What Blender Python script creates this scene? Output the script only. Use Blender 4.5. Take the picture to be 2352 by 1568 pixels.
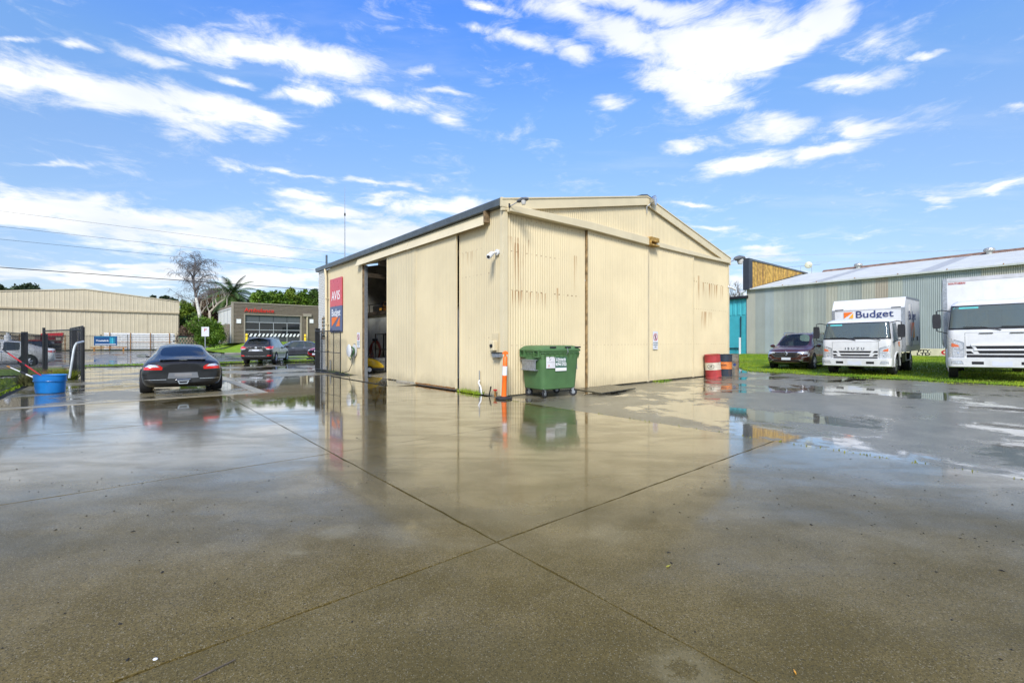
import bpy, bmesh, math, random
import numpy as np
from mathutils import Vector, Matrix
from mathutils.bvhtree import BVHTree

S = bpy.context.scene
for o in list(bpy.data.objects):
    bpy.data.objects.remove(o, do_unlink=True)
COL = S.collection
RNG = random.Random(7)

# ------------------------------------------------------------------ camera
CAM_H = 1.4
cam = bpy.data.cameras.new("camera")
cam.lens, cam.sensor_width, cam.clip_start, cam.clip_end = 16.0, 36.0, 0.05, 3000
cam_o = bpy.data.objects.new("camera", cam)
cam_o.location = (0, 0, CAM_H)
cam_o.rotation_euler = (math.radians(90), 0, 0)
COL.objects.link(cam_o)
S.camera = cam_o

# ------------------------------------------------------------------ light and exposure
SUN_EL, SUN_AZ = math.radians(40), math.radians(186)      # sun behind the camera, behind thin cloud
sun = bpy.data.lights.new("sun", 'SUN')
sun.energy, sun.angle, sun.color = 2.0, math.radians(16), (1.0, 0.95, 0.87)
sun_o = bpy.data.objects.new("sun", sun)
sd = Vector((math.sin(SUN_AZ) * math.cos(SUN_EL), math.cos(SUN_AZ) * math.cos(SUN_EL), math.sin(SUN_EL)))
sun_o.rotation_euler = sd.to_track_quat('Z', 'Y').to_euler()
COL.objects.link(sun_o)
S.view_settings.view_transform = 'Standard'
S.view_settings.look = 'None'
S.view_settings.gamma = 1.0
S.view_settings.use_curve_mapping = False
EXPO = 1.0                                                # the photograph is exposed bright
S.view_settings.exposure = EXPO
S.render.engine = 'CYCLES'
S.cycles.use_denoising = True
S.cycles.max_bounces = 7
S.cycles.transparent_max_bounces = 24
S.cycles.sample_clamp_indirect = 6

W = bpy.data.worlds.new("World")
S.world = W
W.use_nodes = True
nt = W.node_tree
nt.nodes.clear()


class NB:
    """small node helper"""
    def __init__(s, nt): s.nt = nt
    def n(s, t, **k):
        nd = s.nt.nodes.new(t)
        for a, b in k.items():
            if a.startswith('i_'):
                nd.inputs[a[2:].replace('_', ' ')].default_value = b
            else:
                setattr(nd, a, b)
        return nd
    def l(s, a, b): s.nt.links.new(a, b)
    def val(s, sock, v):
        if hasattr(v, 'is_linked') or hasattr(v, 'links'): s.l(v, sock)
        else: sock.default_value = v
    def math(s, op, a, b=0.0, c=None, clamp=False):
        nd = s.nt.nodes.new('ShaderNodeMath'); nd.operation = op; nd.use_clamp = clamp
        s.val(nd.inputs[0], a); s.val(nd.inputs[1], b)
        if c is not None: s.val(nd.inputs[2], c)
        return nd.outputs[0]
    def vec(s, op, a, b=(0, 0, 0)):
        nd = s.nt.nodes.new('ShaderNodeVectorMath'); nd.operation = op
        s.val(nd.inputs[0], a)
        if op == 'SCALE': s.val(nd.inputs['Scale'], b)
        else: s.val(nd.inputs[1], b)
        return nd.outputs['Value'] if op in ('LENGTH', 'DOT_PRODUCT') else nd.outputs['Vector']
    def mix(s, f, a, b, blend='MIX'):
        nd = s.nt.nodes.new('ShaderNodeMix'); nd.data_type = 'RGBA'; nd.blend_type = blend
        s.val(nd.inputs['Factor'], f)
        for sock, v in ((nd.inputs[6], a), (nd.inputs[7], b)):
            if isinstance(v, tuple) and len(v) == 3: v = (*v, 1)
            s.val(sock, v)
        return nd.outputs[2]
    def noise(s, vec, scale, detail=3, rough=0.5, dist=0.0):
        nd = s.nt.nodes.new('ShaderNodeTexNoise')
        nd.inputs['Scale'].default_value = scale; nd.inputs['Detail'].default_value = detail
        nd.inputs['Roughness'].default_value = rough; nd.inputs['Distortion'].default_value = dist
        if vec is not None: s.l(vec, nd.inputs['Vector'])
        return nd.outputs['Fac']
    def ramp(s, f, stops, interp='LINEAR'):
        nd = s.nt.nodes.new('ShaderNodeValToRGB'); nd.color_ramp.interpolation = interp
        cr = nd.color_ramp
        while len(cr.elements) < len(stops): cr.elements.new(0.5)
        for e, (p, c) in zip(cr.elements, stops):
            e.position = p
            e.color = (c, c, c, 1) if isinstance(c, (int, float)) else (*c, 1)
        s.l(f, nd.inputs[0])
        return nd.outputs[0]
    def sstep(s, v, a, b):
        nd = s.nt.nodes.new('ShaderNodeMapRange'); nd.interpolation_type = 'SMOOTHSTEP'
        s.val(nd.inputs['Value'], v)
        nd.inputs['From Min'].default_value = a; nd.inputs['From Max'].default_value = b
        return nd.outputs['Result']
    def mapping(s, v, loc=(0, 0, 0), rot=(0, 0, 0), sc=(1, 1, 1), typ='POINT'):
        nd = s.nt.nodes.new('ShaderNodeMapping'); nd.vector_type = typ
        nd.inputs['Location'].default_value = loc; nd.inputs['Rotation'].default_value = rot
        nd.inputs['Scale'].default_value = sc
        s.l(v, nd.inputs['Vector'])
        return nd.outputs[0]


b = NB(nt)
out = b.n('ShaderNodeOutputWorld')
bg = b.n('ShaderNodeBackground')
b.l(bg.outputs[0], out.inputs[0])
sky = b.n('ShaderNodeTexSky', sky_type='NISHITA')
sky.sun_disc = False
sky.sun_elevation = SUN_EL
sky.sun_rotation = SUN_AZ
sky.air_density, sky.dust_density, sky.ozone_density = 1.0, 0.6, 1.5
SKY_STR = 0.12
bg.inputs['Strength'].default_value = SKY_STR
tc = b.n('ShaderNodeTexCoord')
D = tc.outputs['Generated']
sep = b.n('ShaderNodeSeparateXYZ'); b.l(D, sep.inputs[0])
zz = sep.outputs['Z']
az = b.math('ARCTAN2', sep.outputs['X'], sep.outputs['Y'])
el = b.math('ARCSINE', zz)
# deepen the blue aloft, pale towards the horizon (elevation only)
TS = 1.6
tint = b.vec('SCALE', b.ramp(zz, [(p, tuple(v / TS for v in c)) for p, c in (
    (0.0, (.50, .52, .60)), (0.105, (.56, .56, .64)), (0.21, (.66, .70, .76)), (0.325, (.74, .82, .92)),
    (0.445, (.72, .93, 1.12)), (0.586, (.50, .88, 1.5)), (0.8, (.36, .75, 1.5)))]), TS)
skyc = b.mix(1.0, sky.outputs[0], tint, 'MULTIPLY')
# cloud field: (azimuth, elevation) plane, wisps from noise on a cloud layer
zc = b.math('MAXIMUM', zz, 0.0)
den = b.math('ADD', zc, 0.10)
ae0 = b.n('ShaderNodeCombineXYZ'); b.l(az, ae0.inputs[0]); b.l(el, ae0.inputs[1]); AE0 = ae0.outputs[0]
pl = b.n('ShaderNodeCombineXYZ')
b.l(b.math('DIVIDE', sep.outputs['X'], den), pl.inputs[0])
b.l(b.math('DIVIDE', sep.outputs['Y'], den), pl.inputs[1])
PL = pl.outputs[0]
n1 = b.noise(PL, 2.6, 9, 0.66, 0.5)
n3 = b.noise(b.mapping(AE0, sc=(1, 3.2, 1)), 9.0, 6, 0.7, 0.8)
n2 = b.noise(PL, 1.1, 5, 0.55)
wn = b.n('ShaderNodeTexNoise'); wn.inputs['Scale'].default_value = 3.2; wn.inputs['Detail'].default_value = 5
b.l(PL, wn.inputs['Vector'])
warp = b.vec('MULTIPLY', b.vec('SUBTRACT', wn.outputs['Color'], (.5, .5, .5)), (.16, .075, 0))
ae = b.n('ShaderNodeCombineXYZ'); b.l(az, ae.inputs[0]); b.l(el, ae.inputs[1])
AE = b.vec('ADD', ae.outputs[0], warp)
AE = b.vec('MULTIPLY', AE, (1, 1, 0))
# (x, y, half width, half height, tilt) of each cloud, as bearings read off the photograph
CLOUDS = [
 (280,225,300,52,13,1.1),(30,170,130,40,12,1),(480,258,170,45,14,1.1),(610,285,70,22,12,.8),
 (580,118,230,26,5,1),(750,138,115,42,8,1.05),(290,112,110,17,18,.8),(165,88,30,9,8,.7),(380,132,30,10,8,.5),
 (530,178,75,13,15,.75),(690,218,90,26,-2,.85),(870,218,115,21,13,.95),(1030,214,60,9,8,.7),(955,155,45,16,0,.6),(1035,282,40,14,15,.6),(70,75,80,9,0,.5),
 (130,378,140,8,4,.55),(700,412,170,10,6,.75),(860,428,90,9,4,.7),
 (700,462,90,20,3,.75),(760,488,100,22,3,.85),(870,458,45,8,0,.7),(1010,482,150,30,-4,.9),
 (120,488,330,52,6,1.05),(450,540,330,46,5,1.05),(860,548,300,48,-1,1.0),
 (280,628,420,19,1,.95),(640,640,220,22,1,.95),(-150,470,150,60,0,1),(-200,250,120,60,0,.9),
 (1440,12,220,30,0,1),(1310,48,90,34,15,1),(1410,78,160,38,5,1.05),(1205,110,80,17,5,.85),(1320,118,80,20,5,.85),(1130,30,70,14,20,.6),(1100,75,40,10,20,.55),
 (1660,118,170,75,-8,1.25),(1590,198,170,42,8,1.15),(1760,125,120,60,-30,1.15),(1865,45,70,80,0,1.1),(1830,95,70,40,-20,1.05),(1570,75,110,32,0,.95),
 (1985,176,110,26,-8,.95),(2020,95,110,45,0,.66),(1400,238,48,22,0,.85),(2155,125,38,6,-18,.7),
 (1765,292,100,32,-4,.85),(1560,326,70,17,-8,.7),(1720,380,130,26,-4,1.05),(1890,350,130,19,-9,.95),(1985,286,75,17,4,.7),
 (1600,470,65,9,5,.65),(1740,582,90,17,-3,.8),(1620,522,60,9,2,.6),(2330,250,40,9,0,.6),(2340,432,50,10,-10,.5),(2145,470,30,9,0,.55),
 (1700,648,90,32,0,.8),(1790,625,60,15,0,.6),(2500,150,120,30,0,.8),(2600,350,180,30,0,.8),(1500,-120,260,60,0,1),(700,-110,200,40,5,.9),(2100,-90,160,40,0,.8),
]
def ang(px, py):
    u, v = (px - 1176) / 1045, (783 - py) / 1045
    return np.array([math.atan(u), math.atan(v / math.sqrt(1 + u * u))])
acc = None
for (px, py, ha, hb, tl, st) in CLOUDS:
    c = ang(px, py); t = math.radians(tl)
    e1 = ang(px + ha * math.cos(t), py + ha * math.sin(t)) - c
    e2 = ang(px + hb * math.sin(t), py - hb * math.cos(t)) - c
    L1 = float(np.hypot(*e1)); L2 = float(np.hypot(*e2)); th = math.atan2(e1[1], e1[0])
    m = b.mapping(AE, loc=(c[0], c[1], 0), rot=(0, 0, th), sc=(L1 * 1.28, L2 * 1.35, 1), typ='TEXTURE')
    d = b.math('MULTIPLY_ADD', b.vec('LENGTH', m), -1.15 * st, 1.2 * st)
    acc = d if acc is None else b.math('MAXIMUM', acc, d)
# the rest of the sky, outside the bearings above, carries the same kind of broken cloud
outm = b.math('MAXIMUM', b.sstep(b.math('ABSOLUTE', az), 1.0, 1.3), b.sstep(el, 0.85, 1.05))
other = b.math('MULTIPLY', outm, b.math('MULTIPLY_ADD', n2, 3.2, -1.25))
acc = b.math('MAXIMUM', acc, other)
dens = b.math('MULTIPLY_ADD', b.math('SUBTRACT', n1, 0.5), 2.1, acc)
dens = b.math('MULTIPLY_ADD', b.math('SUBTRACT', n3, 0.5), 1.5, dens)
alpha = b.math('POWER', b.sstep(dens, 0.0, 0.95), 1.1)
alpha = b.math('MULTIPLY', alpha, 0.98)
thin = b.math('MULTIPLY', b.sstep(b.noise(b.mapping(PL, sc=(.7, 2.2, 1), rot=(0, 0, .3)), 1.3, 6, .6), 0.5, 0.8), 0.22)
alpha = b.math('MAXIMUM', alpha, thin)
shade = b.noise(PL, 1.6, 4, .5)
K = 1.0 / SKY_STR / 2 ** EXPO
cc = b.mix(b.sstep(shade, .35, .7), tuple(K * v for v in (.90, .96, 1.04)), tuple(K * v for v in (1.25, 1.24, 1.22)))
fin = b.mix(alpha, skyc, cc)
hz = b.math('MULTIPLY', b.sstep(b.math('MULTIPLY', zz, -1.0), -0.10, 0.0), .45)
fin = b.mix(hz, fin, tuple(K * v for v in (.66, .80, .98)))
b.l(fin, bg.inputs['Color'])
W.cycles.sampling_method = 'MANUAL'
W.cycles.sample_map_resolution = 512

# ------------------------------------------------------------------ helpers
def tag(o, label=None, cat=None, group=None, kind=None):
    if label: o['label'] = label
    if cat: o['category'] = cat
    if group: o['group'] = group
    if kind: o['kind'] = kind
    return o
def thing(name, label, cat, loc=(0, 0, 0), rz=0, group=None):
    o = bpy.data.objects.new(name, None); COL.objects.link(o)
    o.empty_display_size = .2
    o.location = loc; o.rotation_euler = (0, 0, rz)
    return tag(o, label, cat, group)
def copy_tree(o, parent=None):
    c = o.copy(); COL.objects.link(c); c.parent = parent
    for ch in list(o.children): copy_tree(ch, c)
    return c

class MB:
    """collects polygons, each with a material slot, for ONE mesh object"""
    def __init__(s): s.v, s.f, s.m = [], [], []
    def quad(s, a, b, c, d, m=0):
        k = len(s.v); s.v += [a, b, c, d]; s.f.append((k, k+1, k+2, k+3)); s.m.append(m)
    def poly(s, pts, m=0):
        k = len(s.v); s.v += list(pts); s.f.append(tuple(range(k, k+len(pts)))); s.m.append(m)
    def box(s, x0, x1, y0, y1, z0, z1, m=0, rot=None, org=(0, 0, 0)):
        k = len(s.v)
        P = [(x, y, z) for z in (z0, z1) for y in (y0, y1) for x in (x0, x1)]
        if rot is not None: P = [tuple(Vector(org) + rot @ Vector(p)) for p in P]
        s.v += P
        for f in ((0, 2, 3, 1), (4, 5, 7, 6), (0, 1, 5, 4), (2, 6, 7, 3), (0, 4, 6, 2), (1, 3, 7, 5)):
            s.f.append(tuple(k+i for i in f)); s.m.append(m)
        return s
    def prism(s, pts, h0, h1, axis='z', m=0):
        """polygon pts (2-D) extruded along axis between h0 and h1"""
        def P(a, b, h): return {'z': (a, b, h), 'y': (a, h, b), 'x': (h, a, b)}[axis]
        k = len(s.v); n = len(pts)
        s.v += [P(a, b, h0) for a, b in pts] + [P(a, b, h1) for a, b in pts]
        s.f.append(tuple(k+i for i in range(n))[::-1]); s.f.append(tuple(k+n+i for i in range(n))); s.m += [m, m]
        for i in range(n):
            j = (i+1) % n
            s.f.append((k+i, k+j, k+n+j, k+n+i)); s.m.append(m)
        return s
    def tube(s, pts, r, n=8, m=0, cap=True):
        """tube through pts; r a number or list"""
        pts = [Vector(p) for p in pts]; R = r if isinstance(r, (list, tuple)) else [r]*len(pts)
        k = len(s.v); prev = None
        for i, p in enumerate(pts):
            t = (pts[min(i+1, len(pts)-1)] - pts[max(i-1, 0)]).normalized()
            u = (t.orthogonal() if prev is None else (prev - t*prev.dot(t))).normalized(); prev = u
            w = t.cross(u)
            for j in range(n):
                a = 2*math.pi*j/n
                s.v.append(tuple(p + (u*math.cos(a) + w*math.sin(a))*R[i]))
        for i in range(len(pts)-1):
            for j in range(n):
                a, c = k+i*n+j, k+i*n+(j+1) % n
                s.f.append((a, c, c+n, a+n)); s.m.append(m)
        if cap:
            s.f.append(tuple(k+j for j in range(n))[::-1]); s.m.append(m)
            e = k+(len(pts)-1)*n
            s.f.append(tuple(e+j for j in range(n))); s.m.append(m)
        return s
    def lathe(s, prof, n=24, m=0, axis='z', org=(0, 0, 0), sx=1, sy=1):
        """profile [(r, h)] spun round axis"""
        k = len(s.v)
        for (r, h) in prof:
            for j in range(n):
                a = 2*math.pi*j/n; c, d = r*math.cos(a)*sx, r*math.sin(a)*sy
                p = {'z': (c, d, h), 'y': (c, h, d), 'x': (h, c, d)}[axis]
                s.v.append((p[0]+org[0], p[1]+org[1], p[2]+org[2]))
        for i in range(len(prof)-1):
            for j in range(n):
                a, c = k+i*n+j, k+i*n+(j+1) % n
                s.f.append((a, c, c+n, a+n)); s.m.append(m)
        return s
    def loft(s, rings, m=0, close=True, caps=True, mf=None):
        k = len(s.v); n = len(rings[0])
        for r in rings: s.v += [tuple(p) for p in r]
        for i in range(len(rings)-1):
            for j in range(n if close else n-1):
                a, c = k+i*n+j, k+i*n+(j+1) % n
                s.f.append((a, c, c+n, a+n)); s.m.append(mf(i, j) if mf else m)
        if caps:
            s.f.append(tuple(k+j for j in range(n))[::-1]); s.m.append(m)
            e = k+(len(rings)-1)*n
            s.f.append(tuple(e+j for j in range(n))); s.m.append(m)
        return s
    def build(s, name, mats, parent=None, smooth=False, bevel=0, loc=None, rot=None, seg=2, fixn=False, label=None):
        me = bpy.data.meshes.new(name)
        me.from_pydata([tuple(p) for p in s.v], [], s.f)
        mats = mats if isinstance(mats, (list, tuple)) else [mats]
        for x in mats: me.materials.append(x)
        if any(s.m): me.polygons.foreach_set('material_index', s.m)
        if fixn or bevel:
            bm = bmesh.new(); bm.from_mesh(me)
            bmesh.ops.remove_doubles(bm, verts=bm.verts, dist=1e-5)
            bmesh.ops.recalc_face_normals(bm, faces=bm.faces); bm.to_mesh(me); bm.free()
        if smooth:
            me.polygons.foreach_set('use_smooth', [True]*len(me.polygons))
        me.update()
        o = bpy.data.objects.new(name, me); COL.objects.link(o)
        if bevel:
            md = o.modifiers.new('bevel', 'BEVEL'); md.width = bevel; md.segments = seg; md.limit_method = 'ANGLE'; md.angle_limit = math.radians(40)
        if smooth and hasattr(me, 'set_sharp_from_angle'): me.set_sharp_from_angle(angle=math.radians(38))
        if parent is not None: o.parent = parent
        if loc is not None: o.location = loc
        if rot is not None: o.rotation_euler = rot
        if label: o['label'] = label
        return o

def piece(name, me, parent, loc=(0, 0, 0), rot=(0, 0, 0), sc=None):
    o = bpy.data.objects.new(name, me); COL.objects.link(o); o.parent = parent
    o.location = loc; o.rotation_euler = rot
    if sc: o.scale = sc
    return o

def text_mb(txt, size, bold=0.0, ext=0.002, font_shear=0, sx=1, align='CENTER'):
    cu = bpy.data.curves.new('lettering', 'FONT'); cu.body = txt; cu.size = size; cu.offset = bold; cu.extrude = ext
    cu.align_x = align; cu.align_y = 'CENTER'; cu.shear = font_shear; cu.resolution_u = 3
    o = bpy.data.objects.new('lettering', cu); COL.objects.link(o)
    me = bpy.data.meshes.new_from_object(o.evaluated_get(bpy.context.evaluated_depsgraph_get()))
    mb = MB(); mb.v = [(v.co.x*sx, v.co.y, v.co.z) for v in me.vertices]; mb.f = [tuple(p.vertices) for p in me.polygons]; mb.m = [0]*len(mb.f)
    bpy.data.objects.remove(o); bpy.data.curves.remove(cu); bpy.data.meshes.remove(me)
    return mb
def wall_text(txt, size, mat, parent, loc, facing, bold=0.0, sx=1, ext=.002, name='lettering', align='CENTER', shear=0):
    """lettering standing upright; facing = z-rotation of the surface whose normal is -y at 0"""
    mb = text_mb(txt, size, bold, ext, shear, sx, align)
    mb.v = [(x, -z, y) for x, y, z in mb.v]
    mb.f = [f for f in mb.f]
    return mb.build(name, mat, parent, loc=loc, rot=(0, 0, facing))

# ------------------------------------------------------------------ materials
def mat(name, col, rough=.5, metal=0, var=.12, vscale=3.0, bump=0, bscale=60, dirt=0, dirtcol=(.12, .09, .05), coat=0, spec=.5, obj=True, rvar=.1, ior=1.45):
    m = bpy.data.materials.new(name); m.use_nodes = True
    b = NB(m.node_tree); p = m.node_tree.nodes['Principled BSDF']
    tc = b.n('ShaderNodeTexCoord'); V = tc.outputs['Object']
    f = b.noise(V, vscale, 5, .6)
    c0 = tuple(max(0, c*(1-var)) for c in col); c1 = tuple(min(1, c*(1+var)) for c in col)
    c = b.mix(b.sstep(f, .3, .7), c0, c1)
    if dirt:
        g = b.noise(b.mapping(V, sc=(1, 1, .35)), 2.3, 8, .7)
        c = b.mix(b.math('MULTIPLY', b.sstep(g, .5, .75), dirt), c, dirtcol)
    b.l(c, p.inputs['Base Color'])
    b.l(b.math('MULTIPLY_ADD', b.math('SUBTRACT', b.noise(V, vscale*2.7, 4), .5), rvar*2, rough, clamp=True), p.inputs['Roughness'])
    p.inputs['Metallic'].default_value = metal
    p.inputs['Specular IOR Level'].default_value = spec
    p.inputs['IOR'].default_value = ior
    if coat:
        p.inputs['Coat Weight'].default_value = coat; p.inputs['Coat Roughness'].default_value = .04
    if bump:
        bp = b.n('ShaderNodeBump'); bp.inputs['Strength'].default_value = bump; bp.inputs['Distance'].default_value = .01
        b.l(b.noise(V, bscale, 4, .6), bp.inputs['Height']); b.l(bp.outputs[0], p.inputs['Normal'])
    return m

def mat_glass(name, tint=(.55, .68, .66), trans=.72, rough=.02, base=(.05, .065, .062)):
    m = bpy.data.materials.new(name); m.use_nodes = True
    nt = m.node_tree; b = NB(nt); nt.nodes.remove(nt.nodes['Principled BSDF']); o = nt.nodes['Material Output']
    tr = b.n('ShaderNodeBsdfTransparent'); tr.inputs[0].default_value = (*tint, 1)
    df = b.n('ShaderNodeBsdfPrincipled'); df.inputs['Base Color'].default_value = (*base, 1); df.inputs['Roughness'].default_value = rough
    mx = b.n('ShaderNodeMixShader'); mx.inputs[0].default_value = trans
    b.l(df.outputs[0], mx.inputs[1]); b.l(tr.outputs[0], mx.inputs[2])
    gl = b.n('ShaderNodeBsdfGlossy'); gl.inputs['Roughness'].default_value = rough
    fr = b.n('ShaderNodeFresnel'); fr.inputs[0].default_value = 1.42
    mx2 = b.n('ShaderNodeMixShader'); b.l(fr.outputs[0], mx2.inputs[0]); b.l(mx.outputs[0], mx2.inputs[1]); b.l(gl.outputs[0], mx2.inputs[2])
    b.l(mx2.outputs[0], o.inputs[0])
    return m

MT = {}
MT['black'] = mat('black_paint', (.015, .015, .017), .4, var=.3)
MT['rubber'] = mat('tyre_rubber', (.022, .022, .023), .75, var=.25, bump=.2, bscale=90)
MT['plastic'] = mat('dark_plastic', (.025, .026, .028), .55, var=.2)
MT['chrome'] = mat('chrome', (.75, .76, .78), .12, 1, var=.05, rvar=.05)
MT['alloy'] = mat('alloy', (.55, .56, .58), .3, .9, var=.1)
MT['white'] = mat('white_paint', (.68, .68, .66), .35, var=.05, dirt=.14, coat=.3)
MT['whiteflat'] = mat('white_flat', (.78, .78, .77), .6, var=.04)
MT['plate'] = mat('number_plate', (.62, .64, .70), .5, var=.05)
MT['glass'] = mat_glass('car_glass', tint=(.72, .84, .81), trans=.85)
MT['darkglass'] = mat_glass('dark_glass', trans=.22)
MT['red'] = mat('red_lens', (.62, .015, .012), .12, var=.1, coat=1)
MT['redpaint'] = mat('red_paint', (.55, .02, .025), .4, var=.1)
MT['lampglass'] = mat('lamp_glass', (.62, .64, .66), .08, .35, var=.25, vscale=30, coat=1)
MT['orange'] = mat('orange_lens', (.75, .16, .05), .2, var=.1, coat=1)
MT['galv'] = mat('galvanised_steel', (.42, .44, .45), .45, .75, var=.2, vscale=18, dirt=.15)
MT['darkwood'] = mat('dark_timber', (.11, .085, .06), .7, var=.35, vscale=8)
MT['interior'] = mat('seat_fabric', (.06, .065, .065), .8, var=.2)
MT['navy'] = mat('navy_print', (.028, .045, .14), .45, var=.06)
MT['orangeprint'] = mat('orange_print', (.80, .17, .02), .45, var=.06)
MT['yellowprint'] = mat('amber_print', (.85, .38, .03), .45, var=.06)

# ------------------------------------------------------------------ frame of the yard: t along the gable wall, s along the eave wall
C0 = Vector((-.21, 11.52)); AX = math.atan2(.6476, .762)
TV, SV = Vector((.762, .6476)), Vector((-.6476, .762))
def gz(x, y=0):
    return 0.02*max(0.0, x-9)
def Wp(t, s, z=0.0):
    p = C0 + TV*t + SV*s
    return (p.x, p.y, z)
def G(px, py, h=0.0):
    """ground point seen at a point of the (2352 wide) photograph"""
    Y = (CAM_H-h)*1045/(py-783)
    for _ in range(6):
        X = (px-1176)/1045*Y
        Y = (CAM_H-h-gz(X))*1045/(py-783)
    return ((px-1176)/1045*Y, Y, h+gz((px-1176)/1045*Y))
def at(px, py, Y):
    return ((px-1176)/1045*Y, Y, CAM_H-(py-783)/1045*Y)
def ts(x, y):
    d = Vector((x, y))-C0
    return d.dot(TV), d.dot(SV)

def _g(px, py):
    Y = CAM_H*1045/(py-783); return ((px-1176)/1045*Y, Y)
SPOTS = [(*_g(780, 1219), .15, 0, .5), (*_g(688, 1266), .06, 0, .6), (*_g(1395, 1222), .20, 0, .35), (*_g(930, 1220), .22, 0, .28), (*_g(1565, 1530), .15, .06, .45),
         (*_g(490, 1248), .05, 0, .4), (*_g(1700, 1160), .2, 0, .2), (*_g(1180, 1180), .3, 0, .2), (*_g(2100, 1250), .3, 0, .15)]
def wet_ground(name, c_dark, c_light, kind):
    """wet paving: damp film with standing puddles; aggregate speckle"""
    m = bpy.data.materials.new(name); m.use_nodes = True
    b = NB(m.node_tree); p = m.node_tree.nodes['Principled BSDF']
    g = b.n('ShaderNodeNewGeometry'); V = g.outputs['Position']
    oi = b.n('ShaderNodeObjectInfo')
    L = b.noise(V, .35, 5, .6, .4); M = b.noise(V, 1.7, 6, .65); F = b.noise(V, 62, 5, .8); FF = b.noise(V, 170, 2, .6)
    vor = b.n('ShaderNodeTexVoronoi'); vor.inputs['Scale'].default_value = 230 if kind == 'concrete' else 110; b.l(V, vor.inputs['Vector'])
    cr = b.n('ShaderNodeSeparateColor'); b.l(vor.outputs['Color'], cr.inputs[0])
    col = b.mix(b.sstep(M, .3, .72), c_dark, c_light)
    col = b.mix(b.sstep(F, .35, .7), b.mix(.55, col, tuple(v*.22 for v in c_dark)), col)
    speck = b.sstep(cr.outputs[0], .90, .98)
    col = b.mix(b.math('MULTIPLY', speck, .48), col, (.42, .38, .27))
    dk = b.sstep(cr.outputs[1], .80, .95)
    col = b.mix(b.math('MULTIPLY', dk, .9), col, tuple(v*.15 for v in c_dark))
    # faint stains and drips
    st = b.sstep(b.noise(V, .9, 8, .75, 1.0), .60, .78)
    col = b.mix(b.math('MULTIPLY', st, .35), col, tuple(v*1.9 for v in c_light))
    st2 = b.sstep(b.noise(b.mapping(V, loc=(7, 3, 0)), .55, 7, .7, .8), .57, .72)
    col = b.mix(b.math('MULTIPLY', st2, .35), col, tuple(v*.5 for v in c_dark))
    col = b.mix(b.math('MULTIPLY', b.math('SUBTRACT', oi.outputs['Random'], .5), .25), col, (.02, .02, .018), 'MIX') if kind == 'none' else col
    if kind == 'concrete':
        # slabs poured at different times, tyre-darkened lanes, and a few pale dried spots
        col = b.mix(b.math('MULTIPLY', oi.outputs['Random'], .22), col, (.085, .072, .030))
        ln = b.noise(b.mapping(V, rot=(0, 0, .95), sc=(.16, 1.5, 1)), 1.0, 5, .6, .3)
        col = b.mix(b.math('MULTIPLY', b.sstep(ln, .50, .68), .42), col, (.070, .057, .022))
        col = b.mix(b.math('MULTIPLY', b.sstep(ln, .46, .30), .30), col, (.235, .20, .115))
        rag = b.math('MULTIPLY', b.math('SUBTRACT', b.noise(V, 6, 7, .75), .5), .34)
        for (sx_, sy_, ra, rb, am) in SPOTS:
            dv = b.vec('LENGTH', b.vec('SUBTRACT', V, (sx_, sy_, 0)))
            dd = b.math('ADD', dv, rag)
            k_ = b.sstep(dd, ra*1.25, ra*.35)
            if rb: k_ = b.math('MULTIPLY', k_, b.sstep(dd, rb*.6, rb))
            col = b.mix(b.math('MULTIPLY', k_, am*.55), col, (.30, .26, .15))
    # water film
    sx = b.n('ShaderNodeSeparateXYZ'); b.l(V, sx.inputs[0])
    dist = b.vec('LENGTH', V)
    film = b.math('ADD', L, b.math('MULTIPLY', b.math('SUBTRACT', M, .5), .35))
    wet = None
    if kind == 'concrete':
        # the slabs fall away from the near side: the film of water thickens towards the shed and the gateway
        wet = b.sstep(b.math('ADD', sx.outputs['Y'], b.math('MULTIPLY', b.math('SUBTRACT', film, .5), 5.0)), 1.6, 6.4)
        low = b.math('MULTIPLY', b.sstep(sx.outputs['Y'], 5.0, 13.0), .22)
        film = b.math('ADD', film, low)
        pud = b.sstep(film, .54, .70); r0, r1 = .13, .035
    elif kind == 'driveway':
        pud = b.sstep(b.math('ADD', film, .02), .47, .56); r0, r1 = .33, .03
    else:
        pud = b.sstep(b.math('ADD', film, b.math('MULTIPLY', b.math('SUBTRACT', b.noise(V, 4.5, 5, .7), .5), .14)), .50, .57); r0, r1 = .30, .03
    rough = b.mix(pud, (r0,)*3, (r1,)*3)
    rough = b.math('ADD', rough, b.math('MULTIPLY', b.math('SUBTRACT', F, .5), .06))
    if wet is not None:
        rough = b.math('ADD', b.math('MULTIPLY', rough, wet), b.math('MULTIPLY', b.math('SUBTRACT', 1.0, wet), .48))
        b.l(b.math('MULTIPLY_ADD', wet, .38, .12), p.inputs['Specular IOR Level'])
    b.l(b.math('MAXIMUM', rough, .02), p.inputs['Roughness'])
    col = b.mix(b.math('MULTIPLY', pud, .35), col, tuple(v*.45 for v in c_dark))
    b.l(col, p.inputs['Base Color'])
    p.inputs['IOR'].default_value = 1.5
    bp = b.n('ShaderNodeBump'); bp.inputs['Distance'].default_value = .004
    h = b.math('ADD', b.math('MULTIPLY', F, .6), b.math('MULTIPLY', cr.outputs[2], .4))
    b.l(h, bp.inputs['Height'])
    st = b.math('MULTIPLY_ADD', pud, -.30 if kind == 'concrete' else -.62, .32 if kind == 'concrete' else .65)
    b.l(st, bp.inputs['Strength']); b.l(bp.outputs[0], p.inputs['Normal'])
    cb = b.n('ShaderNodeBump'); cb.inputs['Distance'].default_value = .01; cb.inputs['Strength'].default_value = .045
    b.l(b.noise(V, 5, 3, .5), cb.inputs['Height'])
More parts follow.
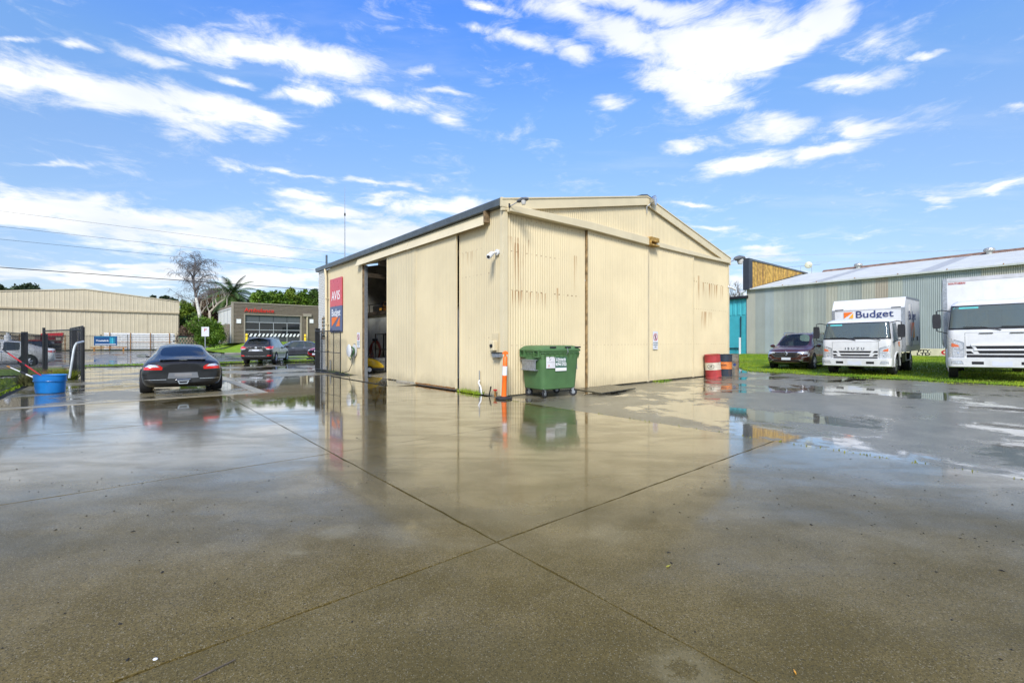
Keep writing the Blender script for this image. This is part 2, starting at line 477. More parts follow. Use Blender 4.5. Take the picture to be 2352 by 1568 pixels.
    brk = b.sstep(b.noise(b.mapping(V, rot=(0, 0, -.7), sc=(.9, 2.6, 1)), 1.0, 6, .6, .6), .36, .60)
    b.l(b.math('MULTIPLY', wet, b.math('MULTIPLY_ADD', brk, .50, .45)) if wet is not None else b.math('MULTIPLY_ADD', pud, .86, .06), p.inputs['Coat Weight'])
    p.inputs['Coat IOR'].default_value = 1.6 if kind == 'concrete' else 1.5
    b.l(b.mix(pud, (.075,)*3, (.02,)*3) if kind != 'driveway' else b.mix(pud, (.25,)*3, (.02,)*3), p.inputs['Coat Roughness'])
    b.l(cb.outputs[0], p.inputs['Coat Normal'])
    return m
MT['concrete'] = wet_ground('wet_concrete', (.150, .108, .028), (.228, .170, .060), 'concrete')
MT['asphalt'] = wet_ground('wet_asphalt', (.18, .162, .105), (.32, .29, .20), 'asphalt')
MT['strip'] = mat('pale_concrete_strip', (.30, .26, .17), .3, var=.25, vscale=1.5, bump=.15, bscale=70)
MT['joint'] = mat('joint_dirt', (.008, .009, .006), .8, var=.4, vscale=9)
MT['driveway'] = wet_ground('wet_driveway', (.22, .185, .105), (.33, .285, .17), 'driveway')
MT['footpath'] = wet_ground('wet_footpath', (.17, .15, .105), (.24, .21, .15), 'concrete')
MT['road'] = wet_ground('wet_road', (.075, .08, .088), (.11, .115, .125), 'asphalt')

# ------------------------------------------------------------------ ground
def sheet(name, pts, z, m, seg=None):
    """flat polygon given in world xy, at height z over the gentle slope of the lot"""
    bm = bmesh.new()
    f = bm.faces.new([bm.verts.new((x, y, 0)) for x, y in pts])
    for cut in (9, 13, 17, 21, 25, 30, 36, 45, 60):
        r = bmesh.ops.bisect_plane(bm, geom=bm.verts[:]+bm.edges[:]+bm.faces[:], plane_co=(cut, 0, 0), plane_no=(1, 0, 0))
    for v in bm.verts: v.co.z = gz(v.co.x)+z
    if bm.faces[:]:
        bm.normal_update()
        for fc in bm.faces:
            if fc.normal.z < 0: fc.normal_flip()
    me = bpy.data.meshes.new(name); bm.to_mesh(me); bm.free(); me.materials.append(m)
    o = bpy.data.objects.new(name, me); COL.objects.link(o)
    tag(o, kind='structure'); return o

MT['soil'] = mat('ground_soil', (.07, .085, .035), .9, var=.35, vscale=.3)
sheet('ground', [(-900, -600), (900, -600), (900, 1500), (-900, 1500)], -.10, MT['soil'])
# asphalt of the lot, right of the concrete apron
ap = [Wp(-.33, -30), Wp(40, -30), (60, 8, 0), (14.75, 13.1, 0), (12.7, 17.2, 0), (10.9, 20.9, 0), (11.6, 23.4, 0), Wp(12.5, 6), Wp(12.4, .3), Wp(-.33, .3)]
asph = sheet('asphalt', [(p[0], p[1]) for p in ap], -.004, MT['asphalt'])

# concrete apron: slabs with open joints over a dirty bed
bed = MB(); 
tl = [-24, -19, -14.3, -9.6, -5.32, -.33]
sl = [-20, -16, -12.5, -9.4, -6.42, -3.1, .9, 4.95]
q = [Wp(-24, -20, -.035), Wp(-.33, -20, -.035), Wp(-.33, 30, -.035), Wp(-24, 30, -.035)]
bed.quad(*q)
apron = bed.build('yard_paving', MT['joint']); tag(apron, kind='structure')
def slab(t0, t1, s0, s1, z=0.0, m='concrete', g=.0065, name='concrete_slab', parent=None):
    r = RNG.uniform(-.0015, .0015)
    mb = MB()
    A = [(t0+g, s0+g), (t1-g, s0+g), (t1-g, s1-g), (t0+g, s1-g)]
    E = []
    for i in range(4):                                   # worn, slightly wandering edges
        (ta, sa), (tb, sb) = A[i], A[(i+1) % 4]; n = max(2, int(math.hypot(tb-ta, sb-sa)/.14)); nt_, ns_ = (0, 1) if abs(tb-ta) > abs(sb-sa) else (1, 0)
        for k in range(n):
            u = k/n; j = RNG.gauss(0, .0028)-(.010 if RNG.random() < .03 else 0) if k else 0
            E.append((ta+(tb-ta)*u+nt_*j, sa+(sb-sa)*u+ns_*j))
    n = len(E)
    top = [Wp(t, s, z+r) for t, s in E]; bot = [Wp(t, s, z-.05) for t, s in E]
    mb.v = bot+top; mb.f = [tuple(range(n, 2*n))]+[(i, (i+1) % n, n+(i+1) % n, n+i) for i in range(n)]; mb.m = [0]*(n+1)
    return mb.build(name, MT[m], parent or apron, bevel=.0015, seg=1)
for i in range(len(tl)-1):
    for j in range(len(sl)-1):
        if j >= 5 and tl[i] < -9.6: continue
        slab(tl[i], tl[i+1], sl[j], sl[j+1])
# beyond: pale drain strip, then the driveway slabs to the gate line
slab(-9.6, -4.3, 4.95, 5.25, .006, 'strip', name='drain_strip')
slab(-4.60, -4.3, 5.25, 14.2, .006, 'strip', name='drain_strip')
slab(-4.3, -.33, 4.95, 9.5); slab(-4.3, -.33, 9.5, 14.2, 0, 'driveway')
slab(-9.6, -4.6, 5.25, 9.6, 0, 'driveway'); slab(-9.6, -4.6, 9.6, 14.2, 0, 'driveway')
slab(-9.6, -4.6, 14.2, 14.55, .006, 'strip', name='drain_strip')
slab(-4.6, 0.8, 14.2, 14.55, .006, 'strip', name='drain_strip')
# crossing and footpath in front of the property
slab(-9.6, -5, 14.55, 19.5, 0, 'driveway'); slab(-5, -.5, 14.55, 19.5, 0, 'driveway'); slab(-.5, 4, 14.55, 19.5, 0, 'driveway'); slab(4, 9, 14.55, 19.5); slab(9, 14, 14.55, 19.5)
for k in range(7): slab(-9.6-1.6*(k+1), -9.6-1.6*k, 16.3, 17.9, 0, 'footpath')
slab(-9.6, -5, 19.5, 24.3, 0, 'driveway'); slab(-5, -.5, 19.5, 24.3, 0, 'driveway'); slab(-.5, 6, 19.5, 24.3); slab(6, 13, 19.5, 24.3)
# road
P2 = lambda *a: [tuple(Wp(t, s)[:2]) for t, s in a]
sheet('road', P2((-120, 24.9), (90, 24.9), (90, 50.5), (3, 50.5), (1, 56), (1, 80.6), (-120, 80.6)), -.006, MT['road'])
lm = mat('road_marking', (.55, .56, .55), .5, var=.15)
def marking(t0, t1, s0, s1): 
    sheet('road_marking', P2((t0, s0), (t1, s0), (t1, s1), (t0, s1)), .0, lm)
for k in range(-9, 8): marking(k*9.0, k*9.0+4.0, 38.0, 38.14)
marking(-100, 2, 53.0, 53.15)
marking(-90, 60, 29.8, 29.92)
kb = MB()
for (a, c, s0, h) in ((-120, -9.8, 24.4, .13), (13.2, 90, 24.4, .13), (1.2, 90, 50.55, .14)):
    L = [Wp(a, s0), Wp(c, s0), Wp(c, s0+.42), Wp(a, s0+.42)]
    k = len(kb.v); kb.v += [(x, y, -.05) for x, y, _ in L]+[(x, y, h) for x, y, _ in L]
    for f in ((4, 5, 6, 7), (0, 1, 5, 4), (1, 2, 6, 5), (2, 3, 7, 6), (3, 0, 4, 7)): kb.f.append(tuple(k+i for i in f)); kb.m.append(0)
tag(kb.build('kerb', mat('kerb_concrete', (.28, .26, .21), .4, var=.2, vscale=1.2), bevel=.02), kind='structure')

# ---- grass
def mat_grass(name, a, c, d):
    m = bpy.data.materials.new(name); m.use_nodes = True
    b = NB(m.node_tree); p = m.node_tree.nodes['Principled BSDF']
    g = b.n('ShaderNodeNewGeometry'); V = g.outputs['Position']
    f = b.noise(V, .8, 6, .65, .5); h = b.noise(V, 9, 4, .6)
    col = b.mix(b.sstep(f, .35, .65), a, c)
    col = b.mix(b.math('MULTIPLY', b.sstep(b.noise(V, .45, 6, .7, .6), .54, .68), .55), col, (.10, .085, .035))
    col = b.mix(b.math('MULTIPLY', b.sstep(h, .5, .75), .5), col, d)
    b.l(col, p.inputs['Base Color']); p.inputs['Roughness'].default_value = .7
    p.inputs['Specular IOR Level'].default_value = .25
    return m
MT['grass'] = mat_grass('lawn_grass', (.085, .175, .010), (.19, .27, .012), (.27, .24, .03))
MT['grassblade'] = mat_grass('grass_blades', (.10, .21, .012), (.26, .34, .016), (.30, .27, .04))
MT['moss'] = mat('moss', (.19, .20, .02), .8, var=.4, vscale=12, bump=.4, bscale=40)
def inpoly(x, y, P):
    c = np.zeros(len(x), bool); n = len(P); j = n-1
    for i in range(n):
        xi, yi = P[i]; xj, yj = P[j]
        with np.errstate(divide='ignore', invalid='ignore'):
            cond = ((yi > y) != (yj > y)) & (x < (xj-xi)*(y-yi)/((yj-yi) if yj != yi else 1e-9)+xi)
        c ^= cond; j = i
    return c
def blades(name, P, n, h, zf, seed=1, w=.012, m=None, dens=None, kind='stuff', parent=None, lean=.5):
    r = np.random.default_rng(seed); P = [tuple(p[:2]) for p in P]
    xs = [p[0] for p in P]; ys = [p[1] for p in P]
    x = r.uniform(min(xs), max(xs), n); y = r.uniform(min(ys), max(ys), n)
    k = inpoly(x, y, P)
    if dens is not None: k &= dens(x, y) > r.uniform(0, 1, n)
    x, y = x[k], y[k]; n = len(x)
    z = zf(x, y); a = r.uniform(0, 2*np.pi, n); hh = h*r.uniform(.4, 1.2, n); ww = w*r.uniform(.6, 1.4, n)
    dx, dy = np.cos(a)*ww, np.sin(a)*ww; la = r.uniform(0, 2*np.pi, n); ll = hh*lean*r.uniform(0, 1, n)
    V = np.empty((n, 3, 3)); V[:, 0] = np.stack([x-dx, y-dy, z], 1); V[:, 1] = np.stack([x+dx, y+dy, z], 1)
    V[:, 2] = np.stack([x+np.cos(la)*ll, y+np.sin(la)*ll, z+hh], 1)
    me = bpy.data.meshes.new(name); me.vertices.add(3*n); me.vertices.foreach_set('co', V.ravel())
    me.loops.add(3*n); me.loops.foreach_set('vertex_index', np.arange(3*n, dtype=np.int32))
    me.polygons.add(n); me.polygons.foreach_set('loop_start', np.arange(0, 3*n, 3, dtype=np.int32)); me.polygons.foreach_set('loop_total', np.full(n, 3, dtype=np.int32))
    me.update(); me.materials.append(m or MT['grassblade'])
    o = bpy.data.objects.new(name, me); COL.objects.link(o)
    if parent: o.parent = parent
    return tag(o, kind=kind)
gzv = lambda x, y: .02*np.maximum(0, x-9)
lawn_r = [(60, 8), (14.78, 13.1), (12.7, 17.2), (10.93, 20.9), (11.7, 23.4), (16, 32), (22, 46), (60, 30)]
sheet('lawn', lawn_r, .012, MT['grass'])
near = [(40, 10), (14.7, 13.05), (12.62, 17.2), (10.85, 20.9), (11.6, 23.4), (21, 42), (38, 20)]
gr = blades('grass', near, 200000, .055, lambda x, y: gzv(x, y)+.01, 3, w=.014)
tag(gr, 'short mossy green grass under the parked trucks', 'grass')
gm = blades('grass', [(14.95, 12.6), (14.7, 13.2), (12.7, 17.25), (11.0, 20.95), (10.7, 20.8), (12.3, 17.05), (14.3, 12.9)], 9000, .03, lambda x, y: gzv(x, y)-.004, 4, w=.012, dens=lambda x, y: .5+.5*np.sin(x*7+np.cos(y*5)))
tag(gm, 'ragged yellowish edge of the grass where it creeps over the asphalt', 'grass')
# verge between footpath and road, and mound across the road
vg = P2((-60, 18.2), (-9.7, 18.2), (-9.7, 24.35), (-60, 24.35)); sheet('verge', vg, .03, MT['grass'])
vg2 = P2((-60, 12.2), (-9.9, 12.2), (-9.9, 16.2), (-60, 16.2)); sheet('verge', vg2, .02, MT['grass'])
vg4 = P2((1.6, 26.1), (13, 26.1), (13, 27.0), (1.6, 27.0))
vg3 = P2((-9.4, 24.55), (13.2, 24.55), (13.2, 26.2), (-9.4, 26.2)); sheet('verge', vg3, .05, MT['grass'])
gv = blades('grass', vg3, 26000, .09, lambda x, y: 0*x+.04, 6, w=.02); tag(gv, 'low green verge along the near side of the road', 'grass')
gv = blades('grass', P2((-22, 12.2), (-9.9, 12.2), (-9.9, 16.2), (-22, 16.2)), 22000, .07, lambda x, y: 0*x+.02, 16, w=.02); tag(gv, 'grass behind the chain link fence by the white car', 'grass')
lot2 = P2((-60, -20), (-9.95, -20), (-9.95, 12.2), (-60, 12.2)); sheet('gravel_lot', lot2, -.008, MT['asphalt'])
gv = blades('grass', P2((-11.8, 3), (-9.75, 3), (-9.75, 12.2), (-11.8, 12.2)), 12000, .10, lambda x, y: 0*x-.01, 26, w=.02); tag(gv, 'rough grass strip at the foot of the chain link fence', 'grass')
# mound as a smooth swell
def mz(t, s):
    a = min(1, max(0, (s-51.0)/13)); e = min(1, max(0, (t-1.3)/6)); a = a*a*(3-2*a); e = e*e*(3-2*e)
    return .12+1.22*a*e
mm = MB(); NT, NS = 40, 16
for i in range(NT+1):
    for j in range(NS+1):
        t, s = 1.25+i*1.6, 50.97+j*1.9
        mm.v.append(Wp(t, s, mz(t, s)))
for i in range(NT):
    for j in range(NS):
        a = i*(NS+1)+j; mm.f.append((a, a+NS+1, a+NS+2, a+1)); mm.m.append(0)
tag(mm.build('grass_mound', mat_grass('bright_lawn', (.14, .26, .012), (.22, .34, .015), (.26, .30, .03)), smooth=True), kind='structure')

# ------------------------------------------------------------------ corrugated sheet helpers
def corr(axis, a0, a1, z0, z1, off, pitch=.088, amp=.010, per=6, ztop=None, m=0, mb=None, sign=-1, zrows=1, trap=False):
    """sheet standing in plane {axis=a, off}; waves push along the other horizontal axis"""
    mb = mb or MB()
    n = max(2, int(round((a1-a0)/pitch*per)))
    k = len(mb.v)
    for i in range(n+1):
        a = a0+(a1-a0)*i/n
        if trap:
            ph = (a/pitch) % 1.0
            w = amp*(1 if ph < .55 else -1)
        else:
            w = amp*math.sin(2*math.pi*a/pitch)
        o = off+sign*w
        zt = ztop(a) if ztop else z1
        for r in range(zrows+1):
            z = z0+(zt-z0)*r/zrows
            mb.v.append((a, o, z) if axis == 'x' else (o, a, z))
    for i in range(n):
        for r in range(zrows):
            p = k+i*(zrows+1)+r; q = p+zrows+1
            mb.f.append((p, q, q+1, p+1) if (axis == 'x') == (sign < 0) else (p, p+1, q+1, q)); mb.m.append(m)
    return mb

def mat_cladding(name, col, streaks=(), axis=0, dirt_h=.5, rust=(.30, .13, .03), gen=.25, nails=(), smear=.12):
    """painted steel; rust and dirt runs below fixings (shape of their own), grime at the foot"""
    m = bpy.data.materials.new(name); m.use_nodes = True
    b = NB(m.node_tree); p = m.node_tree.nodes['Principled BSDF']
    tc = b.n('ShaderNodeTexCoord'); V = tc.outputs['Object']
    sx = b.n('ShaderNodeSeparateXYZ'); b.l(V, sx.inputs[0]); X = sx.outputs[axis]; Z = sx.outputs[2]
    col0 = b.mix(b.sstep(b.noise(V, .6, 5, .6), .3, .7), tuple(c*.94 for c in col), tuple(min(1, c*1.05) for c in col))
    run = b.noise(b.mapping(V, sc=(14, 14, .35)), 1.0, 6, .7)
    col0 = b.mix(b.math('MULTIPLY', b.sstep(run, .50, .75), smear), col0, tuple(c*.55 for c in col))
    foot = b.math('MULTIPLY', b.sstep(b.math('ADD', Z, b.math('MULTIPLY', b.noise(V, 4, 4), .4)), dirt_h+.15, .15), gen)
    col0 = b.mix(foot, col0, (.20, .16, .09))
    for (x0, x1, zt, zb, amt) in streaks:
        mask = b.math('MULTIPLY', b.sstep(X, x0-.02, x0+.02), b.sstep(X, x1+.02, x1-.02))
        nz = b.noise(b.mapping(V, sc=(22, 22, .45)), 1.0, 3, .6)
        fall = b.math('MULTIPLY', b.sstep(Z, zt+.01, zt-.02), b.sstep(Z, zb, zt))
        k = b.math('MULTIPLY', b.math('MULTIPLY', mask, fall), b.math('MULTIPLY', b.sstep(nz, .50, .64), min(1, amt*1.25)))
        col0 = b.mix(k, col0, rust)
    for (zn, x0, x1, amt) in nails:                       # rows of rusting screw heads
        fr = b.math('ABSOLUTE', b.math('SUBTRACT', b.math('FRACT', b.math('DIVIDE', X, .176)), .5))
        dot = b.math('MULTIPLY', b.sstep(fr, .10, .05), b.sstep(b.math('ABSOLUTE', b.math('SUBTRACT', Z, zn)), .020, .010))
        dot = b.math('MULTIPLY', dot, b.math('MULTIPLY', b.sstep(X, x0, x0+.02), b.sstep(X, x1, x1-.02)))
        dot = b.math('MULTIPLY', dot, b.math('MULTIPLY', b.sstep(b.noise(V, 2.2, 2), .38, .55), amt))
        col0 = b.mix(dot, col0, (.16, .07, .02))
    b.l(col0, p.inputs['Base Color']); p.inputs['Roughness'].default_value = .45
    p.inputs['Specular IOR Level'].default_value = .35
    bp = b.n('ShaderNodeBump'); bp.inputs['Strength'].default_value = .12; bp.inputs['Distance'].default_value = .02
    b.l(b.noise(b.mapping(V, sc=(1, 1, .3)), 3, 3), bp.inputs['Height']); b.l(bp.outputs[0], p.inputs['Normal'])
    return m
CREAM = (.66, .555, .345)
ST = [(.35, .75, 3.95, 2.3, .8), (.1, .9, 4.1, 3.6, .5), (.25, 1.5, 2.72, 2.2, 1.0), (1.9, 2.15, 2.9, 1.7, .6), (2.6, 2.75, 3.9, 2.4, .5),
      (9.6, 10.2, 4.0, 2.4, .95), (10.2, 12.0, 3.75, 3.0, .75), (10.0, 11.0, 2.6, 1.7, .8), (9.4, 9.6, 3.9, 1.5, .5)]
NR = [(2.72, .1, 3.1, .9), (3.72, .1, 2.2, .6), (4.6, 0, 12.4, .35), (3.75, 9.5, 12.4, .8), (1.3, 0, 12.4, .3), (2.68, 9.5, 12.4, .4)]
MT['cream_gable'] = mat_cladding('cream_steel_gable', CREAM, ST, 0, gen=.35, nails=NR, smear=.16)
MT['cream_wall'] = mat_cladding('cream_steel_wall', CREAM, [(1.1, 1.9, 3.9, 3.4, .25), (8.95, 9.1, 3.6, 1.0, .7), (1.95, 2.1, 4.4, 1.0, .5)], 1, gen=.4, nails=[(3.2, .1, 2.0, .5), (1.5, .1, 2.0, .5), (3.9, .1, 2, .5), (2.5, 9, 13, .3)], smear=.14)
MT['cream_trim'] = mat('cream_trim', (.68, .58, .37), .45, var=.05, dirt=.10, vscale=1.2)
MT['gutter'] = mat('slate_gutter', (.10, .12, .135), .3, .2, var=.15)
MT['rust'] = mat('rusty_steel', (.33, .15, .035), .8, var=.5, vscale=14)
MT['doorwood'] = mat('weathered_post', (.20, .135, .07), .8, var=.4, vscale=9, dirt=.4)

# ------------------------------------------------------------------ the main shed
shed = thing('cream_shed', 'large cream corrugated steel shed with sliding doors in the middle of the yard', 'building', (C0.x, C0.y, 0), AX)
BW, BL, EH, RH = 12.5, 14.27, 4.86, 6.2
roofz = lambda x: EH+(RH-EH)*(1-abs(x-BW/2)/(BW/2))
gm_, wm_, tm_ = MT['cream_gable'], MT['cream_wall'], MT['cream_trim']
# gable wall: cladding panel, two hanging doors, cladding panel, then the gable sheet over the track
corr('x', .10, 3.13, .03, 4.72, 0, amp=.016, mb=None).build('cladding_panel', gm_, shed, smooth=True)
corr('x', 9.45, 12.42, .03, 4.72, 0, amp=.014).build('cladding_panel', gm_, shed, smooth=True)
def hung_door(axis, a0, a1, z0, z1, off, pitch, mt, nm='sliding_door', sp=None, **k):
    mb = corr(axis, a0+.02, a1-.02, z0, z1, off, pitch=pitch, **k)
    d = mb.build(nm, mt, shed, smooth=True)
    for (u0, u1) in ((a0, a0+.045), (a1-.045, a1)):
        fr = MB()
        if axis == 'x': fr.box(u0, u1, off-.016, off+.04, z0-.02, z1, 0)
        else: fr.box(off-.016, off+.04, u0, u1, z0-.02, z1, 0)
        fr.build('edge_trim', tm_, d)
    return d
hung_door('x', 3.17, 6.32, .045, 4.72, -.07, .088, gm_, amp=.014)
hung_door('x', 6.36, 9.45, .045, 4.72, -.05, .088, gm_, amp=.014)
re_ = mat('rusty_edge', (.30, .20, .09), .8, var=.5, vscale=6)
MB().box(3.140, 3.160, -.078, .0, .03, 4.7).build('rusty_door_edge', re_, shed); MB().box(6.328, 6.344, -.08, -.0, .03, 4.7).build('rusty_door_edge', re_, shed)
corr('x', .0, 6.25, 4.72, 5, .02, ztop=lambda a: roofz(a)-.06, per=6).build('gable_sheet', gm_, shed, smooth=True)
corr('x', 6.25, BW, 4.72, 5, .02, ztop=lambda a: roofz(a)-.06, per=6).build('gable_sheet', gm_, shed, smooth=True)
# door track covers
def cover(pts, y0, y1, name, x0=None, x1=None):
    return MB()
mb = MB(); mb.prism([(.06, 4.67), (.06, 4.83), (3.1, 4.92), (6.2, 4.9), (6.2, 4.66), (3.1, 4.70)], -.20, -.01, 'y'); mb.build('track_cover', tm_, shed, bevel=.01)
mb = MB(); mb.prism([(6.75, 4.70), (6.75, 4.86), (12.35, 4.84), (12.45, 4.78), (12.45, 4.74), (9, 4.70)], -.13, -.01, 'y'); mb.build('track_cover', tm_, shed, bevel=.01)
rb = MB(); rb.box(6.22, 6.72, -.26, -.0, 4.80, 4.94); rb.box(6.22, 6.72, -.27, -.02, 4.66, 4.70); rb.box(6.22, 6.25, -.26, -.02, 4.70, 4.80)
rb.build('track_end', mat('rusty_track', (.40, .24, .06), .75, var=.4, vscale=10), shed)
# barge boards with capping
for (x0, x1) in ((-.12, BW/2), (BW+.10, BW/2)):
    zt0, zt1 = roofz(x0)+.12 if x0 < BW/2 else roofz(x0)+.12, RH+.12
    zb0, zb1 = zt0-.27, zt1-.27
    mb = MB(); mb.prism([(x0, zb0), (x1, zb1), (x1, zt1), (x0, zt0)], -.075, -.02, 'y'); mb.build('barge_board', tm_, shed, fixn=True)
    mb = MB(); mb.prism([(x0, zt0), (x1, zt1), (x1, zt1+.035), (x0, zt0+.035)], -.10, .05, 'y'); mb.build('barge_capping', tm_, shed, fixn=True)
rc = MB(); rc.prism([(BW/2-.35, RH+.105), (BW/2, RH+.175), (BW/2+.35, RH+.105), (BW/2+.35, RH+.13), (BW/2, RH+.21), (BW/2-.35, RH+.13)], -.09, BL+.1, 'y'); rc.build('ridge_capping', MT['gutter'], shed, fixn=True)
# roof
mr = MB()
rz_ = lambda x: roofz(x)+.08
SK = (.15, 1.12, 2.0, 14.0)                       # clear sheets added out of view to let daylight brighten the doorway bay
for (xa, xb, ya, yb) in ((-.16, SK[0], -.02, BL+.1), (SK[0], SK[1], -.02, SK[2]), (SK[0], SK[1], SK[3], BL+.1), (SK[1], BW/2, -.02, BL+.1), (BW/2, BW+.16, -.02, BL+.1)):
    mr.quad((xa, ya, rz_(xa)), (xb, ya, rz_(xb)), (xb, yb, rz_(xb)), (xa, yb, rz_(xa)))
sk = MB(); sk.quad((SK[0], SK[2], rz_(SK[0])), (SK[1], SK[2], rz_(SK[1])), (SK[1], SK[3], rz_(SK[1])), (SK[0], SK[3], rz_(SK[0])))
sk.build('added_skylight', mat_glass('added_clear_sheet', tint=(.85, .87, .85), trans=.9), shed)
mr.build('roof', mat('roof_sheet', (.35, .37, .38), .45, .3, var=.15), shed)
# corner flashing
mb = MB(); mb.box(-.045, .10, -.045, -.012, .02, 4.80); mb.box(-.045, -.012, -.012, .10, .02, 4.80); mb.build('corner_flashing', tm_, shed, bevel=.004)
mb = MB(); mb.box(BW-.08, BW+.03, -.04, -.012, .02, 4.80); mb.box(BW, BW+.03, -.012, .10, .02, 4.80); mb.build('corner_flashing', tm_, shed)
# eave wall
corr('y', .10, 2.01, .02, 4.80, 0, pitch=.076, amp=.008).build('cladding_panel', wm_, shed, smooth=True)
hung_door('y', 2.03, 4.42, .07, 4.50, -.09, .076, wm_, amp=.007)
hung_door('y', 4.44, 6.52, .07, 4.50, -.10, .19, wm_, amp=.005, trap=True)
corr('y', 8.93, 13.15, .02, 4.80, 0, pitch=.10, amp=.007).build('cladding_panel', wm_, shed, smooth=True)
mb = MB(); mb.box(-.02, .02, 2.02, 8.92, 4.44, 4.80); mb.build('lintel', tm_, shed)
dg = MB(); dg.box(-.125, -.02, 2.0, 6.5, .0, .04); dg.build('door_guide', MT['darkwood'], shed)
rf = MB()
for k in range(40):
    y = 2.1+k*.058; rf.box(-.112, -.10, y, y+.028, .035, .06+.03*RNG.random())
rf.build('rusted_foot', MT['rust'], shed)
mb = MB(); mb.box(-.07, .06, 8.80, 8.86, .02, 4.44); mb.build('door_post', MT['doorwood'], shed)
mb = MB(); mb.box(-.055, -.01, 8.86, 8.96, .02, 4.47); mb.build('door_jamb', tm_, shed)
mb = MB(); mb.box(-.01, .10, 8.72, 8.78, .02, 4.44); mb.build('door_channel', MT['galv'], shed)
# hanging track cover of the eave wall, drooping end near the corner
mb = MB(); mb.prism([(-.20, 4.44), (-.17, 4.44), (-.05, 4.74), (-.02, 4.78), (-.06, 4.78)], .62, 4.9, 'y'); mb.build('track_cover', tm_, shed, fixn=True)
mb = MB(); mb.prism([(-.20, 4.445), (-.17, 4.445), (-.05, 4.745), (-.02, 4.785), (-.06, 4.785)], 4.92, 9.3, 'y'); mb.build('track_cover', tm_, shed, fixn=True)
mb = MB(); mb.box(-.18, -.02, .55, .62, 4.50, 4.80); mb.build('cover_bracket', MT['doorwood'], shed)
# gutter and far brick pier
mb = MB(); mb.prism([(-.17, 4.80), (-.02, 4.80), (-.02, 4.98), (-.05, 5.0), (-.15, 5.0), (-.19, 4.97)], -.03, BL+.12, 'y'); mb.build('gutter', MT['gutter'], shed, fixn=True, bevel=.008)
mb = MB(); mb.box(-.14, .4, -.085, -.03, 4.78, 5.01); mb.build('gutter_end', tm_, shed)
mb = MB(); mb.box(-.03, .22, 13.17, 14.27, 0, 4.78); mb.build('brick_core', mat('mortar', (.42, .41, .37), .9), shed)
bw_m = mat('whitewashed_brick', (.60, .59, .54), .75, var=.22, vscale=5, dirt=.25, bump=.3, bscale=50)
br = MB().box(0, .04, .004, .226, .004, .076, 0).build('brick', bw_m, shed, bevel=.005, seg=1)
brme = br.data; first = True
for c in range(57):
    z = .02+c*.0835; y = 13.17-(.12 if c % 2 else 0)
    while y < 14.26:
        if not (13.28 < y+.11 < 13.72 and 1.55 < z < 2.55):
            y0 = max(y, 13.17); 
            sc = (1, (min(y+.23, 14.27)-y0)/.23, 1)
            if sc[1] > .15:
                if first: o = br; first = False
                else: o = piece('brick', brme, shed)
                o.location = (-.065+RNG.uniform(-.006, .006), y0, z); o.scale = sc
                o.modifiers.clear()
        y += .235
wi = MB(); wi.box(-.045, -.035, 13.28, 13.72, 1.60, 2.52); wo = wi.build('window', MT['darkglass'], shed)
wi = MB(); wi.box(-.075, -.03, 13.26, 13.30, 1.58, 2.54); wi.box(-.075, -.03, 13.70, 13.74, 1.58, 2.54); wi.box(-.075, -.03, 13.30, 13.70, 2.50, 2.54); wi.box(-.09, -.03, 13.24, 13.76, 1.52, 1.58); wi.build('frame', MT['doorwood'], wo)
# closed back and far side
bk = MB(); bk.box(.25, BW, BL-.12, BL, 0, 4.8); bk.prism([(0, 4.8), (BW, 4.8), (BW/2, RH)], BL-.12, BL, 'y'); bk.build('rear_wall', mat('brick_rear', (.42, .40, .35), .8, var=.2), shed, fixn=True)
bk = MB(); bk.box(BW-.02, BW+.005, .1, BL-.12, .02, 4.8); bk.build('side_wall', wm_, shed)
fl = MB(); fl.box(.0, BW-.02, .05, BL-.12, -.02, .018); fl.build('floor', mat('shed_floor', (.30, .27, .20), .25, var=.3, bump=.1), shed)
th = MB(); th.prism([(-.9, .002), (-.0, .002), (-.0, .045)], 4.2, 9.1, 'y'); th.build('threshold', MT['footpath'], shed, fixn=True)
sd_ = MB(); sd_.box(-1.05, -.97, 4.6, 9.6, .003, .012); sd_.build('drain_slot', MT['joint'], shed)
# inside: block partition with a rack above it, dark brick beyond
wb = mat('painted_blockwork', (.82, .82, .74), .8, var=.10, vscale=2, dirt=.2, bump=.4, bscale=14)
iw = MB(); iw.box(2.2, 2.35, 2.5, 14.1, .02, 2.75); iw.build('inner_wall', wb, shed)
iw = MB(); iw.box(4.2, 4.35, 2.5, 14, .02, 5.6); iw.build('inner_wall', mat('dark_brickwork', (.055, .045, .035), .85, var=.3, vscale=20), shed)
iw = MB(); iw.box(2.15, 4.2, 2.5, 14.0, 2.76, 2.82); iw.box(2.10, 2.15, 2.5, 14.0, 2.70, 2.86); iw.build('loft_floor', MT['darkwood'], shed)
bm_ = MB()
for y in (4, 7.5, 11): bm_.box(.05, BW-.1, y, y+.14, 4.3, 4.5)
bm_.build('roof_beam', MT['darkwood'], shed)
rd = MB(); rd.tube([(2.2, 3, 3.25), (2.2, 13.9, 3.25)], .02, 6)
for y in np.arange(3, 13.6, 1.5): rd.tube([(2.2, y, 2.8), (2.2, y, 3.25)], .02, 6)
rd.build('loft_rail', MT['black'], shed)
def W3(t, s, z): return Wp(t, s, z)
def shedthing(nm, label, cat, t, s, z, rz=0, group=None): return thing(nm, label, cat, Wp(t, s, z), AX+rz, group)
